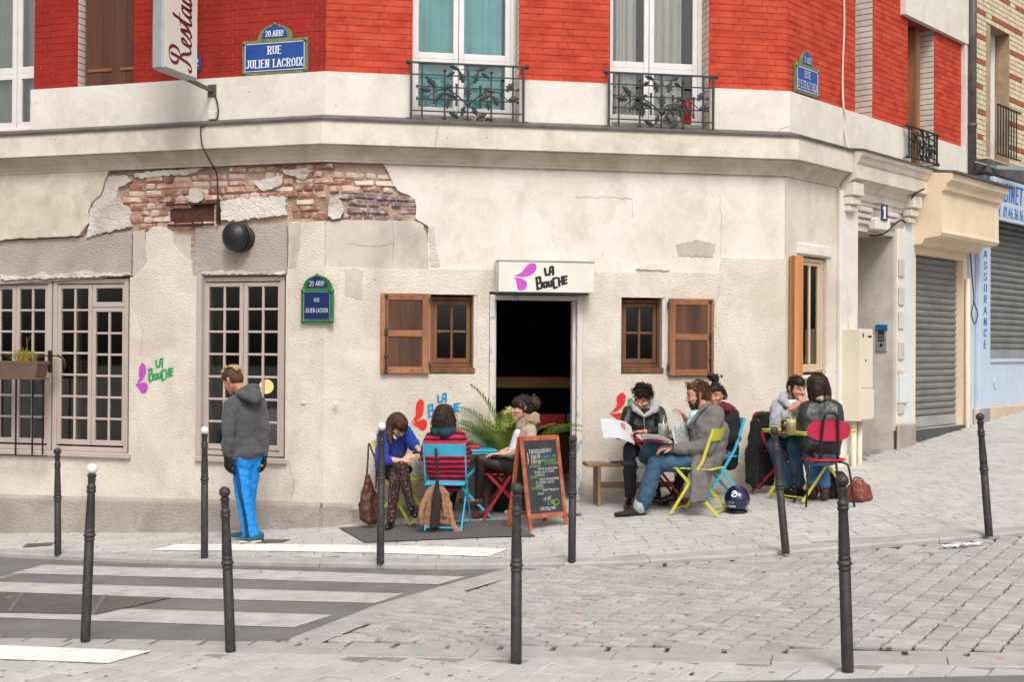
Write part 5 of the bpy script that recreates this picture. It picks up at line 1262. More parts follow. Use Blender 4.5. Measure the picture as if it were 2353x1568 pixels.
part(MB().box(xas0 + .02, xas1 - .01, -.10, -.031, ZLOW, zst + .2, None, .01), 'painted_pilaster', MAT['blue_paint'], WR, NB)
b = MB();
zA = WR.z(2248, 590, -.1); zE = WR.z(2248, 800, -.1); n = 9
for i, c in enumerate('ASSURANCE'):
 letters(b, c, (xas0 + xas1) / 2, zA - (zA - zE) * i / 8, (zA - zE) / 8 * .66, (xas1 - xas0) * .27, .09, .05, 0, False, -.102, slant=.1)
part(b, 'lettering', mat('blue_lettering', srgb(30, 90, 176), .6), WR, NB)
roller(WR, xas1, xn1 - .1, zsb + .16, zst + .28, .06, 26, 'grey steel roller shutter of the office', NB)
part(MB().box(xas1 - .02, xn1, -.06, .02, zsb - .03, zsb + .02, None, .006), 'shutter_sill', MAT['blue_paint'], WR, NB)
part(MB().box(xn0 + .1, xn1, -.10, -.031, ZLOW, ground(7.2, 19.2) + .16, None, .02), 'plinth', mat('peach_plinth', srgb(198, 176, 154), .85, .15, 4, bump=.3, bs=40), WR, NB)
part(MB().lathe([(.09, 0), (.085, .015), (.07, .012), (.03, .01), (.002, .012)], 20, T(rx(2283, 0, 880), -.03, WR.z(2283, 880)) @ RX(math.pi / 2)), 'tie_plate', MAT['blue_paint'], WR, NB, True)
part(MB().box(xn0 - .02, xn1, -.28, .0, zn0 - .2, zn0 - .0, None, .01), 'fascia_roof', MAT['zinc'], WR, NB)
part(MB().box(xn0 + .08, xn1, -.20, -.0, zst + .3, zn0 - .201, None, .01), 'fascia', MAT['blue_paint'], WR, NB)
xg0 = WR.px(2283, 450, -.30)[0]
zg0, zg1 = WR.z(2320, 510, -.3), WR.z(2320, 415, -.3)
M0 = WR.M @ T(xg0, -.30, zg0); H = zg1 - zg0
sb = thing('office_sign', 'white board lettered CABINET and a telephone number in blue', 'sign', M=M0)
MB().box(0, 3.2, 0, .06, 0, H, None, .004).build('board', mat('pale_blue_board', srgb(196, 206, 218), .5, .06, 3), sb, M0)
b = MB(); letters(b, 'CABINET D', .06, H * .48, H * .40, None, .10, .07, 0, False, -.003, center=False, slant=.15, sp=.14)
letters(b, 'Tel. 01.46.36.16.86', -.02 + .06, H * .1, H * .24, None, .09, .07, 0, False, -.003, center=False, slant=.15, sp=.1)
b.build('lettering', mat('blue_sign_paint', srgb(24, 110, 186), .5), sb, M0)
b = MB().bar((.0, -.02, H + .12), (1.0, -.25, H + .18), .05, .05).bar((-.4, .1, H + .16), (.3, -.05, H + .1), .03, .02)
b.build('awning_arm', MAT['aluminium'], sb, M0)
cable(WR, [(2228, 560, -.08), (2234, 640, -.08), (2238, 690, -.09), (2232, 720, -.1), (2240, 745, -.1), (2246, 720, -.1), (2236, 690, -.1)], .008, 'cable')
part(MB().tube([(rx(2221, -.08, 900), -.09, ZLOW + .5), (rx(2221, -.08, 900), -.09, WR.z(2221, 640, -.08))], .035, 10), 'downpipe', MAT['peach'], WR, smooth=True)
# ------------------------------------------------------------------ ground, road, pavements
ASPH = mat('asphalt', srgb(118, 115, 115), .85, .18, 3.0, bump=.5, bs=160, dist=.006, dirt=.3, ds=1.2, dc=srgb(100, 97, 96))
GRAN = [mat('granite_sett_%d' % i, c, .85, .14, 7.0, bump=.5, bs=90, dist=.006, bump2=.4, b2s=22, dirt=.3, ds=3.0, dc=srgb(138, 130, 126)) for i, c in enumerate((srgb(179, 174, 171), srgb(175, 170, 167), srgb(183, 178, 175), srgb(170, 165, 162)))]
PAVE = [mat('pavement_stone_%d' % i, c, .85, .10, 5.0, bump=.5, bs=90, dist=.005, bump2=.3, b2s=18, dirt=.3, ds=1.6, dc=srgb(152, 144, 139)) for i, c in enumerate((srgb(186, 182, 178), srgb(183, 179, 175), srgb(189, 185, 181)))]
JOINT = mat('sandy_joint', srgb(64, 56, 52), .95, .4, 14.0, bump=.5, bs=80)
PJOINT = mat('pale_joint', srgb(148, 143, 139), .95, .35, 12.0, bump=.5, bs=80)
KERB = mat('kerb_granite', srgb(172, 168, 165), .8, .14, 8.0, bump=.4, bs=90, dist=.005, dirt=.35, ds=2.5, dc=srgb(140, 134, 130))
PAINT = mat('road_paint', srgb(188, 182, 179), .8, .12, 5.0, bump=.4, bs=120, dist=.004, dirt=.6, ds=7, dc=srgb(134, 130, 128))
PAINTW = mat('bright_road_paint', srgb(236, 233, 228), .75, .05, 6.0, bump=.5, bs=60, dist=.004, dirt=.6, ds=9, dc=srgb(176, 172, 168))
RD = -.045
def sheet(name, xs, ys, off, m, kind='structure', keep=None):
 b = MB(); nx, ny = len(xs), len(ys)
 b.v = [(x, y, ground(x, y) + off) for y in ys for x in xs]
 for j in range(ny - 1):
  for i in range(nx - 1):
   if keep is None or keep((xs[i] + xs[i + 1]) / 2, (ys[j] + ys[j + 1]) / 2):
    b.f.append([j * nx + i, j * nx + i + 1, (j + 1) * nx + i + 1, (j + 1) * nx + i]); b.m.append(0)
 return b.build(name, m, None, I4, True, kind=kind)
def lin(a, b, n): return [a + (b - a) * i / n for i in range(n + 1)]
sheet('ground', [-300, -80, -30] + lin(-14, 12, 26) + [30, 80, 300], [-300, -80, -30] + lin(-10, 24, 34) + [40, 120, 400], -.45, ASPH)
road = sheet('road', lin(-16, 16, 64), lin(-3, 30, 66), RD, ASPH)
def poly_ground(pts, off): return [G(u, v, off) for u, v in pts]
far_k = [G(u, v, RD) for u, v in ((-420, 1268), (-200, 1274), (0, 1281), (170, 1289), (337, 1296), (560, 1302), (787, 1306), (980, 1310), (1175, 1310), (1380, 1306), (1574, 1298), (1740, 1286), (1905, 1272), (2130, 1254), (2353, 1235), (2600, 1212))]
far_k = [Vector((p.x, p.y)) for p in far_k]
e_ = (far_k[-1] - far_k[-2]).normalized(); far_k += [far_k[-1] + e_ * 2 + Vector((0, .8)), far_k[-1] + e_ * 4 + Vector((0, 3.0))]
near_a, near_b = G(-200, 1472), G(2500, 1514)
near_k = [Vector((near_a.x, near_a.y)), Vector((near_b.x, near_b.y))]
nd = (near_k[1] - near_k[0]).normalized(); near_k = [near_k[0] - nd * 6, near_k[0], near_k[1], near_k[1] + nd * 6]
def offset_line(pts, d):
 out = []
 for i, p in enumerate(pts):
  t = (pts[min(i + 1, len(pts) - 1)] - pts[max(i - 1, 0)]).normalized(); out.append(p + Vector((-t.y, t.x)) * d)
 return out
def strip(name, A, B, n, off, m):
 b = MB(); k = len(A)
 for i in range(k):
  for j in range(n + 1):
   p = A[i].lerp(B[i], j / n); b.v.append((p.x, p.y, ground(p.x, p.y) + off))
 for i in range(k - 1):
  for j in range(n): b.f.append([i * (n + 1) + j, (i + 1) * (n + 1) + j, (i + 1) * (n + 1) + j + 1, i * (n + 1) + j + 1]); b.m.append(0)
 return b.build(name, m, None, I4, True, kind='structure')
far_in = offset_line(far_k, .20)
pav = strip('pavement', far_in, [p + Vector((0, 12)) for p in far_in], 40, -.006, PJOINT)
near_in = offset_line(near_k, -.23)
npav = strip('near_pavement', [p - Vector((0, 9)) for p in near_in], near_in, 40, -.006, PJOINT)
def yline(pts, x):
 for i in range(len(pts) - 1):
  if pts[i].x <= x <= pts[i + 1].x: return pts[i].y + (pts[i + 1].y - pts[i].y) * (x - pts[i].x) / (pts[i + 1].x - pts[i].x)
 return pts[0].y if x < pts[0].x else pts[-1].y
def kerb_run(pts, width, parent, m, Ls, h0, h1, seed, gap=.006, sink=0.0, side=1):
 rr = random.Random(seed); d = [0]
 for i in range(len(pts) - 1): d.append(d[-1] + (pts[i + 1] - pts[i]).length)
 def P(s):
  for i in range(len(pts) - 1):
   if s <= d[i + 1]: return pts[i].lerp(pts[i + 1], (s - d[i]) / (d[i + 1] - d[i]))
  return pts[-1]
 s = 0
 while s < d[-1] - .1:
  L = rr.uniform(*Ls); a, b2 = P(s + gap / 2), P(min(s + L - gap / 2, d[-1])); t = (b2 - a)
  if t.length > .05 and abs((a.x) / max(a.y, 1)) < .6 and a.y > 2:
   tn = t.normalized(); n = Vector((-tn.y, tn.x)) * side
   za_, zb = ground(a.x, a.y), ground(b2.x, b2.y); dz_ = rr.uniform(-.004, .004) + sink
   b = MB(); c = .018; Lx = t.length
   prof = [(0, h0), (0, h1 - c), (c * .4, h1 - c * .3), (c, h1), (width - .006, h1), (width, h1 - .006), (width, h0)]
   for q, zq in ((a, za_), (b2, zb)):
    for o, z in prof: r2 = q + n * o; b.v.append((r2.x - a.x, r2.y - a.y, ground(r2.x, r2.y) - za_ + z + dz_))
   k = len(prof)
   for j in range(k - 1): b.f.append([j, k + j, k + j + 1, j + 1]); b.m.append(0)
   b.f += [list(range(k)), [k + j for j in range(k)][::-1]]; b.m += [0, 0]
   b.build('kerb_stone', m, parent, T(a.x, a.y, za_))
  s += L
kerb = bpy.data.objects.new('kerb', None); place(kerb, T(0, 11, 0)); kerb['kind'] = 'structure'
kerb_run(far_k, .205, kerb, KERB, (.7, 1.1), -.12, .004, 51)
kerb_run(near_k, .22, kerb, KERB, (.85, 1.2), -.12, .002, 52, side=-1)
kerb_run(offset_line(near_k, .16), .15, kerb, KERB, (.32, .36), -.15, -.010, 53, .035, 0, side=-1)
db = [G(u, v, RD) for u, v in ((640, 1478), (671, 1474), (787, 1415), (960, 1364), (1141, 1313), (1165, 1308))]
db = [Vector((p.x, p.y)) for p in db]
kerb_run(db, .30, kerb, KERB, (.8, 1.2), -.2, RD + .008, 54, side=-1)
def sett_mesh(seed, m, c=.010, h=.06):
 rr = random.Random(seed); b = MB(); j = lambda s: rr.uniform(-s, s)
 q = [(-.5 + j(.03), -.5 + j(.04)), (.5 + j(.03), -.5 + j(.04)), (.5 + j(.03), .5 + j(.04)), (-.5 + j(.03), .5 + j(.04))]
 for x, y in q: b.v.append((x, y, -h))
 for x, y in q: b.v.append((x, y, -c))
 for x, y in q: b.v.append((x * .93, y * .92, j(.0015)))
 for k in (0, 4):
  for i in range(4): b.f.append([k + i, k + (i + 1) % 4, k + 4 + (i + 1) % 4, k + 4 + i]); b.m.append(0)
 b.f.append([8, 9, 10, 11]); b.m.append(0)
 return b.mesh('stone', m)
def lay(parent, inside, ang, cell, lens, off, mats, cap, seed, name, box, gapx=.010, gapy=.010, wob=.004, c=.010):
 rr = random.Random(seed); var = [(sett_mesh(seed * 10 + i, m, c), m) for i in range(4) for m in mats]
 ca, sa = math.cos(ang), math.sin(ang); cells = []
 r = box[2]; bmin = -r
 bb = -r
 while bb < r:
  wrow = cell * rr.uniform(.94, 1.06); a = -r + rr.uniform(0, .2)
  while a < r:
   L = rr.uniform(*lens)
   ac, bc = a + L / 2, bb + wrow / 2
   x, y = box[0] + ac * ca - bc * sa, box[1] + ac * sa + bc * ca
   if inside(x, y): cells.append((y, x, L, wrow))
   a += L
  bb += wrow
 cells.sort(); rest = MB()
 for i, (y, x, L, wr) in enumerate(cells):
  me, m = rr.choice(var)
  M = gnormal_matrix(x, y, ang + rr.uniform(-.02, .02), off + rr.uniform(-wob, wob)) @ RX(rr.uniform(-.008, .008)) @ SCL(L - gapx, wr - gapy, 1)
  if i < cap: inst(me, name, M, parent)
  else:
   rest.mi = mats.index(m); rest.add([v.co for v in me.vertices], [list(p.vertices) for p in me.polygons], M)
 if rest.v: rest.build('further_' + name + 's', mats, parent, I4, kind='stuff')
 return len(cells)
def inview(x, y, m=.05): return y > 5.5 and -.44 - m < x / y < .44 + m and y < 21
A58 = math.radians(58)
def in_street(x, y):
 if not inview(x, y): return False
 if y > yline(far_k, x) - .04 or y < yline(offset_line(near_k, .16), x) + .05: return False
 p = Vector((x, y)); best = (9e9, 1)
 for a, b2 in zip(db[:-1], db[1:]):
  t = b2 - a; k = min(max((p - a).dot(t) / t.length_squared, 0), 1); dd = (p - a - t * k).length
  if dd < best[0]: best = (dd, t.x * (y - a.y) - t.y * (x - a.x))
 return best[1] < 0 and best[0] > .325
bed = sheet('sett_street', lin(-3, 9, 96), lin(6, 14, 80), RD + .004, JOINT, keep=lambda x, y: in_street(x, y) or in_street(x + .1, y) or in_street(x, y - .1) or in_street(x, y + .12))
n1 = lay(bed, in_street, A58, .158, (.10, .14), RD + .024, GRAN, 300, 61, 'sett', (3, 9, 9), .024, .016, .003, .008)
def outside(x, y):
 p = Vector((x, y, 0)); return any((p - wl.p).dot(wl.n) < -.01 for wl in (WL, WC, WR))
def in_far(x, y): return inview(x, y) and y > yline(far_in, x) + .02 and outside(x, y)
n2 = lay(pav, in_far, math.radians(6), .148, (.17, .25), .0, PAVE, 300, 62, 'paving_stone', (1, 14, 10), .004, .004, .001, .003)
def in_near(x, y): return inview(x, y) and y < yline(near_in, x) - .01 and y > 6.0
n3 = lay(npav, in_near, A58, .185, (.15, .24), .0, PAVE, 300, 63, 'paving_stone', (0, 8, 7), .005, .006, .0015, .004)
print('stones', n1, n2, n3)
def decal(name, pts, off, m, parent, label=None, th=.002):
 P = [G(u, v, off) for u, v in pts]; n = 10; b = MB()
 a0, a1, b1, b0 = P
 for i in range(n + 1):
  for j in range(4):
   p = a0.lerp(a1, i / n).lerp(b0.lerp(b1, i / n), j / 3); b.v.append((p.x, p.y, ground(p.x, p.y) + off))
 for i in range(n):
  for j in range(3): b.f.append([i * 4 + j, (i + 1) * 4 + j, (i + 1) * 4 + j + 1, i * 4 + j + 1]); b.m.append(0)
 return b.build(name, m, parent, I4, True, label=label)
decal('crossing_stripe', [(25, 1318), (1008, 1344), (1070, 1326), (108, 1299)], RD + .004, PAINT, road)
decal('crossing_stripe', [(-120, 1362), (861, 1387), (928, 1365), (-120, 1335)], RD + .004, PAINT, road)
decal('crossing_stripe', [(-120, 1416), (674, 1443), (765, 1414), (-120, 1388)], RD + .004, PAINT, road)
decal('crossing_stripe', [(-40, 1340), (-20, 1338), (120, 1298), (95, 1298)], RD + .003, mat('old_road_line', srgb(150, 143, 141), .85, .15, 6), road)
decal('white_stripe', [(350, 1265), (1122, 1280), (1168, 1262), (404, 1251)], .006, PAINTW, pav)
decal('white_stripe', [(-200, 1508), (249, 1525), (347, 1497), (-150, 1478)], .007, PAINTW, npav)
IRONC = mat('worn_iron_cover', srgb(96, 92, 90), .7, .2, 8.0, bump=.4, bs=60, dist=.004, dirt=.3, ds=4)
mp_ = decal('iron_cover', [(-160, 1405), (222, 1413), (394, 1374), (-20, 1360)], RD + .008, IRONC, road, label='rectangular iron chamber cover across the crossing')
for a, b2 in (((22, 1405), (52, 1364)), ((213, 1412), (242, 1368)), ((100, 1392), (196, 1372))):
 p, q = G(*a, RD + .01), G(*b2, RD + .01)
 bb = MB().bar(p, q, .03, .006); bb.build('cover_rib', mat('cover_rib', srgb(112, 107, 105), .7), mp_, I4)
for pts, nm in ((((52, 1258), (118, 1254), (126, 1247), (62, 1250)), 'square iron cover in the pavement at the far left'), (((585, 1249), (650, 1247), (668, 1240), (612, 1240)), 'slotted iron drain in the pavement behind the standing man'), (((1290, 1190), (1332, 1186), (1338, 1181), (1300, 1180)), 'small iron cover in the pavement behind the menu board')):
 o = decal('drain_cover', pts, .006, IRONC, None, label=nm); tag(o, nm, 'drain cover')
mt_ = decal('rubber_mat', [(838, 1247), (1232, 1232), (1160, 1195), (778, 1213)], .012, mat('dark_rubber_mat', srgb(96, 94, 92), .85, .15, 8.0, bump=.5, bs=60, aniso=(8, 1, 1)), None)
tag(mt_, 'dark ribbed rubber mat under the cyan table', 'mat')
# ------------------------------------------------------------------ bollards
BOLL = mat('bollard_paint', srgb(50, 46, 46), .55, .15, 10.0, bump=.25, bs=120, dist=.003, dirt=.55, ds=22, dc=srgb(84, 78, 75))
WHITE = mat('white_ball_paint', srgb(232, 232, 228), .5, .04, 10)
Z = .00079
def prof_std(H):
 a = H - 1.06
 P = [(40, 1503), (40.5, 1440), (39, 830), (36, 826), (36, 820), (41, 816), (43, 806), (41, 796), (37, 790), (42, 786), (50, 772), (50, 766), (42, 752), (38, 748), (41, 742), (42, 733), (40, 722), (36, 716), (40, 708), (40, 690), (36, 560), (31.5, 420), (33, 408), (39, 398), (39, 386), (34, 380), (34, 374), (39, 366), (39, 352), (32, 344), (29, 335), (32, 276), (38, 268), (38, 256), (30, 250), (24, 244)]
 out = []
 for r, z in P:
  h = (1503 - z) * Z
  if h > .01: h += a
  out.append((r * Z * 1.02, h))
 return out
def bollard(ub, vb, ut, H, white, label, group):
 p = G(ub, vb)
 lean = math.atan2((ut - ub) / F * p.y, H) - .006 * 0
 M = T(p.x, p.y, p.z - .002) @ RY(lean)
 root = thing('bollard', label, 'bollard', M=M, group=group)
 MB().lathe(prof_std(H), 20).build('post', BOLL, root, M, True)
 zc = prof_std(H)[-1][1] + 39 * Z
 MB().ball((0, 0, zc), 45 * Z, 20, 14).build('ball', WHITE if white else BOLL, root, M, True)
 o = [o for o in bpy.data.objects if o.parent == root]
 for q in o: shade_auto(q, 50)
 return root
NB_, FB_ = 'bollards on the near pavement', 'bollards along the cafe kerb'
for a in ((133, 1276, 130, 1.04, False, 'plain dark bollard farthest left along the cafe kerb', FB_), (196, 1473, 209, 1.19, True, 'nearest white-topped bollard standing by the crossing', NB_), (470, 1285, 468, 1.21, True, 'white-topped bollard in front of the tall window left of the standing man', FB_),
  (530, 1500, 513, 1.045, False, 'leaning dark bollard nearest to the crossing stripes', NB_), (874, 1295, 875, 1.21, True, 'white-topped bollard in front of the woman in blue', FB_), (1186, 1524, 1185, 1.05, False, 'dark bollard in front of the menu board on the near side', NB_),
  (1314, 1293, 1315, 1.06, False, 'dark bollard beside the right edge of the menu board', FB_), (1806, 1272, 1777, 1.05, False, 'leaning dark bollard in front of the yellow table', FB_), (1948, 1546, 1933, 1.07, False, 'large dark bollard at the lower right', NB_), (2273, 1233, 2250, 1.05, False, 'dark bollard at the far right kerb', FB_)):
 bollard(*a)
BUTT = mat('cigarette_filter', srgb(206, 128, 70), .8); LEAF = mat('dry_leaf', srgb(120, 72, 40), .8, .2, 60)
bm_ = MB().tube([(-.02, 0, .004), (.02, 0, .004)], .004, 6).mesh('cigarette_butt', BUTT)
rr = random.Random(77)
for u, v in ((600, 1304), (690, 1306), (980, 1306), (1000, 1312), (1040, 1302), (1120, 1308), (300, 1290), (60, 1283), (940, 1300), (1300, 1308), (1560, 1296), (1900, 1272), (2300, 1515), (1330, 1404), (960, 1474), (125, 1453), (5, 1450), (1765, 1463), (20, 1363)):
 x = G(u, v, RD + .05); o = bpy.data.objects.new('cigarette_butt', bm_); place(o, gnormal_matrix(x.x, x.y, rr.uniform(0, 3), (RD + .027 if in_street(x.x, x.y) else RD + .008) if v < 1460 else .004)); tag(o, 'tiny orange cigarette butt ' + ('on the near pavement edge' if v > 1440 else 'in the gutter below the cafe kerb' if v < 1320 and u > 500 else 'on the crossing asphalt at the left' if u < 500 else 'on the grey setts'), 'litter', 'cigarette butts')
def flake(u, v, s, seed, off):
 rr = random.Random(seed); b = MB(); n = 9
 pts = [(s * rr.uniform(.7, 1.1) * math.cos(6.283 * i / n), s * .5 * rr.uniform(.7, 1.1) * math.sin(6.283 * i / n), rr.uniform(.003, .014)) for i in range(n)]
 b.v = [(0, 0, .012)] + pts; b.f = [[0, i + 1, (i + 1) % n + 1] for i in range(n)]; b.m = [0] * n
 p = G(u, v, off); return b, gnormal_matrix(p.x, p.y, rr.uniform(0, 3), off)
for i, (u, v, s) in enumerate(((640, 1474, .035), (660, 1474, .03), (705, 1473, .025), (1590, 1552, .03), (1800, 1287, .05), (1845, 1286, .03), (880, 1308, .02))):
 b, M = flake(u, v, s, i, .0 if v > 1465 else RD + .01); o = b.build('dead_leaf', LEAF, None, M); tag(o, 'small brown dead leaf lying on the ground by the kerb', 'leaf', 'dead leaves')
p = G(1528, 1296, RD + .05); o = MB().ball((0, 0, .016), .018, 12, 8, (1, .9, .9)).build('conker', mat('conker', srgb(104, 36, 26), .25, .1, 30), None, gnormal_matrix(p.x, p.y, 0, RD + .022), True); tag(o, 'shiny reddish brown conker lying below the kerb', 'conker')
b = MB(); rr = random.Random(5)
for i in range(9):
 for j in range(5): b.v.append((-.09 + .18 * i / 8, -.04 + .08 * j / 4, .004 + rr.uniform(0, .028)))
for i in range(8):
 for j in range(4): b.f.append([i * 5 + j, i * 5 + j + 1, i * 5 + j + 6, i * 5 + j + 5]); b.m.append(0)
tis = mat('white_tissue', srgb(232, 234, 236), .9)
for u, v, nm in ((2238, 1252, 'crumpled white tissue in the gutter at the right'), (2190, 1256, 'flattened paper scrap left of the tissue in the gutter')):
 p = G(u, v, RD + .04); o = b.build('paper_scrap', tis, None, gnormal_matrix(p.x, p.y, .2, RD + .026)); tag(o, nm, 'litter')
a, c_ = G(1480, 1576), G(2400, 1557)
b = MB(); a2, c2 = Vector((a.x, a.y, 0)), Vector((c_.x, c_.y, 0)); dd = (c2 - a2).normalized(); nn = Vector((dd.y, -dd.x, 0))
c2 = c2 + dd * 2; a2 = a2 - dd * 1
b.v = [(q.x, q.y, ground(q.x, q.y) + .012) for q in (a2, c2, c2 + nn * 3, a2 + nn * 3)]; b.f = [[0, 1, 2, 3]]; b.m = [0]
b.build('near_road', ASPH, None, I4, kind='structure')
rr = random.Random(31); b = MB()
for i in range(320):
 u, v = rr.uniform(-20, 2380), rr.choice((rr.uniform(1170, 1290), rr.uniform(1300, 1470), rr.uniform(1480, 1566)))
 p = G(u, v); x, y = p.x, p.y
 if in_far(x, y): o_ = .0025
 elif in_near(x, y): o_ = .003
 elif in_street(x, y): o_ = RD + .0275
 else: continue
 s = rr.uniform(.006, .02); n = 7; M = gnormal_matrix(x, y, rr.uniform(0, 3), o_)
 b.mi = rr.choice((0, 0, 1)); b.add([(s * rr.uniform(.7, 1.2) * math.cos(6.283 * k / n), s * rr.uniform(.7, 1.2) * math.sin(6.283 * k / n), 0) for k in range(n)], [list(range(n))], M)
b.build('pavement_spots', [mat('dark_gum', srgb(140, 135, 131), .9), mat('pale_gum', srgb(206, 202, 198), .9)], None, I4, kind='stuff')
tag(bpy.data.objects['pavement_spots'], 'scattered trodden gum spots on the paving', 'spots')
CR = mat('crack_shadow', srgb(96, 82, 70), .95)
def crack(wall, pts, y, seed, r=.0016):
 q = jag_open([wall.px(u, v, y) for u, v in pts], .012, .035, seed); b = MB(); pen(b, [q], r, r * 1.3, 0, y - .001, n=6); part(b, 'crack', CR, wall)
for a in ((WC, [(1008, 291), (1001, 320), (1000, 343)], -.191, 1), (WC, [(1778, 310), (1795, 296), (1814, 290)], -BAND, 2), (WC, [(1655, 440), (1657, 520), (1655, 590)], .011, 3, .001), (WC, [(1322, 452), (1420, 455), (1452, 456), (1452, 500)], .011, 4, .0012),
  (WC, [(1660, 630), (1640, 720), (1660, 800)], -.007, 5, .001), (WL, [(662, 1060), (676, 1110), (668, 1150)], -.002, 6), (WL, [(310, 1160), (313, 1190), (310, 1214)], -.07, 7, .002), (WL, [(668, 1165), (664, 1190), (676, 1212)], -.07, 8, .002), (WC, [(1500, 900), (1512, 960), (1500, 1040)], -.007, 9, .001),
  (WL, [(232, 470), (250, 500), (268, 505)], .004, 10, .001), (WL, [(300, 690), (330, 760), (322, 820)], -.002, 12, .001), (WC, [(800, 560), (870, 566), (905, 560)], .013, 13, .001), (WC, [(903, 510), (905, 560), (902, 600)], .013, 14, .001)):
 crack(*a)
# ------------------------------------------------------------------ soft shapes: hulls of balls, fused into one skin
_SPH = []
for i in range(36):
 t = math.acos(1 - 2 * (i + .5) / 36); p_ = math.pi * (1 + 5 ** .5) * i
 _SPH.append(Vector((math.cos(p_) * math.sin(t), math.sin(p_) * math.sin(t), math.cos(t))))
def hull_mesh(prims, origin, name, m):
 """prims: list of [(point, radius), ...]; each entry is one convex hull of balls"""
 V, Fc = [], []
 for pr in prims:
  bm = bmesh.new()
  for p, r in pr:
   q = Vector(p) - origin
   for s in _SPH: bm.verts.new(q + s * r)
  res = bmesh.ops.convex_hull(bm, input=bm.verts)
  dead = set(g for g in res['geom_interior'] if isinstance(g, bmesh.types.BMVert)) | set(g for g in res['geom_unused'] if isinstance(g, bmesh.types.BMVert))
  if dead: bmesh.ops.delete(bm, geom=list(dead), context='VERTS')
  bm.verts.index_update(); b0 = len(V)
  V += [tuple(v.co) for v in bm.verts]; Fc += [[b0 + v.index for v in f.verts] for f in bm.faces]
  bm.free()
 me = bpy.data.meshes.new(name); me.from_pydata(V, [], Fc); me.materials.append(m)
 return me
TEX = {}
def clouds(scale, depth=2):
 k = (scale, depth)
 if k not in TEX:
  t = bpy.data.textures.new('cloth_clouds', 'CLOUDS'); t.noise_scale = scale; t.noise_depth = depth; TEX[k] = t
 return TEX[k]
def blob(name, prims, m, parent, voxel=.012, it=3, disp=0.0, dscale=.06, label=None, fac=.5):
 o_ = WM[parent.name].translation if parent is not None else Vector(prims[0][0][0])
 me = hull_mesh(prims, o_, name, m)
 o = bpy.data.objects.new(name, me); place(o, Matrix.Translation(o_), parent)
 r = o.modifiers.new('fuse', 'REMESH'); r.mode = 'VOXEL'; r.voxel_size = voxel; r.use_smooth_shade = True
 if it:
  s = o.modifiers.new('relax', 'SMOOTH'); s.factor = fac; s.iterations = it
 if disp:
  d = o.modifiers.new('folds', 'DISPLACE'); d.texture = clouds(dscale); d.strength = disp; d.mid_level = .5; d.texture_coords = 'LOCAL'
 if label: o['label'] = label
 return o
def r1(x, y): return (479.0 + x * .28210, 822.8 + y * .28210)
def r2(x, y): return (810.5 + x * .2036, 921.0 + y * .2036)
def r3(x, y): return (1031.6 + x * .2233, 890.4 + y * .2233)
def r4(x, y): return (1350.9 + x * .2272, 859.7 + y * .2272)
def r5(x, y): return (1694.8 + x * .2193, 847.4 + y * .2193)
# ------------------------------------------------------------------ furniture
def paint(name, c): return mat(name, c, .4, .06, 8, coat=.15, dirt=.12, ds=12, dc=tuple(x * .5 for x in c))
YEL = paint('yellow_lacquer', srgb(210, 206, 72)); CYA = paint('cyan_lacquer', srgb(56, 176, 208)); RED = paint('dark_red_lacquer', srgb(158, 24, 34))
BLK = mat('black_tube_lacquer', srgb(34, 29, 29), .4, .1, 10)
def folding_chair(x, y, face, m, label, group='folding bistro chairs'):
 """slatted folding chair; face = direction the sitter looks, degrees from +x"""
 rz = math.radians(face) + math.pi / 2            # local -y is the front
 M = T(x, y, ground(x, y)) @ RZ(rz); root = thing('folding_chair', label, 'chair', M=M, group=group)
 for s in (-1, 1):
  MB().bar((s * .20, -.23, .006), (s * .20, .09, .52), .028, .012, (1, 0, 0)).bar((s * .20, .09, .52), (s * .20, .20, .84), .028, .012, (1, 0, 0)).build('long_leg', m, root, M)
  MB().bar((s * .175, .24, .006), (s * .175, -.18, .44), .028, .012, (1, 0, 0)).build('short_leg', m, root, M)
 b = MB(); n = 8
 for i in range(n):                                # gently bowed back slat
  x0, x1 = -.2 + .4 * i / n, -.2 + .4 * (i + 1) / n
  y0, y1 = .185 + .03 * (1 - (x0 / .2) ** 2), .185 + .03 * (1 - (x1 / .2) ** 2)
  b.v += [(x0, y0 - .03, .72), (x1, y1 - .03, .72), (x1, y1 + .012, .84), (x0, y0 + .012, .84), (x0, y0 - .024, .72), (x1, y1 - .024, .72), (x1, y1 + .018, .84), (x0, y0 + .018, .84)]
  k = 8 * i; b.f += [[k, k + 1, k + 2, k + 3], [k + 5, k + 4, k + 7, k + 6], [k + 3, k + 2, k + 6, k + 7], [k, k + 4, k + 5, k + 1]]; b.m += [0] * 4
 b.build('back_slat', m, root, M)
 for i in range(6):
  yy = -.19 + .07 * i; MB().box(-.19, .19, yy - .026, yy + .026, .440, .452, None, .003).build('seat_slat', m, root, M)
 for yy, z in ((-.2, .05), (.21, .04)): MB().bar((-.2 if yy < 0 else -.175, yy, z), (.2 if yy < 0 else .175, yy, z), .014, .014).build('foot_rail', m, root, M)
 MB().bar((-.19, .055, .46), (.19, .055, .46), .012, .02).build('rear_rail', m, root, M)
 return root
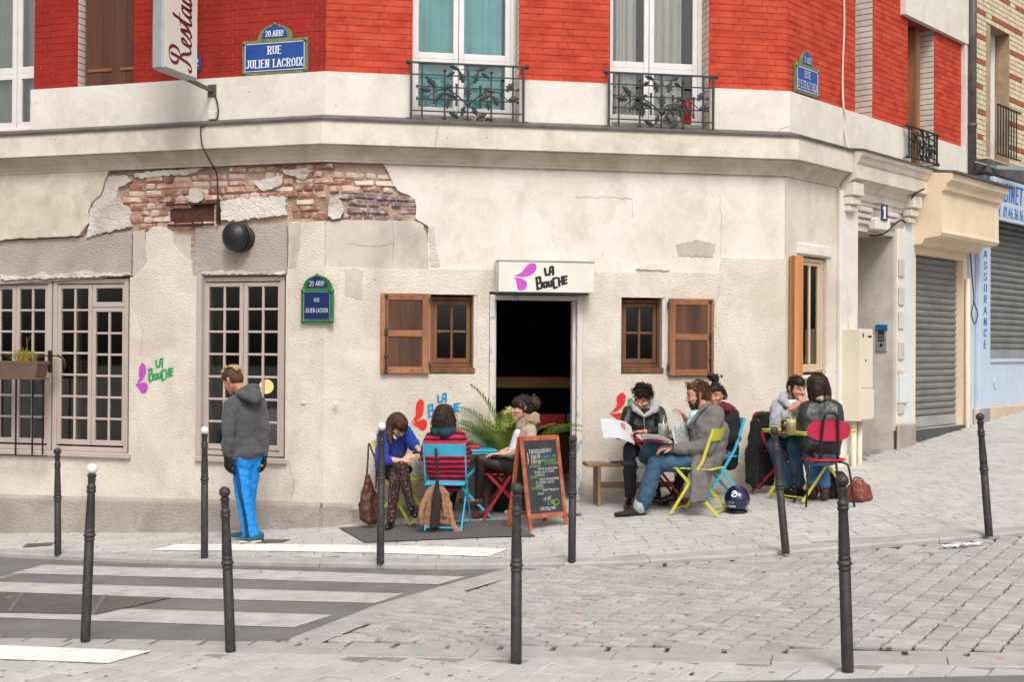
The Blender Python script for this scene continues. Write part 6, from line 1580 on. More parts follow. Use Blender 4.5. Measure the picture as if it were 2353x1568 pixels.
def folding_table(x, y, rz, w, d, m, label, h=.70, topz=None):
 M = T(x, y, ground(x, y)) @ RZ(rz); root = thing('folding_table', label, 'table', M=M, group='folding bistro tables')
 if topz: h = topz - ground(x, y)
 MB().box(-w / 2, w / 2, -d / 2, d / 2, h - .012, h, None, .005).build('table_top', m, root, M)
 b = MB()
 for q in ((-w / 2 + .01, w / 2 - .01, -d / 2 + .01, -d / 2 + .02), (-w / 2 + .01, w / 2 - .01, d / 2 - .02, d / 2 - .01)): b.box(q[0], q[1], q[2], q[3], h - .035, h - .0125)
 for s in (-1, 1): b.box(s * (w / 2 - .015) - .006, s * (w / 2 - .015) + .006, -d / 2 + .021, d / 2 - .021, h - .034, h - .0125)
 b.build('apron', m, root, M)
 for s in (-1, 1):
  yy = s * (d / 2 - .05)
  MB().bar((-w / 2 + .04, yy, .005), (w / 2 - .08, yy, h - .03), .026, .012, (0, 1, 0)).build('leg', m, root, M)
  MB().bar((w / 2 - .04, yy + s * .014, .005), (-w / 2 + .08, yy + s * .014, h - .03), .026, .012, (0, 1, 0)).build('leg', m, root, M)
 for sx_ in (-1, 1): MB().bar((sx_ * (w / 2 - .06), -d / 2 + .05, .04), (sx_ * (w / 2 - .06), d / 2 - .05, .04), .014, .014).build('stretcher', m, root, M)
 MB().bar((0.02, -d / 2 + .05, h * .5), (0.02, d / 2 - .05, h * .5), .012, .012).build('stretcher', m, root, M)
 return root, h
c1 = folding_chair(-1.13, 13.22, -22, YEL, 'yellow folding chair under the woman in blue, brown bag on its back')
c2 = folding_chair(-.62, 12.66, 84, CYA, 'cyan folding chair with its back to the street, jacket hung on it')
c3 = folding_chair(-.05, 13.05, 182, RED, 'dark red folding chair beside the menu board')
c4 = folding_chair(1.85, 12.76, 152, YEL, 'yellow folding chair under the man in the long grey coat')
c5 = folding_chair(2.15, 13.55, 195, CYA, 'cyan folding chair behind the yellow one, under the woman in black')
c6 = folding_chair(2.80, 13.72, -22, RED, 'dark red folding chair draped with a black coat')
t1_, h1 = folding_table(-.55, 13.22, .14, .78, .56, CYA, 'cyan folding table between the three women')
t2_, h2 = folding_table(1.48, 13.28, .10, .66, .5, RED, 'dark red folding table covered with plates and papers')
t3_, h3 = folding_table(3.03, 13.3, .52, .72, .62, YEL, 'yellow folding table at the right with a carafe')
def top_pt(tbl, h, u, v):
 z = WM[tbl.name].translation.z + h; r = ray(u, v); t = (z - CAMZ) / r.z; return Vector((r.x * t, r.y * t, z))
x, y = 3.08, 12.90; M = T(x, y, ground(x, y)) @ RZ(math.radians(94) + math.pi / 2)
tc_ = thing('tube_chair', 'black tube chair with a crimson oval backrest facing the yellow table', 'chair', M=M)
PINK = mat('crimson_backrest', srgb(184, 30, 66), .45, .06, 8, coat=.2)
for s in (-1, 1):
 MB().tube(smooth([(s * .24, .23, .0), (s * .20, .19, .36), (s * .17, .16, .42), (s * .10, .15, .435), (0, .15, .44)], 4), .0115, 8).build('rear_leg', BLK, tc_, M, True)
 MB().tube(smooth([(s * .23, -.2, .0), (s * .19, -.18, .38), (s * .12, -.17, .43), (0, -.17, .435)], 4), .0115, 8).build('front_leg', BLK, tc_, M, True)
MB().tube(smooth([(-.10, .0, .43), (-.09, .16, .46), (-.085, .2, .60), (-.07, .235, .85), (-.045, .242, .905), (0, .245, .92), (.045, .242, .905), (.07, .235, .85), (.085, .2, .60), (.09, .16, .46), (.10, .0, .43)], 4), .013, 8).build('back_loop', BLK, tc_, M, True)
def oval(w, h, n=24, p=2.6):
 return [(w * math.copysign(abs(math.cos(a)) ** (2 / p), math.cos(a)), h * math.copysign(abs(math.sin(a)) ** (2 / p), math.sin(a))) for a in [6.2832 * i / n for i in range(n)]]
b = MB(); ov = oval(.215, .105)
vs = []
for o in (0.0, .014):
 for px_, pz in ov: vs.append((px_, .20 + o - .05 * (px_ / .2) ** 2 * .6 + (pz) * .06, .745 + pz))
n = len(ov); b.add(vs, [list(range(n)), [n + i for i in range(n)][::-1]] + [[i, (i + 1) % n, n + (i + 1) % n, n + i] for i in range(n)])
shade_auto(b.build('backrest', PINK, tc_, M))
b = MB(); ov = oval(.20, .20, 24, 3.2); vs = [(a, c_, z) for z in (.445, .462) for a, c_ in ov]; n = 24
b.add(vs, [list(range(n))[::-1], [n + i for i in range(n)]] + [[i, (i + 1) % n, n + (i + 1) % n, n + i] for i in range(n)]); b.build('seat', mat('red_seat', srgb(190, 40, 44), .45), tc_, M)
OAK = mat('weathered_bench_wood', srgb(172, 138, 104), .75, 0, 7, col2=srgb(134, 102, 74), bump=.3, bs=40, aniso=(.15, 1, 1), dist=.004)
OAKV = mat('weathered_bench_leg', srgb(176, 148, 116), .75, 0, 7, col2=srgb(138, 110, 84), bump=.3, bs=40, aniso=(1, 1, .15), dist=.004)
a, c_ = G(1345, 1160), G(1500, 1160)
bx0, by0 = .76, 13.50
M = T(bx0, by0, ground(bx0, by0)) @ RZ(math.radians(8)); bn = thing('bench', 'plain wooden bench along the wall under the reading man', 'bench', M=M)
MB().box(0, 1.15, -.14, .14, .41, .445, None, .006).build('seat', OAK, bn, M)
for xx in (.13, 1.0):
 b = MB(); b.plate([(-.13, 0), (-.05, 0), (0, .14), (.05, 0), (.13, 0), (.12, .41), (-.12, .41)], [], -.016, .016, T(xx, 0, 0) @ RZ(math.pi / 2), back=True); b.build('leg', OAKV, bn, M)
MB().box(.15, .98, -.012, .012, .18, .24, None, .004).build('stretcher', OAK, bn, M)
def sheet_paper(name, label, cat, M, w, h, m, bend=.05, n=8, marks=True, sag=0.0):
 root = thing(name, label, cat, M=M); b = MB()
 for i in range(n + 1):
  for j in range(5):
   t = i / n - .5; b.v.append((t * w, (j / 4 - .5) * h, bend * math.cos(t * 3.1) - sag * abs(t) ** 2 + .004 * math.sin(j * 2 + i)))
 for i in range(n):
  for j in range(4): b.f.append([i * 5 + j, (i + 1) * 5 + j, (i + 1) * 5 + j + 1, i * 5 + j + 1]); b.m.append(0)
 b.build('page', m, root, M, True)
 if marks:
  b = MB(); rr = random.Random(int(abs(M.translation.x) * 1000))
  for k in range(7):
   x0 = -.4 * w + .115 * w * k
   z0 = bend * math.cos((x0 + .04 * w) / w * 3.1) + .0055
   b.box(x0, x0 + .085 * w, -.42 * h, .42 * h * rr.uniform(.3, 1), z0, z0 + .0006)
  b.build('print', mat('newsprint_ink', srgb(150, 150, 152), .9, .4, 60), root, M)
 return root
PAPER = mat('white_paper', srgb(190, 191, 195), .8, .05, 10); NEWS = mat('newspaper', srgb(176, 174, 170), .85, .2, 30)
p = M @ Vector((.52, -.02, .447))
sheet_paper('magazine', 'open magazine lying on the wooden bench', 'magazine', T(*p) @ RZ(.15) @ T(-.1, 0, .0), .40, .2, PAPER, .012)
M = T(.255, 12.50, ground(.25, 12.5)) @ RZ(math.radians(38)) ; mbd = thing('menu_board', 'orange framed chalkboard menu standing before the door', 'menu board', M=M)
OW = mat('orange_stained_frame', srgb(180, 96, 62), .65, 0, 8, col2=srgb(140, 66, 42), bump=.2, bs=40, dirt=.25, ds=14, dc=srgb(226, 180, 150)); CH = mat('chalkboard', srgb(40, 45, 48), .7, 0, 4, col2=srgb(58, 62, 64))
H_ = .88; wB = .24
for side, nm in ((-1, 'front_panel'), (1, 'back_panel')):
 tl = math.atan2(.155, H_)
 Mp = M @ T(0, side * .165, 0) @ (RZ(0) if side < 0 else RZ(math.pi)) @ RX(-tl)
 b = MB(); b.box(-wB, -wB + .04, -.012, .012, 0, H_, None, .004); b.box(wB - .04, wB, -.012, .012, 0, H_, None, .004)
 b.box(-wB + .04, wB - .04, -.010, .010, H_ - .045, H_ - .001, None, .004); b.box(-wB + .04, wB - .04, -.010, .010, .10, .145, None, .004)
 fr = b.build(nm, OW, mbd, Mp)
 MB().box(-wB + .04, wB - .04, -.004, .004, .145, H_ - .045).build('slate', CH, fr, Mp)
 if side < 0:
  rr = random.Random(4)
  def chalk(rows, c, nm_):
   b = MB()
   for s, xx, zz, hh in rows: letters(b, s, xx, zz, hh, None, .045, .045, 0, False, -.0055, center=False, slant=.1, sp=.12, wob=.12, rr=rr)
   b.build(nm_, mat(nm_, c, .9), fr, Mp)
  chalk([('YAHOUUUH!!!', -.15, .715, .040), ('ENFIN', -.13, .665, .036), ('ENFIN', -.13, .615, .036), ('GRATIN DE MACARONIS', -.06, .555, .019), ('SALADES AIL ET PERSIL', -.11, .527, .019), ('LA RAVIOLE', -.10, .499, .019), ('BOEUF BOURGUIGNON', -.05, .455, .020), ('ET LEGUMES, BOULES', -.10, .427, .019), ('VAPEUR', -.10, .399, .019), ('SOUPE FRAICHE DE', -.03, .352, .019), ('POIRES', -.09, .322, .019), ('+1 KF', -.03, .262, .034), ('13€/15€/18€', -.08, .17, .030)], srgb(222, 224, 220), 'white_chalk')
  chalk([('LE WEEK END', -.01, .665, .026)], srgb(80, 160, 210), 'blue_chalk')
  chalk([('POUR LA VENTE', -.02, .63, .022), ('ET LE PLAISIR', .03, .602, .022), ('EN ENTREE:', -.155, .58, .022), ('EN PLAT:', -.155, .478, .022), ('EN DESSERT:', -.155, .372, .022), ('L.13€', .02, .225, .034)], srgb(150, 200, 70), 'green_chalk')
  b = MB(); pen(b, [smooth([(.115 + .045 * math.cos(a), .24 + .026 * math.sin(a)) for a in [i * .52 for i in range(13)]], 2)], .002, .002, 0, -.0056); b.build('chalk_ring', bpy.data.materials['green_chalk'], fr, Mp)
  b = MB(); pen(b, [[(-.165, .64), (-.165, .72)], [(-.172, .62), (-.158, .66)]], .006, .005, 0, -.0056); b.build('chalk_mark', mat('pink_chalk', srgb(214, 130, 110), .9), fr, Mp)
MB().tube([(-wB + .01, -.09, .40), (-wB + .01, 0, .38), (-wB + .01, .09, .40)], .004, 5).build('hinge_cord', mat('string', srgb(196, 180, 150), .9), mbd, M)
MB().tube(smooth([(-wB - .006, .15, .14), (-wB - .014, .17, .13), (-wB - .006, .19, .14), (-wB + .02, .18, .15)], 3), .005, 5).build('tied_string', bpy.data.materials['string'], mbd, M)
px0, py0 = -.06, 13.46
M = T(px0, py0, ground(px0, py0)); pt_ = thing('plant_pot', 'black bucket holding the palm beside the door', 'pot', M=M)
MB().lathe([(.13, 0), (.17, .28), (.185, .285), (.185, .31), (.165, .31), (.15, .27), (.0, .26)], 24).build('bucket', mat('black_bucket', srgb(36, 36, 38), .5, .1, 6), pt_, M, True)
M2 = T(px0, py0, ground(px0, py0) + .30); pl = thing('palm', 'bushy green palm with feathery fronds at the left door jamb', 'plant', M=M2)
PG = [mat('palm_leaf_%d' % i, c, .55, .25, 30) for i, c in enumerate((srgb(92, 124, 40), srgb(124, 148, 54), srgb(182, 174, 90)))]
rr = random.Random(12)
for k in range(36):
 az = rr.uniform(0, 6.283); L = rr.uniform(.55, .95); el = rr.uniform(.95, 1.5)
 if k < 8: az = math.pi + rr.uniform(-.6, .6); el = rr.uniform(.8, 1.25); L = rr.uniform(.7, 1.0)
 if k in (8, 9, 10): az = rr.uniform(-.3, .1); el = rr.uniform(.85, 1.05); L = 1.0
 if k in (11, 12): el = 1.5; L = 1.1
 if math.sin(az) > .3 and el < 1.2: el = 1.25
 d = Vector((math.cos(az), math.sin(az) * .5, 0)); pts = []
 for i in range(13):
  t = i / 12; e2 = el - (1.5 - el * .45) * t * t
  pts.append((pts[-1] + (d * math.cos(e2) + Vector((0, 0, math.sin(e2)))) * (L / 12)) if pts else Vector((rr.uniform(-.04, .04), rr.uniform(-.04, .04), 0)))
 b = MB(); b.tube(pts, [.006 * (1 - .8 * i / 12) for i in range(13)], 5)
 for i in range(3, 25):
  t = i / 24.5; q = t * 12; i0 = min(int(q), 11); p = pts[i0].lerp(pts[i0 + 1], q - i0); tn = (pts[i0 + 1] - pts[i0]).normalized()
  sd = tn.cross(Vector((0, 0, 1))); sd = sd.normalized() if sd.length > .1 else Vector((0, 1, 0)); upv = sd.cross(tn)
  ll = .19 * math.sin(math.pi * (.12 + .80 * t)) * rr.uniform(.85, 1.15) + .02
  for s in (-1, 1):
   dr = (sd * s * .8 + tn * .75 + upv * .25).normalized(); e = p + dr * ll + Vector((0, 0, -.18 * ll)); mdl = p + dr * ll * .5 + Vector((0, 0, .02 * ll)); wv = tn.cross(dr).normalized().cross(dr) * .0075
   b.v += [tuple(p - wv * .5), tuple(p + wv * .5), tuple(mdl + wv), tuple(e), tuple(mdl - wv)]; n0 = len(b.v) - 5; b.f += [[n0, n0 + 1, n0 + 2, n0 + 4], [n0 + 4, n0 + 2, n0 + 3]]; b.m += [0, 0]
 b.build('frond', PG[rr.choices([0, 1, 2], [5, 4, 2])[0]], pl, M2)
# ------------------------------------------------------------------ things on the tables
GLASS = mat('clear_glass', (.95, .97, .96), .03, trans=1.0); WINE = mat('pale_cider', srgb(226, 212, 140), .1, trans=.35); WATER = mat('cloudy_lemonade', srgb(224, 222, 212), .1, trans=.25); BEER = mat('amber_beer', srgb(206, 140, 40), .05, trans=.6)
CHINA = mat('white_china', srgb(228, 226, 222), .25);
def carafe(p, label, s=1.0, fill=WATER, fh=.5):
 M = T(*p); o = thing('carafe', label, 'carafe', M=M)
 pr = [(.036, 0), (.042, .01), (.046, .06), (.045, .10), (.036, .135), (.018, .16), (.015, .185), (.02, .20)]
 out = [(r * s, z * s) for r, z in pr]; inn = [((r - .004) * s, (z + .004) * s) for r, z in pr[::-1][:-1]]
 shade_auto(MB().lathe(out + [((.016) * s, .2 * s)] + inn[1:], 24).build('bottle', GLASS, o, M), 60)
 MB().lathe([(.034 * s, .008 * s), (.041 * s, .02 * s), (.041 * s, .2 * s * fh)], 20).build('drink', fill, o, M, True)
 return o
def plate_(p, label, r=.11):
 M = T(*p); o = thing('plate', label, 'plate', M=M)
 MB().lathe([(r * .55, 0), (r * .6, .004), (r, .018), (r * .98, .022), (r * .6, .01), (.001, .008)], 28).build('dish', CHINA, o, M, True)
 return o
z2 = WM[t2_.name].translation.z + h2 + .002
def on2(u, v): return top_pt(t2_, h2 + .002, u, v)
plate_((1.50, 13.16, z2), 'white soup plate left of the carafe on the red table'); plate_((1.70, 13.34, z2), 'white plate at the right side of the red table', .10)
M = T(1.70, 13.34, z2 + .012); o = thing('bread', 'slices of bread on the right white plate', 'bread', M=M)
for i in range(3): MB().ball((-.03 + .03 * i, .0, .012), .028, 10, 6, (1, .7, .45)).build('slice', mat('bread_crust_%d' % i, srgb(196, 150, 96), .9, .2, 40), o, M, True)
carafe((1.515, 13.06, z2), 'glass carafe with cloudy drink on the red table', 1.18, WATER, .62)
for i, (xx, yy) in enumerate(((1.60, 13.04), (1.64, 13.06))):
 M = T(xx, yy, z2); o = thing('shaker', ('left' if i == 0 else 'right') + ' small glass shaker with steel cap beside the carafe', 'shaker', M=M)
 MB().lathe([(.02, 0), (.022, .005), (.02, .06), (.016, .07)], 14).build('glass', GLASS, o, M, True); MB().lathe([(.017, .0705), (.018, .085), (.01, .097), (.002, .1)], 14).build('cap', MAT['aluminium'], o, M, True)
 MB().lathe([(.016, .004), (.017, .045)], 12).build('filling', mat('salt_%d' % i, srgb(226, 224, 220), .9), o, M)
p = top_pt(t1_, h1, 1083, 1032); M = T(*p) @ RZ(.2); o = thing('red_pouch', 'red cloth pouch on the cyan table', 'pouch', M=M)
blob('pouch', [[(M @ Vector((-.07, -.035, .018)), .014), (M @ Vector((.07, -.035, .018)), .014), (M @ Vector((-.07, .035, .018)), .014), (M @ Vector((.07, .035, .02)), .014)]], mat('red_cloth', srgb(206, 30, 36), .8), o, .006, 2, .01, .04)
z3 = WM[t3_.name].translation.z + h3 + .002
q = top_pt(t3_, h3, 1818, 1001); carafe((q.x, q.y, z3), 'glass carafe with pale cider on the yellow table', 1.05, WINE, .72)
q = top_pt(t3_, h3, 1806, 998); M = T(q.x - .01, q.y + .03, z3); o = thing('glass', 'half full beer glass left of the carafe on the yellow table', 'glass', M=M)
MB().lathe([(.028, 0), (.034, .13), (.031, .13), (.025, .006)], 18).build('tumbler', GLASS, o, M, True); MB().lathe([(.024, .007), (.029, .085)], 16).build('drink', BEER, o, M, True)
q = top_pt(t3_, h3, 1799, 995); M = T(q.x, q.y, z3) @ RZ(.5); o = thing('cigarette_pack', 'small red packet on the yellow table', 'packet', M=M); MB().box(-.04, .04, -.025, .025, 0, .02, None, .003).build('packet', mat('red_card', srgb(206, 40, 34), .6), o, M)
q = at(*r4(300, 590), 12.98); M = T(q.x, q.y, q.z) @ RZ(.15) @ RX(.85) @ RY(.35)
sheet_paper('magazine', 'white magazine held open by the man in the black jacket', 'magazine', M, .36, .24, PAPER, .05, marks=False)
b = MB().box(.02, .07, .02, .09, .052, .053); o2 = [o for o in bpy.data.objects if o.name.startswith('magazine') and o.type == 'EMPTY'][-1]; b.build('picture', mat('brown_picture', srgb(178, 112, 98), .8), o2, M)
q = at(*r4(680, 665), 12.72); sheet_paper('newspaper', 'folded newspaper resting on the knee of the man in the grey coat', 'newspaper', T(q.x, q.y, q.z) @ RZ(.1) @ RX(.12) @ RY(.12), .34, .26, NEWS, .03)
q = at(*r4(945, 620), 12.86); sheet_paper('newspaper', 'newspaper standing open before the chest of the man in the grey coat', 'newspaper', T(q.x, q.y, q.z) @ RZ(.35) @ RX(1.15) @ RY(.3), .24, .26, NEWS, .04)
p = G(1692, 1178); hp = Vector((2.20, 12.72, 0)); hp.z = ground(hp.x, hp.y)
M = T(*hp) @ RZ(math.radians(95)); he = thing('motorcycle_helmet', 'glossy dark blue motorcycle helmet on the pavement', 'helmet', M=M)
NAVY = mat('navy_gloss', srgb(8, 22, 66), .12, .15, 3, coat=1.0)
b = MB(); nn_, mm = 32, 18
for i in range(mm + 1):
 th = math.pi * (.02 + .80 * i / mm)
 for j in range(nn_):
  a = 6.2832 * j / nn_; r = .135 * math.sin(th) * (1 - .08 * max(0, -math.cos(th)))
  b.v.append((r * math.cos(a) * 1.08, r * math.sin(a) * .93, .125 + .135 * math.cos(th) * (1.0 if math.cos(th) > 0 else 1.02)))
for i in range(mm):
 for j in range(nn_): b.f.append([i * nn_ + j, i * nn_ + (j + 1) % nn_, (i + 1) * nn_ + (j + 1) % nn_, (i + 1) * nn_ + j]); b.m.append(0)
b.f.append([j for j in range(nn_)]); b.m.append(0); b.f.append([mm * nn_ + j for j in range(nn_)][::-1]); b.m.append(0)
b.build('shell', NAVY, he, M, True)
MB().lathe([(.100, .004), (.108, .0), (.110, .014), (.102, .02)], 32, SCL(1.08, .95, 1)).build('trim', MAT['plastic_black'], he, M, True)
HW = mat('reflective_white', srgb(220, 224, 224), .3)
Mh = T(*hp)
def on_helm(a, z, o=.0):                               # a: angle seen from the street, 0 = facing camera
 th = math.acos(max(-1, min(1, (z - .125) / .1365))); r = .1365 * math.sin(th) * (1 - .08 * max(0, -math.cos(th))) + .0015 + o
 return Vector((r * math.sin(a) * .95, -r * math.cos(a) * 1.07, z))
def helm_patch(a0, a1, z0, z1, nm, m, n=8):
 b = MB()
 for i in range(n + 1):
  for zz in (z0, z1): b.v.append(tuple(on_helm(a0 + (a1 - a0) * i / n, zz, .001)))
 for i in range(n): b.f.append([2 * i, 2 * i + 2, 2 * i + 3, 2 * i + 1]); b.m.append(0)
 b.build(nm, m, he, Mh, True)
helm_patch(-.95, -.30, .062, .078, 'reflector', HW); helm_patch(.75, 1.2, .062, .078, 'reflector', HW)
def helm_text(s, a0, z0, h, m, nm, slant=.2):
 b = MB(); tmp = MB(); letters(tmp, s, 0, 0, h, None, .10, .09, 0, False, 0, center=False, slant=slant)
 b.f = tmp.f; b.m = tmp.m; b.v = [tuple(on_helm(a0 + x / .13, z0 + z, .0012 - yy)) for x, yy, z in tmp.v]; b.build(nm, m, he, Mh)
helm_text('NOLAN', -.85, .098, .016, mat('grey_print', srgb(150, 160, 190), .4), 'lettering')
b = MB(); tmp = MB()
pen(tmp, [smooth([(0, .02), (.02, .03), (.035, .02), (.02, .008), (.0, -.005), (.02, -.02), (.04, -.012)], 4), smooth([(.03, .03), (.045, .02), (.05, .0)], 3)], .007, .006, 0, 0)
b.f = tmp.f; b.m = tmp.m; b.v = [tuple(on_helm(-.62 + x / .12, .185 + z, .0012 - yy)) for x, yy, z in tmp.v]; b.build('emblem', HW, he, Mh)
LEA = mat('brown_leather', srgb(84, 46, 36), .45, .25, 12, bump=.4, bs=50, dist=.006); LEA2 = mat('russet_leather', srgb(120, 58, 42), .45, .25, 10, bump=.4, bs=40, dist=.006)
TANJ = mat('tan_cotton', srgb(156, 114, 86), .9, .12, 10, bump=.3, bs=30, dist=.006, bump2=.3, b2s=9); DBR = mat('dark_brown_cloth', srgb(44, 34, 32), .9, .15, 10, bump=.2, bs=40)
WOOLB = mat('black_wool', srgb(18, 16, 18), .95, .2, 10, sheen=.1)
def P2(x, y, d): return at(*r2(x, y), d)
g = P2(160, 1400, 13.0); bg_ = thing('leather_bag', 'brown slouchy leather bag hanging from the yellow chair by the wall', 'bag', (g.x, g.y, g.z))
blob('bag_body', [[(P2(165, 850, 13.02), .02), (P2(110, 1180, 13.0), .04), (P2(215, 1000, 13.05), .03), (P2(120, 1330, 13.0), .04), (P2(230, 1330, 13.05), .045), (P2(190, 1380, 12.97), .03)],
    [(P2(255, 1030, 13.06), .02), (P2(275, 1330, 13.06), .05), (P2(200, 1370, 13.0), .035)]], LEA, bg_, .010, 3, .035, .07)
MB().tube([Vector(p) - g for p in smooth([P2(160, 830, 13.02), P2(172, 650, 13.04), P2(182, 485, 13.08), P2(215, 560, 13.08), P2(262, 720, 13.1), P2(262, 1000, 13.06)], 5)], .010, 6).build('strap', LEA, bg_, T(*g), True)
g = P2(1000, 1450, 12.45); jk = thing('hanging_jacket', 'tan jacket slung over the back of the cyan chair with a dark bag', 'jacket', (g.x, g.y, g.z))
def J(x, y, r=.022, d=12.49): return (P2(x, y, d), r)
blob('jacket_body', [[J(905, 975), J(1010, 985), J(850, 1030), J(1060, 1050), J(800, 1130), J(1090, 1160)], [J(850, 1030), J(900, 1000), J(775, 1180), J(760, 1330, .02), J(800, 1400, .018), J(860, 1440, .014), J(880, 1200)], [J(980, 1000), J(1060, 1050), J(1095, 1200), J(1105, 1400, .02), J(1000, 1365, .016), J(960, 1370, .012)], [J(790, 1150, .02, 12.46), J(775, 1300, .02, 12.45)], [J(1010, 1040, .018, 12.45), J(1040, 1300, .018, 12.45)]], TANJ, jk, .008, 2, .03, .05)
blob('sleeve', [[J(1085, 1160, .03, 12.5), J(1130, 1400, .028, 12.47)], [J(1130, 1400, .028, 12.47), J(1165, 1480, .024, 12.44), J(1235, 1510, .012, 12.42)]], TANJ, jk, .008, 2, .02, .05)
blob('sleeve', [[J(800, 1140, .03, 12.45), J(770, 1280, .028, 12.44)], [J(770, 1280, .028, 12.44), J(775, 1400, .02, 12.44)]], TANJ, jk, .008, 2, .02, .05)
g2 = P2(920, 1430, 12.42); bg2 = thing('dark_shoulder_bag', 'dark brown cloth bag hanging in front of the tan jacket', 'bag', (g2.x, g2.y, g2.z))
blob('bag_body', [[(P2(955, 950, 12.43), .022), (P2(915, 1130, 12.43), .022), (P2(975, 1120, 12.43), .02), (P2(895, 1430, 12.43), .022), (P2(960, 1425, 12.43), .02)]], DBR, bg2, .010, 2, .02, .06)
MB().tube([Vector(p) - g2 for p in smooth([P2(960, 930, 12.42), P2(955, 760, 12.43), P2(940, 580, 12.44), P2(935, 545, 12.48), P2(945, 700, 12.44), P2(950, 930, 12.42)], 5)], .011, 6).build('strap', DBR, bg2, T(*g2), True)
def P5(x, y, d): return at(*r5(x, y), d)
g = P5(200, 1200, 13.7); ck = thing('hanging_coat', 'long black coat hung over the dark red chair by the wall', 'coat', (g.x, g.y, g.z))
blob('coat_body', [[(P5(190, 490, 13.62), .03), (P5(320, 480, 13.62), .03), (P5(200, 500, 13.86), .03), (P5(320, 490, 13.9), .03), (P5(150, 700, 13.66), .04), (P5(120, 950, 13.62), .045), (P5(115, 1170, 13.6), .04), (P5(330, 1190, 13.66), .05), (P5(350, 700, 13.72), .04)]], WOOLB, ck, .012, 3, .05, .09)
blob('coat_sleeve', [[(P5(180, 600, 13.64), .05), (P5(170, 1000, 13.58), .045)], [(P5(170, 1000, 13.58), .045), (P5(178, 1240, 13.58), .03)]], WOOLB, ck, .012, 3, .03, .07)
g = P5(1270, 1390, 13.0); g.z = ground(g.x, g.y); hb_ = thing('handbag', 'russet leather handbag on the pavement behind the tube chair', 'bag', (g.x, g.y, g.z))
blob('bag_body', [[(P5(1165, 1370, 13.0), .03), (P5(1380, 1350, 13.0), .035), (P5(1160, 1260, 13.05), .03), (P5(1370, 1240, 13.05), .03), (P5(1250, 1180, 13.05), .02), (P5(1290, 1370, 12.9), .03)]], LEA2, hb_, .010, 2, .035, .06)
MB().tube([Vector(p) - g for p in smooth([P5(1200, 1240, 13.02), P5(1225, 1150, 13.04), P5(1300, 1160, 13.04), P5(1330, 1230, 13.02)], 6)], .010, 6).build('handle', LEA2, hb_, T(*g), True)
g = P5(1020, 1340, 13.15); g.z = ground(g.x, g.y); bk_ = thing('black_backpack', 'black backpack under the yellow table beside the brown boots', 'bag', (g.x, g.y, g.z))
blob('bag_body', [[(P5(970, 1330, 13.2), .05), (P5(1060, 1330, 13.2), .05), (P5(990, 1120, 13.2), .05), (P5(1090, 1130, 13.2), .05)]], WOOLB, bk_, .012, 2, .03, .06)
# ------------------------------------------------------------------ people
def skin(name, c):
 m = mat(name, c, .5, .08, 18, bump=.08, bs=90); m.node_tree.nodes[m['bsdf']].inputs['Subsurface Weight'].default_value = .12
 m.node_tree.nodes[m['bsdf']].inputs['Subsurface Radius'].default_value = (.02, .008, .004); return m
SK1 = skin('light_skin', srgb(218, 166, 142)); SK2 = skin('warm_skin', srgb(204, 148, 120)); SK3 = skin('tan_skin', srgb(196, 136, 106))
def hairmat(name, c, c2): return mat(name, c, .55, 0, 26, col2=c2, bump=.7, bs=60, aniso=(1, 1, .12), dist=.006, spec=.25)
HB = hairmat('dark_brown_hair', srgb(62, 42, 34), srgb(34, 23, 20)); HBR = hairmat('chestnut_hair', srgb(84, 54, 40), srgb(50, 32, 26)); HBK = hairmat('near_black_hair', srgb(44, 32, 28), srgb(22, 17, 16)); HAU = hairmat('auburn_brown_hair', srgb(104, 68, 44), srgb(66, 42, 28)); HBL = mat('bleached_blond_curls', srgb(214, 180, 122), .5, 0, 60, col2=srgb(120, 88, 54), bump=.6, bs=90)
BROW = mat('dark_brow', srgb(46, 32, 26), .8); EYEW = mat('eye_white', srgb(220, 214, 208), .3); IRIS = mat('dark_iris', srgb(36, 26, 20), .2); LIP = mat('lips', srgb(178, 104, 94), .5)
def cloth(name, c, var=.12, vs=9, rough=.9, **k): return mat(name, c, rough, var, vs, bump=.25, bs=70, dist=.004, bump2=.35, b2s=10, **k)
def V3(*a): return Vector(a)
class Head:
 def __init__(s, H, f, u=(0, 0, 1), k=1.0):
  s.H = Vector(H); s.f = Vector(f).normalized(); u = Vector(u); s.u = (u - s.f * u.dot(s.f)).normalized(); s.s = s.u.cross(s.f); s.k = k
 def __call__(s, a, b, c=0.0): return s.H + (s.f * a + s.u * b + s.s * c) * s.k
 def M(s): m = Matrix((s.s, -s.f, s.u)).transposed().to_4x4(); m.translation = s.H; return m   # local: x = left, -y = forward, z = up
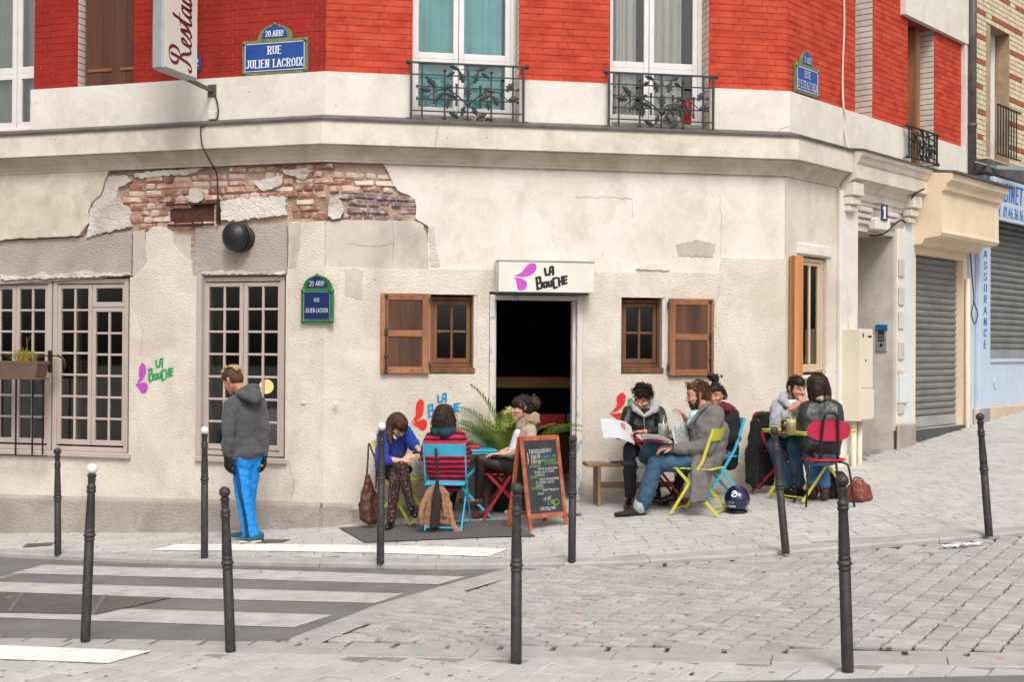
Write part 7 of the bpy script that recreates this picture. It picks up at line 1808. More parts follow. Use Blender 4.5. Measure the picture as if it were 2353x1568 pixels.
def head_prims(h, male=True):
 k = h.k; P = lambda a, b, c, r: (h(a, b, c), r * k); j = 1.0 if male else .93
 pr = [[P(-.028, .032, .007, .074), P(-.028, .032, -.007, .074), P(.032, .042, .008, .062), P(.032, .042, -.008, .062), P(.0, .0, 0, .07)],
  [P(.032, .02, .018, .052), P(.032, .02, -.018, .052), P(.045, -.03, .022, .038), P(.045, -.03, -.022, .038), P(.052, -.082, .014, .025 * j), P(.052, -.082, -.014, .025 * j), P(.0, -.045, .036 * j, .029), P(.0, -.045, -.036 * j, .029)],
  [P(.076, -.093, .010, .016), P(.076, -.093, -.010, .016), P(.05, -.08, 0, .03)],
  [P(.090, .020, 0, .008), P(.112, -.022, 0, .0105)], [P(.112, -.024, 0, .010), P(.092, -.030, .012, .009), P(.092, -.030, -.012, .009)],
  [P(.080, .030, .012, .012), P(.070, .032, .042, .012)], [P(.080, .030, -.012, .012), P(.070, .032, -.042, .012)],
  [P(.070, -.020, .036, .022), P(.05, -.018, .05, .02)], [P(.070, -.020, -.036, .022), P(.05, -.018, -.05, .02)],
  [P(.084, -.056, .014, .0095), P(.084, -.056, -.014, .0095), P(.088, -.054, 0, .0095)], [P(.082, -.067, .011, .009), P(.082, -.067, -.011, .009)]]
 for s in (-1, 1):
  pr.append([P(-.005, .022, s * .074, .010), P(-.018, .026, s * .083, .009), P(-.014, .0, s * .080, .010), P(.0, -.026, s * .072, .008)])
 return pr
def face_bits(root, h, skinm, lip=LIP, brow=BROW, closed=False):
 k = h.k
 for s in (-1, 1):
  M = T(*h(.0745, .006, s * .031)) ; g = h.M().to_3x3().to_4x4()
  if not closed:
   MB().ball((0, 0, 0), .0105 * k, 10, 8, (1.15, .8, .62)).build('eye', EYEW, root, M @ g, True)
   MB().ball((0, -.0066 * k, 0), .0045 * k, 8, 6, (1, .7, 1)).build('iris', IRIS, root, M @ g, True)
  MB().tube([Vector((-.013 * k, -.004, .004 * k)), Vector((0, -.0095 * k, .0078 * k)), Vector((.013 * k, -.005, .003 * k))], [.0015, .0028, .0015], 5).build('eyelid', IRIS if not closed else skinm, root, M @ g, True)
  M2 = T(*h(.086, .034, s * .030)) @ g
  MB().tube([Vector((-s * .018 * k, -.002, .000)), Vector((0, -.0035, .005 * k)), Vector((s * .020 * k, .006, .001))], [.0035 * k, .0045 * k, .002 * k], 6).build('eyebrow', brow, root, M2, True)
 M = T(*h(.0935, -.0605, 0)) @ h.M().to_3x3().to_4x4()
 MB().ball((0, 0, .0035 * k), .008 * k, 12, 6, (2.3, .55, .55)).ball((0, 0, -.0045 * k), .0075 * k, 12, 6, (2.0, .6, .62)).build('lips', lip, root, M, True)
def hand(W, d, n, side, curl=.5, k=1.0, spread=.12, thumb=.6):
 """W wrist, d pointing direction, n palm normal, side +1/-1 which side the thumb sits on"""
 d = Vector(d).normalized(); n = Vector(n); n = (n - d * n.dot(d)).normalized(); a = d.cross(n) * side
 W = Vector(W); pr = []
 kn = [W + d * .085 * k * (1 - .05 * abs(i - 1)) + a * (.030 - .020 * i) * k for i in range(4)]
 pr.append([(W, .021 * k), (W + d * .02 * k + a * .024 * k, .014 * k), (W + d * .02 * k - a * .022 * k, .014 * k), (kn[0], .012 * k), (kn[3], .011 * k)])
 for i in range(4):
  L = (.043, .048, .045, .035)[i] * k; p = kn[i]; c = curl * (1 + .12 * i); ang = 0
  dd = (d + a * (spread * (1.2 - .8 * i))).normalized(); r = .0088 * k
  for j in range(3):
   ang += c * (.55 if j == 0 else .8); v = dd * math.cos(ang) + n * math.sin(ang); q = p + v * L * (1, .62, .48)[j]
   pr.append([(p, r), (q, r * .9)]); p = q; r *= .92
 t0 = W + d * .022 * k + a * .026 * k; t1 = t0 + (d * .7 + a * .75 + n * .3 * thumb).normalized() * .042 * k; t2 = t1 + (d * 1.0 + a * .1 + n * .6 * thumb).normalized() * .034 * k
 pr += [[(t0, .0125 * k), (t1, .0105 * k)], [(t1, .0102 * k), (t2, .0088 * k)]]
 return pr
def limb(pts, rs): return [[(pts[i], rs[i]), (pts[i + 1], rs[i + 1])] for i in range(len(pts) - 1)]
def torso(N, P, sl, sr, hl, hr, k=1.0, sh=.065, ch=.105, wa=.10, hi=.115, cw=.10, ww=.085):
 """shoulder girdle, rib cage, waist and hips"""
 N, P = Vector(N), Vector(P); s1 = (Vector(sl) - Vector(sr)).normalized(); s2 = (Vector(hl) - Vector(hr)).normalized()
 c = N.lerp(P, .34); w = N.lerp(P, .66); q = (s1 + s2).normalized()
 return [[(sl, sh * k), (sr, sh * k), (N, .055 * k), (c + s1 * cw * k, ch * k), (c - s1 * cw * k, ch * k)],
   [(c + s1 * cw * k, ch * k), (c - s1 * cw * k, ch * k), (w + q * ww * k, wa * k), (w - q * ww * k, wa * k)],
   [(w + q * ww * k, wa * k), (w - q * ww * k, wa * k), (Vector(hl), hi * k), (Vector(hr), hi * k)]]
def strands(root, h, specs, m, nm='hair_strand', seed=1, r=.0035):
 """loose locks: specs = (start a,b,c, end a,b,c, count, jitter, bulge)"""
 rr = random.Random(seed); b = MB()
 for s0, s1, n, jit, bul in specs:
  for i in range(n):
   j = lambda q: tuple(v + rr.gauss(0, jit) for v in q)
   p0, p1_ = Vector(h(*s0)) + Vector((rr.gauss(0, jit), rr.gauss(0, jit), rr.gauss(0, jit * .6))), Vector(h(*s1)) + Vector((rr.gauss(0, jit * 1.3), rr.gauss(0, jit), rr.gauss(0, jit * 1.3)))
   md = p0.lerp(p1_, .5); out = (md - h.H); out = out.normalized() if out.length > .01 else Vector((0, 0, 1)); md = md + out * bul * rr.uniform(.6, 1.3)
   b.tube(smooth([p0, md, p1_], 3), [r, r, r, r * .9, r * .8, r * .5, r * .25], 4)
 o = b.build(nm, m, root, I4, True); o['kind'] = 'stuff'; return o
def shag(root, h, m, n=260, L=.045, seed=1, amin=-1.2, back=.6, r=.0026, lo=-.2, rad=(.098, .105, .088), ctr=(-.025, .04), face=.55):
 rr = random.Random(seed); b = MB()
 while n > 0:
  v = Vector((rr.gauss(0, 1), rr.gauss(0, 1), rr.gauss(0, 1))).normalized()
  if v.y < lo and v.x > -.3: continue
  if v.x > face and v.y < .62: continue
  n -= 1; p = Vector((ctr[0] + v.x * rad[0], ctr[1] + v.y * rad[1], v.z * rad[2])) * .96
  g = Vector((-back + rr.gauss(0, .3), rr.gauss(-.25, .35), rr.gauss(0, .35) + v.z * .4)); e = g - v * g.dot(v) * .7 + v * rr.uniform(.15, .5); e = e.normalized() * L * rr.uniform(.5, 1.2)
  b.tube([h(*p), h(*(p + e * .5 + v * .006)), h(*(p + e))], [r, r * .9, r * .2], 4)
 o = b.build('hair_strand', m, root, I4, True); o['kind'] = 'stuff'
def shoe(root, heel, toe, m, up=(0, 0, 1), w=.038, h=.05, nm='shoe', ankle=None, heelh=0.0, sole=None):
 heel, toe, up = Vector(heel), Vector(toe), Vector(up); d = (toe - heel); s = d.cross(up).normalized()
 mid = heel.lerp(toe, .6)
 pr = [[(heel + up * .034, .032), (heel + up * (h + .02), .034), (mid + up * .034 + s * .012, w * .8), (mid + up * .034 - s * .012, w * .8)], [(mid + up * .032 + s * .014, w * .8), (mid + up * .032 - s * .014, w * .8), (toe + up * .026, .024)]]
 if ankle is not None: pr.append([(heel + up * (h + .02), .036), (ankle, .04)])
 if heelh: pr.append([(heel + up * .03, .024), (heel - up * heelh, .014)])
 return blob(nm, pr, m, root, .007, 2)
def person(label, foot):
 return thing('person', label, 'person', tuple(foot))
def at1(x, y, d): return at(*r1(x, y), d)
def at2(x, y, d): return at(*r2(x, y), d)
def at3(x, y, d): return at(*r3(x, y), d)
def at4(x, y, d): return at(*r4(x, y), d)
def at5(x, y, d): return at(*r5(x, y), d)
BV = .0075
Pq = at1; f0 = G(575, 1246); root = person('man in charcoal hoodie, black gloves and bright blue striped track trousers standing with bowed head', f0)
d = 12.8; N = Pq(285, 300, d + .02); PEL = Pq(310, 850, d); sl, sr = Pq(185, 385, d - .1), Pq(415, 375, d + .12); hl, hr = Pq(268, 860, d - .05), Pq(352, 850, d + .06)
el, wl = Pq(158, 590, d - .2), Pq(155, 812, d - .2); er, wr = Pq(456, 590, d + .08), Pq(454, 798, d + .06)
kl, al = Pq(285, 1130, d - .06), Pq(345, 1420, d - .04); kr, ar = Pq(325, 1125, d + .08), Pq(322, 1400, d + .14)
h = Head(Pq(198, 190, d + .04), (-.80, .42, -.48), (-.35, .15, 1), 1.0)
bd = head_prims(h) + [[(h(-.03, -.04), .058), (N, .06)]] + torso(N, PEL, sl, sr, hl, hr, .70) + limb([sl, el, wl], [.05, .042, .032]) + limb([sr, er, wr], [.05, .042, .032]) + limb([hl, kl, al], [.06, .05, .04]) + limb([hr, kr, ar], [.06, .05, .04])
bd += hand(wl, (.05, .0, -1), (.6, .8, 0), 1, .75, .8) + hand(wr, (-.1, .1, -1), (-.7, -.5, 0), -1, .85, .8)
blob('body', bd, SK3, root, BV, 2); face_bits(root, h, SK3)
GLV = cloth('black_glove_knit', srgb(22, 20, 20));
blob('glove', [[(a, r * 1.18) for a, r in pr] for pr in hand(wl + V3(0, 0, -.005), (.05, .0, -1), (.6, .8, 0), 1, .75, 1.12)] + [[(wl + V3(0, 0, .02), .036), (wl, .034)]], GLV, root, .007, 2)
blob('glove', [[(a, r * 1.18) for a, r in pr] for pr in hand(wr + V3(0, 0, -.005), (-.1, .1, -1), (-.7, -.5, 0), -1, .85, 1.12)] + [[(wr + V3(0, 0, .02), .036), (wr, .034)]], GLV, root, .007, 2)
HOOD = cloth('charcoal_fleece', srgb(78, 77, 79), .10, 12, sheen=.15)
hem = [Pq(195, 800, d - .09), Pq(400, 775, d + .1)]
blob('hoodie', torso(N, PEL + V3(0, 0, .06), sl, sr, hem[0], hem[1], 1.0, .07, .112, .102, .09, .08, .07) + limb([sl, el, wl + V3(0, 0, .03)], [.076, .062, .046]) + limb([sr, er, wr + V3(0, 0, .03)], [.074, .06, .046]) + limb([el + V3(0, 0, -.1), wl + V3(0, 0, .08)], [.066, .06]) + [[(Pq(210, 790, d - .11), .045), (Pq(300, 795, d - .12), .05), (Pq(400, 768, d - .02), .05), (Pq(425, 765, d + .08), .045), (Pq(240, 790, d + .1), .05), (Pq(300, 700, d), .12)]], HOOD, root, .008, 1, .03, .07)
blob('hood', [[(Pq(260, 285, d - .06), .045), (Pq(330, 250, d), .05), (Pq(390, 250, d + .08), .045)], [(Pq(330, 250, d - .02), .045), (Pq(400, 310, d - .04), .045), (Pq(380, 345, d - .09), .035)], [(Pq(390, 250, d + .08), .045), (Pq(405, 320, d + .02), .04)], [(Pq(250, 290, d - .08), .035), (Pq(310, 315, d - .13), .04), (Pq(380, 345, d - .10), .036)], [(Pq(215, 265, d + .06), .03), (Pq(260, 280, d + .12), .035), (Pq(380, 260, d + .12), .04)]], HOOD, root, .010, 3, .02, .06)
TRB = mat('bright_blue_tracksuit', srgb(14, 140, 224), .6, .14, 8, bump=.25, bs=60, dist=.006, bump2=.7, b2s=13, aniso=(1, 1, 2.2))
blob('trousers', [[(hl + V3(0, 0, .05), .11), (hr + V3(0, 0, .05), .11), (hl, .105), (hr, .1)]] + limb([hl, kl, al + V3(.0, 0, .0), Pq(385, 1462, d - .03)], [.098, .078, .082, .072]) + limb([Pq(385, 1462, d - .03), Pq(300, 1462, d - .02)], [.07, .045]) + limb([hr, kr, ar], [.10, .08, .07]), TRB, root, .008, 1, .03, .055)
STR = mat('navy_stripe', srgb(16, 26, 62), .7)
for o_ in (-13, 0, 13):
 pts = [Pq(208 + o_, 850, d - .165), Pq(236 + o_, 980, d - .17), Pq(262 + o_ * .9, 1130, d - .155), Pq(296 + o_ * .7, 1290, d - .14), Pq(318 + o_ * .8, 1460, d - .135)]
 MB().tube(smooth(pts, 6), .0042, 5).build('stripe', STR, root, I4, True)
SHN = cloth('teal_suede', srgb(50, 92, 108))
g0 = f0.z; q = Pq(425, 1490, d - .06); q2 = Pq(250, 1500, d - .1); shoe(root, (q.x, q.y, g0), (q2.x + .03, q2.y, g0 + .004), SHN, ankle=al)
blob('shoe_sole', [[(V3(q.x + .012, q.y, g0 + .012), .012), (V3(q2.x + .01, q2.y - .02, g0 + .012), .012), (V3(q2.x + .02, q2.y + .025, g0 + .012), .012), (V3(q.x, q.y - .03, g0 + .012), .012), (V3(q.x, q.y + .03, g0 + .012), .012)]], mat('cream_sole', srgb(216, 206, 186), .7), root, .006, 1)
q = Pq(390, 1460, d + .16); shoe(root, (q.x, q.y, g0 + .01), (q.x - .24, q.y + .02, g0 + .01), SHN, ankle=ar)
hp = [[(h(-.03, .05, 0), .088), (h(.02, .06, 0), .078), (h(-.05, .0, 0), .075)]]
blob('hair', hp, hairmat('cropped_dark_hair', srgb(96, 66, 50), srgb(66, 44, 34)), root, .008, 2)
rr = random.Random(3); cp_ = []
for i in range(110):
 a = rr.uniform(-1, 1); t = rr.uniform(0, 1)
 ang = .25 + t * 2.7; cp_.append([(h(-.022 + .102 * math.cos(ang), .042 + .102 * math.sin(ang), a * .05), rr.uniform(.012, .020))])
blob('bleached_curls', cp_, HBL, root, .006, 1, .012, .02)
shag(root, h, bpy.data.materials['cropped_dark_hair'], 160, .02, 21, r=.0022, rad=(.09, .09, .082), lo=-.5)
Pq = at2; f0 = G(897, 1216); root = person('woman in royal blue jumper and black lace tights bending over the cyan table', f0)
N = Pq(470, 360, 13.10); PEL = Pq(400, 800, 13.22); sl, sr = Pq(600, 350, 13.2), Pq(355, 390, 12.98); hl, hr = Pq(455, 800, 13.32), Pq(375, 805, 13.12)
el, wl = Pq(690, 500, 13.1), Pq(745, 548, 13.0); er, wr = Pq(318, 650, 12.86), Pq(560, 688, 12.80)
kl, al = Pq(485, 850, 12.86), Pq(432, 1330, 12.88); kr, ar = Pq(555, 745, 12.80), Pq(655, 1200, 12.84)
h = Head(Pq(500, 285, 13.02), (.55, -.45, -.72), (.35, -.4, 1), .98)
bd = head_prims(h, False) + [[(h(-.03, -.05), .048), (N, .05)]] + torso(N, PEL, sl, sr, hl, hr, .78) + limb([sl, el, wl], [.042, .037, .026]) + limb([sr, er, wr], [.042, .037, .026]) + limb([hl, kl, al], [.075, .056, .036]) + limb([hr, kr, ar], [.075, .056, .036])
bd += hand(wr, (.62, .05, .5), (.3, .5, -.3), -1, .5, .9) + hand(wl, (.3, -.3, -.5), (-.4, .3, -.4), 1, .9, .9)
blob('body', bd, SK1, root, BV, 2); face_bits(root, h, SK1, closed=True)
BLU = cloth('royal_blue_knit', srgb(16, 54, 150), .14, 10, sheen=.2)
blob('jumper', torso(N, PEL + V3(0, 0, .05), sl, sr, hl + V3(0, 0, .06), hr + V3(0, 0, .06), 1.0, .066, .105, .118, .12, .085, .07) + limb([sl, el, Pq(715, 520, 13.06)], [.068, .064, .045]) + limb([sr, er, Pq(420, 678, 12.83)], [.068, .066, .046]), BLU, root, .010, 3, .03, .07)
blob('collar', [[(Pq(440, 380, 13.0), .018), (Pq(480, 430, 12.96), .014)], [(Pq(560, 370, 13.02), .018), (Pq(600, 340, 13.04), .014)]], cloth('pale_print_collar', srgb(170, 180, 150)), root, .007, 1)
LACE = bpy.data.materials.new('black_lace_tights'); LACE.use_nodes = True
_n = LACE.node_tree; _b = _n.nodes['Principled BSDF']; _g = _n.nodes.new('ShaderNodeNewGeometry'); _v = _n.nodes.new('ShaderNodeTexNoise'); _v.inputs['Scale'].default_value = 46; _v.inputs['Detail'].default_value = 2; _v.inputs['Distortion'].default_value = 1.6
_r = _n.nodes.new('ShaderNodeValToRGB'); _r.color_ramp.elements[0].position = .54; _r.color_ramp.elements[0].color = (*srgb(30, 22, 24), 1); _r.color_ramp.elements[1].position = .66; _r.color_ramp.elements[1].color = (*srgb(158, 106, 98), 1)
_n.links.new(_g.outputs['Position'], _v.inputs['Vector']); _n.links.new(_v.outputs['Fac'], _r.inputs[0]); _n.links.new(_r.outputs[0], _b.inputs['Base Color']); _b.inputs['Roughness'].default_value = .8
blob('tights', limb([hl, kl, al, al + V3(0, 0, -.04)], [.088, .066, .042, .036]) + limb([kl + V3(0, .03, -.03), kl.lerp(al, .4)], [.055, .056]) + limb([hr, kr, ar], [.088, .066, .042]) + limb([kr, kr.lerp(ar, .4)], [.055, .055]), LACE, root, .009, 2)
blob('skirt', [[(hl + V3(0, 0, .03), .11), (hr + V3(0, 0, .03), .11), (hl.lerp(kl, .62), .088), (hr.lerp(kr, .55), .088)], [(Pq(620, 780, 12.95), .05), (hl, .1)]], cloth('black_skirt', srgb(26, 22, 24)), root, .010, 2, .015, .06)
SHB = mat('black_patent_leather', srgb(18, 17, 19), .2, .2, 10, coat=.6)
q = Pq(440, 1390, 12.92); q2 = Pq(390, 1440, 12.76); shoe(root, (q.x, q.y, f0.z + .005), (q2.x, q2.y, f0.z + .005), SHB, ankle=al + V3(0, 0, -.03))
q = Pq(655, 1250, 12.9); q2 = Pq(705, 1275, 12.72); shoe(root, q + V3(0, 0, -.03), q2 + V3(0, 0, -.05), SHB, ankle=ar + V3(0, 0, -.02))
blob('hair', [[(h(-.03, .045, 0), .093), (h(.03, .055, 0), .078), (h(-.05, -.01, 0), .085)], [(h(-.01, .03, -.06), .045), (h(-.02, -.06, -.08), .035)], [(Pq(420, 300, 12.98), .045), (Pq(405, 400, 12.93), .034), (Pq(430, 490, 12.9), .016)], [(Pq(560, 300, 13.0), .03), (Pq(545, 240, 13.0), .04)]], HBR, root, .008, 2, .012, .03)
strands(root, h, [((.0, .10, -.03), (.02, -.15, -.1), 40, .012, .03), ((.0, .1, .0), (.09, .0, .055), 14, .008, .03), ((-.04, .08, -.04), (-.03, -.19, -.09), 40, .014, .03)], HBR, seed=2)
g = h.M(); b = MB()
for s in (-1, 1): b.tube([(s * .031 + .022 * math.cos(a), -.098, .006 + .016 * math.sin(a)) for a in [i * .524 for i in range(12)]], .0022, 5, closed=True)
b.tube([(-.01, -.1, .008), (.01, -.1, .008)], .002, 5).tube([(.053, -.097, .01), (.08, .0, .01)], .002, 5).tube([(-.053, -.097, .01), (-.08, .0, .01)], .002, 5)
b.build('glasses', MAT['plastic_black'], root, g)
q = Pq(715, 585, 12.95); MB().box(-.035, .035, -.006, .006, -.02, .02, None, .003).build('phone', mat('blue_phone', srgb(46, 66, 130), .4), thing('mobile_phone', 'small blue phone in the hand of the woman in blue', 'phone', M=T(*q) @ RX(.9)), T(*q) @ RX(.9))
f0 = G(1030, 1210); f0 = V3(-.62, 12.75, ground(-.62, 12.75)); root = person('woman in red and navy striped jumper with bobbed hair, her back to the street', f0)
d = 12.74; N = Pq(1035, 340, d + .04); PEL = Pq(1075, 905, d); sl, sr = Pq(890, 440, d + .04), Pq(1200, 425, d + .03); hl, hr = Pq(1000, 890, d), Pq(1150, 890, d)
el, wl = Pq(835, 600, d + .12), Pq(880, 610, d + .36); er, wr = Pq(1265, 590, d + .12), Pq(1230, 600, d + .36)
kl, al = Pq(1000, 905, d + .40), Pq(1010, 1250, d + .42); kr, ar = Pq(1130, 905, d + .4), Pq(1090, 1250, d + .42)
h = Head(Pq(1022, 205, d + .07), (-.25, .95, -.22), (0, 0, 1), .98)
bd = head_prims(h, False) + [[(h(-.03, -.05), .05), (N, .05)]] + torso(N, PEL, sl, sr, hl, hr, .8) + limb([sl, el, wl], [.045, .038, .028]) + limb([sr, er, wr], [.045, .038, .028]) + limb([hl, kl, al], [.08, .06, .04]) + limb([hr, kr, ar], [.08, .06, .04]) + hand(wl, (.3, 1, -.1), (0, 0, -1), 1, .4, .9) + hand(wr, (-.3, 1, -.1), (0, 0, -1), -1, .4, .9)
blob('body', bd, SK1, root, BV, 2); face_bits(root, h, SK1)
STP = bpy.data.materials.new('red_navy_striped_knit'); STP.use_nodes = True
_n = STP.node_tree; _b = _n.nodes['Principled BSDF']; _g = _n.nodes.new('ShaderNodeNewGeometry'); _s = _n.nodes.new('ShaderNodeSeparateXYZ'); _nz = _n.nodes.new('ShaderNodeTexNoise'); _nz.inputs['Scale'].default_value = 5
_m1 = _n.nodes.new('ShaderNodeMath'); _m1.operation = 'MULTIPLY'; _m1.inputs[1].default_value = .05; _m2 = _n.nodes.new('ShaderNodeMath'); _m2.operation = 'ADD'; _m3 = _n.nodes.new('ShaderNodeMath'); _m3.operation = 'MULTIPLY'; _m3.inputs[1].default_value = 2 * math.pi / .047; _m4 = _n.nodes.new('ShaderNodeMath'); _m4.operation = 'SINE'
_r = _n.nodes.new('ShaderNodeValToRGB'); _r.color_ramp.elements[0].position = .46; _r.color_ramp.elements[0].color = (*srgb(34, 20, 46), 1); _r.color_ramp.elements[1].position = .54; _r.color_ramp.elements[1].color = (*srgb(196, 24, 52), 1)
_mr = _n.nodes.new('ShaderNodeMapRange'); _mr.inputs[1].default_value = -1; _mr.inputs[2].default_value = 1
_n.links.new(_g.outputs['Position'], _s.inputs[0]); _n.links.new(_g.outputs['Position'], _nz.inputs['Vector']); _n.links.new(_nz.outputs['Fac'], _m1.inputs[0]); _n.links.new(_m1.outputs[0], _m2.inputs[0]); _n.links.new(_s.outputs['Z'], _m2.inputs[1]); _n.links.new(_m2.outputs[0], _m3.inputs[0]); _n.links.new(_m3.outputs[0], _m4.inputs[0]); _n.links.new(_m4.outputs[0], _mr.inputs[0]); _n.links.new(_mr.outputs[0], _r.inputs[0]); _n.links.new(_r.outputs[0], _b.inputs['Base Color']); _b.inputs['Roughness'].default_value = .95
_nb = _n.nodes.new('ShaderNodeTexNoise'); _nb.inputs['Scale'].default_value = 90; _bp = _n.nodes.new('ShaderNodeBump'); _bp.inputs['Strength'].default_value = .35; _bp.inputs['Distance'].default_value = .005; _n.links.new(_g.outputs['Position'], _nb.inputs['Vector']); _n.links.new(_nb.outputs['Fac'], _bp.inputs['Height']); _n.links.new(_bp.outputs[0], _b.inputs['Normal'])
blob('jumper', torso(N, PEL, sl, sr, hl, hr, 1.0, .075, .125, .13, .105, .12, .10) + [[(hl + V3(0, 0, -.03), .10), (hr + V3(0, 0, -.03), .10), (hl + V3(0, 0, .12), .115), (hr + V3(0, 0, .12), .115)]] + limb([sl, el, wl], [.078, .07, .05]) + limb([sr, er, wr], [.078, .07, .05]), STP, root, .011, 3, .03, .09)
blob('scarf', [[(Pq(930, 350, d - .02), .042), (Pq(1035, 370, d - .07), .04), (Pq(1120, 345, d - .02), .042)], [(Pq(920, 330, d + .08), .04), (Pq(930, 350, d - .02), .042)], [(Pq(1130, 330, d + .08), .04), (Pq(1120, 345, d - .02), .042)], [(Pq(940, 320, d), .035), (Pq(1030, 330, d - .05), .035), (Pq(1120, 320, d), .035)], [(Pq(920, 330, d + .08), .04), (Pq(1030, 330, d + .14), .04), (Pq(1130, 330, d + .08), .04)]], cloth('dark_teal_knit', srgb(14, 62, 76), .25, 30), root, .009, 2, .02, .03)
blob('leggings', limb([hl, kl, al], [.095, .07, .045]) + limb([hr, kr, ar], [.095, .07, .045]) + [[(hl + V3(0, 0, -.04), .09), (hr + V3(0, 0, -.04), .09)]], cloth('black_leggings', srgb(22, 20, 22)), root, .011, 2)
for a_ in (al, ar): shoe(root, (a_.x, a_.y - .02, ground(a_.x, a_.y) + .0), (a_.x - .02, a_.y + .19, ground(a_.x, a_.y) + .0), SHB, ankle=a_)
blob('hair', [[(h(-.03, .05, 0), .10), (h(.02, .055, 0), .092), (h(-.03, -.02, .03), .092), (h(-.03, -.02, -.03), .092), (h(-.035, -.10, .055), .06), (h(-.035, -.10, -.055), .06), (h(-.07, -.10, 0), .05)], [(h(.03, .03, .06), .045), (h(.03, -.09, .075), .035)], [(h(.03, .03, -.06), .045), (h(.03, -.09, -.075), .035)]], HB, root, .008, 3, .012, .03)
strands(root, h, [((-.08, .08, .0), (-.10, -.165, .03), 40, .022, .03), ((-.03, .12, .03), (-.04, -.15, .09), 40, .018, .04), ((-.03, .12, -.03), (-.04, -.15, -.09), 40, .018, .04)], HB, seed=3)
Pq = at3; f0 = G(1122, 1196); root = person('woman with topknot, beige scarf and cardigan sitting in profile behind the menu board', f0)
d = 13.0; N = Pq(815, 370, d); PEL = Pq(690, 830, d); sl, sr = Pq(840, 455, d - .15), Pq(820, 430, d + .17); hl, hr = Pq(690, 850, d - .08), Pq(680, 840, d + .08)
el, wl = Pq(850, 640, d - .22), Pq(545, 690, d - .16); er, wr = Pq(800, 620, d + .2), Pq(600, 640, d + .12)
kl, al = Pq(335, 745, d - .1), Pq(300, 1120, d + .02); kr, ar = Pq(385, 860, d + .06), Pq(385, 1240, d + .04)
h = Head(Pq(760, 222, d), (-1, -.12, -.05), (0, 0, 1), .96)
bd = head_prims(h, False) + [[(h(-.03, -.05), .046), (N, .05)]] + torso(N, PEL, sl, sr, hl, hr, .78) + limb([sl, el, wl], [.042, .036, .025]) + limb([sr, er, wr], [.042, .036, .025]) + limb([hl, kl, al], [.078, .055, .034]) + limb([hr, kr, ar], [.078, .055, .034]) + hand(wl, (-1, -.1, .05), (0, -.1, -1), -1, .35, .92, .2) + hand(wr, (-1, .1, -.3), (0, .1, -1), 1, .5, .9)
blob('body', bd, SK1, root, .0065, 2); face_bits(root, h, SK1)
CARD = cloth('beige_cardigan', srgb(176, 156, 134), .08, 10)
blob('cardigan', torso(N, PEL + V3(0, 0, .08), sl, sr, hl + V3(.03, 0, .06), hr + V3(.03, 0, .06), 1.0, .062, .10, .095, .10, .07, .05) + limb([sl, el, wl + V3(.05, 0, 0)], [.062, .052, .036]) + limb([sr, er, wr + V3(.05, 0, 0)], [.062, .052, .036]), CARD, root, .010, 3, .02, .06)
blob('top', [[(Pq(715, 480, d - .1), .05), (Pq(715, 480, d + .1), .05), (Pq(650, 700, d - .11), .055), (Pq(650, 700, d + .11), .055)]], cloth('white_cotton', srgb(206, 206, 212)), root, .010, 2, .012, .05)
blob('scarf', [[(Pq(740, 385, d - .06), .045), (Pq(840, 335, d - .1), .05), (Pq(890, 300, d - .03), .045)], [(Pq(740, 385, d + .06), .045), (Pq(840, 335, d + .1), .05), (Pq(890, 300, d + .03), .045)], [(Pq(740, 385, d - .06), .045), (Pq(735, 400, d + .06), .045)], [(Pq(750, 420, d - .1), .04), (Pq(900, 350, d - .08), .04)], [(Pq(720, 420, d - .07), .035), (Pq(695, 490, d - .1), .03), (Pq(665, 620, d - .13), .02)], [(Pq(760, 345, d - .05), .03), (Pq(870, 285, d - .06), .03)]], cloth('beige_knit_scarf', srgb(158, 136, 112), .25, 35), root, .009, 2, .03, .03)
TGT = mat('sheer_black_tights', srgb(48, 30, 32), .6, .3, 4)
blob('tights', limb([hl, kl, al, al + V3(-.01, 0, -.03)], [.09, .062, .04, .034]) + limb([kl + V3(.01, 0, -.02), kl.lerp(al, .4)], [.055, .056]) + limb([hr, kr, ar, ar + V3(0, 0, -.03)], [.09, .062, .04, .034]), TGT, root, .009, 2)
blob('skirt', [[(hl + V3(.02, 0, .05), .10), (hr + V3(.02, 0, .05), .10), (Pq(540, 790, d - .1), .07), (Pq(545, 830, d + .08), .075), (hl, .105), (hr, .105)]], cloth('black_skirt_cloth', srgb(20, 18, 20)), root, .010, 2, .012, .06)
BSH = mat('brown_court_shoe', srgb(96, 54, 40), .35, .15, 12, coat=.2)
q, q2 = Pq(325, 1195, d + .03), Pq(125, 1175, d); shoe(root, q + V3(0, 0, -.03), q2 + V3(0, 0, -.02), BSH, (-.1, 0, 1), .032, .03, ankle=al + V3(-.005, 0, -.05))
q, q2 = Pq(420, 1290, d + .04), Pq(250, 1300, d + .04); shoe(root, q, V3(q2.x, q2.y, f0.z + .0), BSH, (0, 0, 1), .032, .03, ankle=ar + V3(0, 0, -.03), heelh=q.z - f0.z - .01)
blob('hair', [[(h(-.03, .05, 0), .088), (h(.035, .062, 0), .074), (h(-.05, .01, 0), .078)], [(h(.06, .06, .02), .035), (h(.03, .03, .066), .026)], [(h(.0, .03, .072), .022), (h(.0, -.03, .074), .014)], [(h(-.07, .07, 0), .05), (h(-.125, .075, 0), .058), (h(-.13, .03, .02), .05)]], HB, root, .007, 2, .012, .03)
rr = random.Random(8); blob('topknot', [[(h(-.125 + rr.gauss(0, .022), .065 + rr.gauss(0, .028), rr.gauss(0, .025)), rr.uniform(.014, .024))] for i in range(30)] + [[(h(-.12, .06, 0), .045)]], hairmat('russet_topknot', srgb(96, 56, 40), srgb(52, 30, 24)), root, .007, 1, .02, .02)
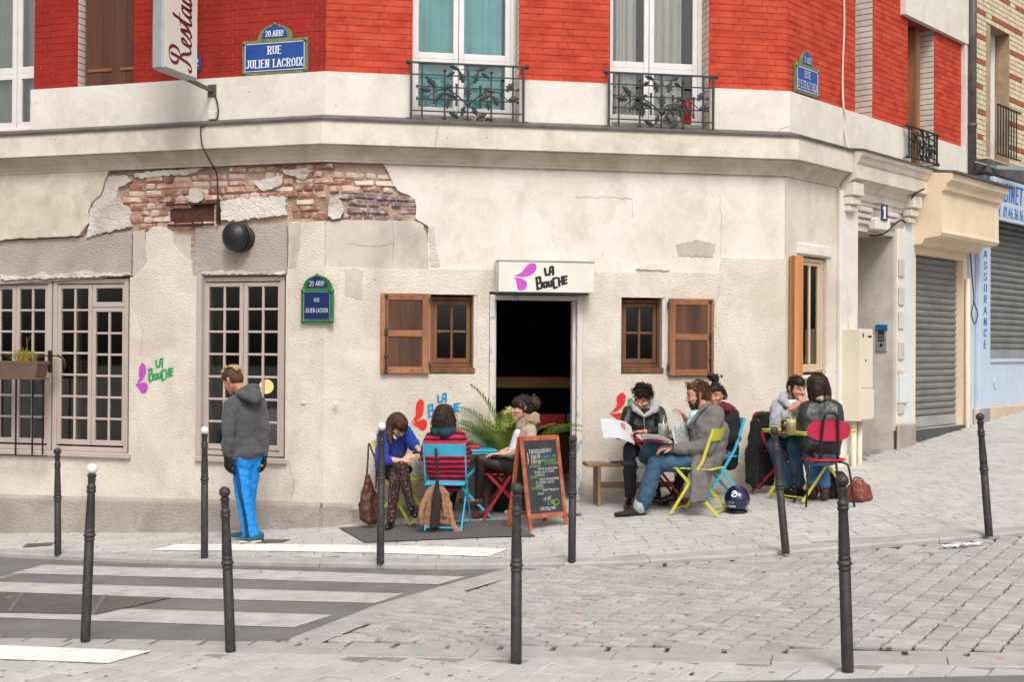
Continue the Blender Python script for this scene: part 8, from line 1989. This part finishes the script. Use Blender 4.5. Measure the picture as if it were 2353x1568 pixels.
blob('hairband', [[(h(-.02, .115, .05), .025), (h(.0, .135, 0), .022), (h(-.02, .115, -.05), .025)], [(h(-.02, .115, .05), .025), (h(-.05, .06, .082), .018)], [(h(.02, .12, .0), .022), (h(.015, .1, .055), .02), (h(-.03, .08, .075), .02)]], cloth('plum_black_hairband', srgb(38, 30, 44)), root, .007, 2)
strands(root, h, [((.05, .115, .03), (.075, .03, .058), 18, .008, .012), ((.07, .11, .0), (.098, .04, .025), 14, .008, .01)], HB, seed=5, r=.0025)
shag(root, h, HB, 200, .05, 23, back=1.0, lo=-.3, rad=(.09, .1, .085))
Pq = at4; f0 = V3(1.22, 13.38, ground(1.22, 13.38)); root = person('dark haired man in black leather jacket over grey hood reading a magazine', f0)
d = 13.5; N = Pq(575, 370, d); PEL = Pq(570, 800, d + .02); sl, sr = Pq(715, 400, d + .02), Pq(420, 395, d - .02); hl, hr = Pq(630, 810, d), Pq(510, 810, d)
el, wl = Pq(765, 590, d - .16), Pq(570, 590, d - .42); er, wr = Pq(350, 590, d - .16), Pq(310, 625, d - .40)
kl, al = Pq(620, 770, d - .36), Pq(690, 1240, d - .12); kr, ar = Pq(430, 765, d - .36), Pq(425, 1240, d - .2)
h = Head(Pq(553, 250, d - .06), (-.34, -.80, -.42), (.02, -.35, 1), 1.0)
bd = head_prims(h) + [[(h(-.03, -.05), .058), (N, .062)]] + torso(N, PEL, sl, sr, hl, hr, .85) + limb([sl, el, wl], [.05, .042, .03]) + limb([sr, er, wr], [.05, .042, .03]) + limb([hl, kl, al], [.085, .065, .045]) + limb([hr, kr, ar], [.085, .065, .045])
bd += hand(wl, (-.9, -.3, .05), (-.1, -.3, -1), 1, .45, 1.0, .2) + hand(wr, (-.2, -.9, .2), (.4, 0, 1), 1, .9)
blob('body', bd, SK2, root, .0065, 2); face_bits(root, h, SK2, closed=True)
LJ = mat('black_leather', srgb(28, 29, 30), .42, .3, 8, bump=.3, bs=60, dist=.004, bump2=.3, b2s=9, coat=.05)
blob('leather_jacket', torso(N + V3(0, .02, -.03), PEL + V3(0, 0, .1), sl, sr, hl + V3(0, 0, .1), hr + V3(0, 0, .1), 1.0, .078, .118, .115, .11, .10, .08) + limb([sl, el, wl + V3(.05, .03, 0)], [.082, .066, .046]) + limb([sr, er, wr + V3(0, .05, 0)], [.082, .066, .046]), LJ, root, .010, 3, .022, .09)
GH = cloth('light_grey_jersey', srgb(164, 162, 162))
blob('hood', [[(Pq(460, 300, d - .02), .035), (Pq(475, 360, d - .10), .032), (Pq(560, 425, d - .16), .018)], [(Pq(690, 310, d), .04), (Pq(680, 370, d - .08), .034), (Pq(575, 428, d - .16), .018)], [(Pq(460, 300, d - .02), .035), (Pq(560, 320, d + .11), .045), (Pq(690, 310, d), .04)]], GH, root, .009, 2, .02, .05)
blob('shirt', [[(Pq(540, 385, d - .10), .035), (Pq(610, 380, d - .10), .035), (Pq(575, 420, d - .12), .02)]], cloth('black_tshirt', srgb(20, 20, 22)), root, .009, 2)
MB().tube([Pq(566, 430, d - .172), Pq(572, 520, d - .175), Pq(575, 640, d - .17)], .004, 5).build('zip', MAT['aluminium'], root, I4)
MB().tube(smooth([Pq(468, 572, d - .52) + V3(0, 0, 0), Pq(470, 568, d - .53), Pq(474, 572, d - .52)], 2), .003, 5).build('ring', MAT['aluminium'], root, I4)
NVT = cloth('dark_navy_denim', srgb(40, 42, 56), .15, 14)
blob('trousers', [[(hl, .10), (hr, .10), (hl + V3(0, 0, .06), .1), (hr + V3(0, 0, .06), .1)]] + limb([hl, kl, al + V3(0, 0, .02)], [.098, .078, .058]) + limb([hr, kr, ar + V3(0, 0, .02)], [.098, .078, .058]), NVT, root, .011, 2, .025, .07)
for a_, dx in ((al, .1), (ar, -.06)): shoe(root, (a_.x - dx * .2, a_.y + .02, ground(a_.x, a_.y)), (a_.x + dx, a_.y - .22, ground(a_.x, a_.y)), SHB, ankle=a_)
rr = random.Random(5); cu = [[(h(-.03, .05, 0), .092), (h(.02, .065, 0), .080), (h(-.055, .0, 0), .078)]]
for i in range(46):
 a = rr.uniform(-1.1, 3.0); c_ = rr.uniform(-1, 1); cu.append([(h(-.01 + .09 * math.cos(a), .045 + .10 * math.sin(max(a, -.3)), c_ * .07), rr.uniform(.014, .022))]) if (math.cos(a) < .72) else None
cu.append([(h(.05, .115, .02), .026), (h(.06, .11, -.03), .024)])
blob('hair', cu, HBK, root, .0065, 1, .02, .02)
strands(root, h, [((.04, .13, .0), (.02, .16, .04), 20, .02, .02), ((.0, .12, .06), (.0, .05, .105), 14, .014, .01), ((.0, .12, -.06), (.0, .05, -.105), 14, .014, .01)], HBK, seed=6)
shag(root, h, HBK, 300, .05, 24, lo=-.3, rad=(.10, .115, .09), back=.3)
f0 = G(1440, 1187); root = person('bearded man in long grey coat and jeans sitting cross-legged with a newspaper', f0)
d = 12.84; N = Pq(1175, 345, d + .02); PEL = Pq(1140, 880, d); sl, sr = Pq(1285, 440, d - .12), Pq(1190, 410, d + .22); hl, hr = Pq(1120, 890, d - .09), Pq(1110, 880, d + .09)
el, wl = Pq(1215, 745, d - .18), Pq(850, 745, d - .14); er, wr = Pq(1030, 590, d + .22), Pq(995, 470, d + .14)
kr, ar = Pq(625, 760, d + .06), Pq(560, 890, d + .16); kl, al = Pq(690, 905, d - .06), Pq(545, 1330, d - .04)
h = Head(Pq(1105, 220, d + .02), (-.96, -.10, -.22), (-.1, 0, 1), 1.03)
bd = head_prims(h) + [[(h(-.03, -.05), .06), (N, .065)]] + torso(N, PEL, sl, sr, hl, hr, .88) + limb([sl, el, wl], [.052, .044, .032]) + limb([sr, er, wr], [.052, .044, .032]) + limb([hl, kl, al], [.09, .068, .048]) + limb([hr, kr, ar], [.09, .068, .048])
bd += hand(wl, (-.95, -.1, -.02), (-.1, .4, -.9), 1, .75, 1.05) + hand(wr, (-.5, -.25, .85), (-.75, -.1, -.4), -1, .7, 1.05, .3, -.3)
blob('body', bd, SK2, root, .0065, 2); face_bits(root, h, SK2)
COAT = cloth('grey_wool_coat', srgb(112, 107, 106), .08, 14)
coat = torso(N + V3(.02, 0, -.02), PEL, sl, sr, hl + V3(.03, 0, .04), hr + V3(.03, 0, .04), 1.0, .085, .13, .125, .125, .10, .075)
coat += [[(N + V3(.01, -.06, .0), .045), (N + V3(.01, .06, .0), .045), (Pq(1290, 400, d), .09)], [(Pq(1340, 560, d - .05), .09), (Pq(1340, 560, d + .1), .09), (Pq(1250, 860, d), .12)]]
coat += limb([sl, el, Pq(900, 755, d - .15)], [.09, .078, .058]) + limb([sr, er, Pq(1005, 520, d + .16)], [.085, .072, .05])
coat += [[(Pq(1110, 830, d - .14), .06), (Pq(1240, 860, d - .14), .05), (Pq(1070, 1000, d - .27), .028), (Pq(1175, 1000, d - .27), .028), (Pq(1050, 1290, d - .29), .022), (Pq(1180, 1280, d - .29), .022)], [(Pq(1250, 880, d - .05), .08), (Pq(1330, 1000, d + .02), .025), (Pq(1260, 960, d - .1), .03)]]
blob('coat', coat, COAT, root, .011, 3, .035, .08)
blob('lapel', [[(Pq(1110, 400, d - .09), .016), (Pq(1180, 330, d - .09), .022), (Pq(1230, 300, d - .02), .028)], [(Pq(1110, 400, d - .09), .016), (Pq(1060, 480, d - .10), .02), (Pq(1010, 540, d - .08), .012)]], COAT, root, .008, 2)
blob('shirt', [[(Pq(1075, 420, d - .02), .05), (Pq(1060, 500, d), .06), (Pq(1110, 380, d + .03), .03)]], mat('aqua_striped_shirt', srgb(120, 190, 206), .8, 0, 40, col2=srgb(214, 224, 220), aniso=(.4, .4, 2), contrast=(.48, .52)), root, .008, 2)
JEAN = mat('blue_denim', srgb(66, 98, 124), .9, 0, 7, col2=srgb(40, 64, 88), bump=.3, bs=160, dist=.003, bump2=.4, b2s=10)
blob('jeans', [[(hl, .11), (hr, .11), (hl + V3(0, 0, .05), .1), (hr + V3(0, 0, .05), .1)]] + limb([hl, kl, al], [.108, .088, .078]) + limb([hr, kr, Pq(570, 880, d + .16)], [.108, .090, .062]) + [[(kr + V3(.02, 0, .0), .092), (kr + V3(.06, 0, -.03), .09)]], JEAN, root, .011, 2, .03, .07)
CUF = mat('turned_denim_cuff', srgb(172, 178, 176), .9, .12, 30)
blob('cuff', [[(al + V3(-.004, 0, .015), .079), (al + V3(-.012, 0, -.012), .079)]], CUF, root, .009, 1)
blob('cuff', [[(Pq(560, 890, d + .16), .066), (Pq(535, 895, d + .17), .066)]], CUF, root, .009, 1)
SHS = mat('black_suede', srgb(30, 27, 28), .8, .2, 14)
q, q2 = Pq(560, 1410, d - .03), Pq(285, 1430, d - .08); shoe(root, (q.x, q.y, f0.z), (q2.x, q2.y, f0.z - .004), SHS, ankle=al + V3(-.01, 0, -.06))
q, q2 = Pq(520, 930, d + .17), Pq(405, 915, d + .12); shoe(root, q + V3(0, 0, -.03), q2 + V3(-.04, 0, -.02), SHS, (.0, 0, 1), .04, .04)
blob('hair', [[(h(-.035, .045, 0), .090), (h(.01, .062, 0), .078), (h(-.055, -.01, 0), .078)], [(h(-.01, .04, .06), .028), (h(.012, .0, .072), .016)], [(h(-.01, .04, -.06), .028), (h(.012, .0, -.072), .016)], [(h(.04, .10, .02), .035), (h(.05, .10, -.02), .03)], [(h(-.09, .0, .0), .045), (h(-.085, -.04, 0), .04)]], HAU, root, .007, 1, .022, .02)
blob('beard', [[(h(.06, -.085, .012), .036), (h(.06, -.085, -.012), .036), (h(.03, -.075, .04), .024), (h(.03, -.075, -.04), .024)], [(h(.03, -.07, .05), .02), (h(.008, -.02, .068), .014)], [(h(.03, -.07, -.05), .02), (h(.008, -.02, -.068), .014)], [(h(.094, -.045, .016), .0085), (h(.088, -.05, .03), .009), (h(.097, -.044, 0), .0085)], [(h(.094, -.045, -.016), .0085), (h(.088, -.05, -.03), .009)], [(h(.06, -.1, 0), .034), (h(.04, -.115, 0), .03)]], hairmat('dark_beard', srgb(76, 48, 34), srgb(46, 30, 22)), root, .006, 1, .014, .015)
strands(root, h, [((-.05, .12, .02), (-.11, .03, .03), 30, .022, .02), ((.05, .13, 0), (.085, .13, 0), 12, .012, .01), ((-.07, .0, .04), (-.1, -.06, .02), 24, .014, .01)], HAU, seed=7)
shag(root, h, HAU, 320, .045, 25, lo=-.45, rad=(.105, .105, .088))
f0 = V3(2.12, 13.45, ground(2.12, 13.45)); root = person('smiling woman with high topknot and burgundy scarf half hidden behind the bearded man', f0)
d = 13.5; N = Pq(1310, 350, d); PEL = Pq(1350, 800, d); sl, sr = Pq(1450, 420, d + .03), Pq(1210, 420, d - .03); hl, hr = Pq(1410, 820, d + .03), Pq(1290, 820, d - .03)
el, wl = Pq(1490, 640, d - .04), Pq(1330, 660, d - .28); er, wr = Pq(1190, 620, d - .14), Pq(1120, 640, d - .34)
kl, al = Pq(1150, 800, d - .3), Pq(1130, 1250, d - .16); kr, ar = Pq(1050, 800, d - .34), Pq(880, 1200, d - .30)
h = Head(Pq(1290, 225, d - .02), (-.42, -.88, -.08), (.0, 0, 1), .97)
bd = head_prims(h, False) + [[(h(-.03, -.05), .047), (N, .05)]] + torso(N, PEL, sl, sr, hl, hr, .8) + limb([sl, el, wl], [.044, .038, .026]) + limb([sr, er, wr], [.044, .038, .026]) + limb([hl, kl, al], [.08, .058, .038]) + limb([hr, kr, ar], [.08, .058, .038]) + hand(wl, (-.8, -.5, 0), (0, .2, -1), 1, .5, .9) + hand(wr, (-.8, -.5, 0), (0, .2, -1), -1, .5, .9)
blob('body', bd, SK3, root, BV, 2); face_bits(root, h, SK3)
blob('coat', torso(N, PEL, sl, sr, hl, hr, 1.0, .078, .115, .11, .125, .10, .09) + limb([sl, el, wl], [.085, .07, .05]) + limb([sr, er, wr], [.085, .07, .05]) + [[(hl + V3(.02, 0, -.02), .10), (hr, .1), (hl + V3(.03, 0, -.08), .08)]], cloth('black_wool_coat', srgb(22, 21, 26), .2, 12), root, .011, 3, .03, .08)
blob('scarf', [[(Pq(1260, 340, d - .06), .045), (Pq(1370, 350, d - .07), .05), (Pq(1450, 370, d), .045)], [(Pq(1400, 330, d + .06), .045), (Pq(1490, 390, d + .02), .04), (Pq(1510, 470, d + .0), .03)], [(Pq(1350, 310, d + .02), .035), (Pq(1440, 350, d + .03), .045)], [(Pq(1230, 330, d + .02), .04), (Pq(1260, 345, d - .06), .045)]], cloth('burgundy_knit', srgb(92, 24, 50), .2, 30), root, .009, 2, .025, .04)
blob('trousers', limb([hl, kl, al], [.09, .068, .045]) + limb([hr, kr, ar], [.09, .068, .045]), cloth('black_trousers', srgb(24, 22, 26)), root, .011, 2)
blob('skirt_hem', [[(Pq(1350, 830, d - .1), .06), (Pq(1400, 820, d - .06), .06), (Pq(1340, 780, d - .1), .05)]], mat('grey_print_dress', srgb(120, 110, 120), .9, 0, 40, col2=srgb(70, 62, 66), contrast=(.48, .52)), root, .010, 2)
for a_ in (al, ar): shoe(root, (a_.x, a_.y + .03, max(ground(a_.x, a_.y), a_.z - .1)), (a_.x - .18, a_.y - .08, max(ground(a_.x, a_.y), a_.z - .1)), SHB, ankle=a_)
blob('hair', [[(h(-.035, .05, 0), .088), (h(.022, .066, 0), .072), (h(-.05, -.0, 0), .075)], [(h(-.02, .03, .075), .022), (h(-.03, -.03, .078), .016)], [(h(-.01, .12, 0), .04), (h(-.02, .16, -.01), .034)]], HBK, root, .007, 2, .012, .03)
rr = random.Random(18); blob('topknot', [[(h(-.02 + rr.gauss(0, .022), .195 + rr.gauss(0, .022), -.012 + rr.gauss(0, .028)), rr.uniform(.014, .022))] for i in range(28)] + [[(h(-.02, .19, -.01), .042)]], HBK, root, .007, 1, .02, .02)
strands(root, h, [((-.03, .06, .075), (-.04, -.03, .095), 26, .012, .015), ((-.02, .2, .0), (-.01, .215, .035), 10, .012, .015)], HBK, seed=8)
shag(root, h, HBK, 140, .04, 26, back=.8, lo=-.2, rad=(.092, .1, .084))
Pq = at5; f0 = V3(2.85, 13.6, ground(2.85, 13.6)); root = person('bearded man in light grey hoodie, hands at his mouth, behind the yellow table', f0)
d = 13.74; N = Pq(585, 350, d); PEL = Pq(500, 800, d + .04); sl, sr = Pq(715, 400, d + .06), Pq(435, 400, d - .02); hl, hr = Pq(570, 800, d + .05), Pq(430, 800, d)
er, wr = Pq(400, 610, d - .26), Pq(560, 425, d - .36); el, wl = Pq(760, 590, d - .16), Pq(735, 400, d - .33)
kl, al = Pq(590, 790, d - .40), Pq(640, 1200, d - .36); kr, ar = Pq(390, 800, d - .34), Pq(510, 1230, d - .3)
h = Head(Pq(618, 218, d - .05), (.36, -.92, -.12), (.0, 0, 1), 1.02)
bd = head_prims(h) + [[(h(-.03, -.05), .06), (N, .064)]] + torso(N, PEL, sl, sr, hl, hr, .86) + limb([sl, el, wl], [.05, .042, .03]) + limb([sr, er, wr], [.05, .042, .03]) + limb([hl, kl, al], [.085, .065, .045]) + limb([hr, kr, ar], [.085, .065, .045])
bd += hand(wr, (.75, -.1, .55), (.4, .5, -.6), 1, .75, 1.05, .1) + hand(wl, (-.5, 0, .8), (-.4, .5, -.5), -1, .8, 1.05)
blob('body', bd, SK2, root, .0065, 2); face_bits(root, h, SK2)
GHD = cloth('light_grey_fleece', srgb(164, 166, 174), .06, 12)
blob('hoodie', torso(N + V3(0, 0, -.03), PEL + V3(0, 0, .06), sl, sr, hl + V3(0, 0, .05), hr + V3(0, 0, .05), 1.0, .085, .13, .128, .12, .11, .10) + limb([sl, el, wl + V3(.02, .03, -.06)], [.086, .07, .048]) + limb([sr, er, Pq(510, 480, d - .34)], [.088, .074, .048]), GHD, root, .011, 3, .035, .07)
blob('hood', [[(Pq(480, 280, d), .045), (Pq(470, 330, d - .1), .045), (Pq(530, 400, d - .17), .022)], [(Pq(700, 300, d + .05), .045), (Pq(720, 340, d - .06), .04), (Pq(640, 410, d - .16), .022)], [(Pq(480, 280, d), .045), (Pq(600, 290, d + .13), .05), (Pq(700, 300, d + .05), .045)]], GHD, root, .009, 2, .02, .05)
blob('shirt', [[(Pq(545, 360, d - .12), .035), (Pq(620, 360, d - .11), .035), (Pq(590, 430, d - .15), .03)]], cloth('white_tshirt', srgb(214, 214, 216)), root, .009, 2)
blob('jeans', [[(hl, .11), (hr, .11)]] + limb([hl, kl, al], [.105, .085, .065]) + limb([hr, kr, ar], [.105, .085, .065]), JEAN, root, .011, 2, .025, .07)
for a_, dx in ((al, .12), (ar, .05)): shoe(root, (a_.x - .01, a_.y + .03, ground(a_.x, a_.y)), (a_.x + dx, a_.y - .2, ground(a_.x, a_.y)), SHS, ankle=a_)
blob('hair', [[(h(-.03, .05, 0), .090), (h(.03, .07, 0), .074), (h(-.055, .0, 0), .076)], [(h(.062, .09, .03), .026), (h(.062, .09, -.03), .026)], [(h(.03, .04, .066), .022), (h(.018, .0, .07), .014)], [(h(.03, .04, -.066), .022), (h(.018, .0, -.07), .014)]], HBK, root, .007, 1, .012, .02)
blob('beard', [[(h(.058, -.085, .012), .033), (h(.058, -.085, -.012), .033), (h(.03, -.07, .042), .022), (h(.03, -.07, -.042), .022)], [(h(.03, -.068, .05), .018), (h(.012, -.01, .067), .011)], [(h(.03, -.068, -.05), .018), (h(.012, -.01, -.067), .011)], [(h(.0925, -.045, .016), .0075), (h(.086, -.052, .03), .008), (h(.096, -.044, 0), .0075)], [(h(.0925, -.045, -.016), .0075), (h(.086, -.052, -.03), .008)]], hairmat('short_dark_beard', srgb(70, 50, 40), srgb(44, 32, 26)), root, .006, 1, .008, .012)
shag(root, h, HBK, 260, .022, 27, r=.0022, lo=-.4, rad=(.1, .11, .086))
f0 = G(1890, 1153); root = person('woman in black leather jacket and brown boots sitting on the tube chair', f0)
d = 12.97; N = Pq(865, 330, d + .03); PEL = Pq(870, 900, d); sl, sr = Pq(720, 430, d + .06), Pq(1010, 420, d); hl, hr = Pq(800, 900, d + .02), Pq(950, 900, d)
el, wl = Pq(685, 660, d + .10), Pq(720, 560, d + .30); er, wr = Pq(1055, 660, d + .1), Pq(960, 720, d + .34)
kl, al = Pq(760, 940, d + .36), Pq(800, 1290, d + .22); kr, ar = Pq(880, 950, d + .34), Pq(915, 1310, d + .14)
h = Head(Pq(835, 205, d + .07), (-.55, .80, -.18), (0, 0, 1), .98)
bd = head_prims(h, False) + [[(h(-.03, -.05), .05), (N, .05)]] + torso(N, PEL, sl, sr, hl, hr, .8) + limb([sl, el, wl], [.045, .038, .028]) + limb([sr, er, wr], [.045, .038, .028]) + limb([hl, kl, al], [.085, .06, .04]) + limb([hr, kr, ar], [.085, .06, .04]) + hand(wl, (-.1, .6, .6), (.4, 0, 0), 1, .8, .9) + hand(wr, (-.3, 1, 0), (0, 0, -1), -1, .4, .9)
blob('body', bd, SK1, root, BV, 2); face_bits(root, h, SK1)
LJ2 = mat('dark_green_black_leather', srgb(44, 49, 46), .42, .3, 6, bump=.3, bs=60, dist=.004, bump2=.3, b2s=8, coat=.05)
blob('leather_jacket', torso(N + V3(0, 0, -.02), PEL + V3(0, 0, .06), sl, sr, hl + V3(0, 0, .04), hr + V3(0, 0, .04), 1.0, .085, .12, .12, .125, .12, .10) + limb([sl, el, wl], [.085, .07, .05]) + limb([sr, er, wr], [.085, .07, .05]) + [[(Pq(760, 820, d - .07), .06), (Pq(990, 820, d - .07), .06), (Pq(770, 850, d + .1), .06), (Pq(1000, 850, d + .1), .06)]], LJ2, root, .010, 3, .022, .1)
blob('scarf', [[(Pq(800, 300, d + .02), .032), (Pq(870, 315, d - .04), .032), (Pq(930, 300, d), .03)], [(Pq(800, 300, d + .02), .032), (Pq(810, 320, d + .13), .035)], [(Pq(930, 300, d), .03), (Pq(910, 320, d + .13), .035)]], cloth('beige_cotton_scarf', srgb(184, 166, 144), .2, 30), root, .008, 2, .02, .03)
JEL = mat('light_blue_denim', srgb(96, 146, 190), .9, 0, 6, col2=srgb(58, 96, 140), bump=.3, bs=160, dist=.003, bump2=.35, b2s=10)
blob('jeans', [[(hl + V3(-.01, 0, .03), .115), (hr + V3(.01, 0, .03), .115), (hl + V3(0, 0, -.01), .11), (hr + V3(0, 0, -.01), .11)]] + limb([hl, kl, al + V3(0, 0, .1)], [.105, .078, .06]) + limb([hr, kr, ar + V3(0, 0, .1)], [.105, .078, .06]), JEL, root, .011, 2, .02, .07)
BOOT = mat('oxblood_boot_leather', srgb(82, 40, 32), .4, .25, 10, bump=.4, bs=40, dist=.006, coat=.15)
for (top_, bot, toe) in ((Pq(785, 1110, d + .28), Pq(790, 1340, d + .22), Pq(770, 1345, d + .42)), (Pq(900, 1150, d + .2), Pq(915, 1370, d + .13), Pq(900, 1360, d + .32))):
 g0 = ground(bot.x, bot.y)
 blob('boot', [[(top_, .066), (top_.lerp(bot, .5), .060)], [(top_.lerp(bot, .5), .060), (V3(bot.x, bot.y, g0 + .08), .052)], [(V3(bot.x, bot.y, g0 + .06), .048), (V3(bot.x, bot.y - .01, g0 + .038), .038), (V3(toe.x, toe.y - .06, g0 + .036), .036), (V3(toe.x, toe.y, g0 + .03), .028)]], BOOT, root, .009, 2, .025, .05)
blob('hair', [[(h(-.03, .05, 0), .102), (h(.02, .055, 0), .092), (h(-.03, -.02, .03), .088), (h(-.03, -.02, -.03), .088), (h(-.045, -.09, .04), .055), (h(-.045, -.09, -.04), .055)], [(h(.03, .03, .06), .045), (h(.035, -.09, .07), .03)], [(h(.03, .03, -.06), .04), (h(.03, -.09, -.07), .03)]], HB, root, .008, 2, .016, .03)
strands(root, h, [((-.08, .08, .0), (-.11, -.13, .03), 40, .022, .03), ((-.03, .12, .03), (-.03, -.14, .09), 40, .018, .04), ((-.03, .12, -.03), (-.04, -.13, -.09), 40, .018, .04), ((-.02, .14, 0), (-.09, .13, .03), 16, .02, .01)], HB, seed=9)
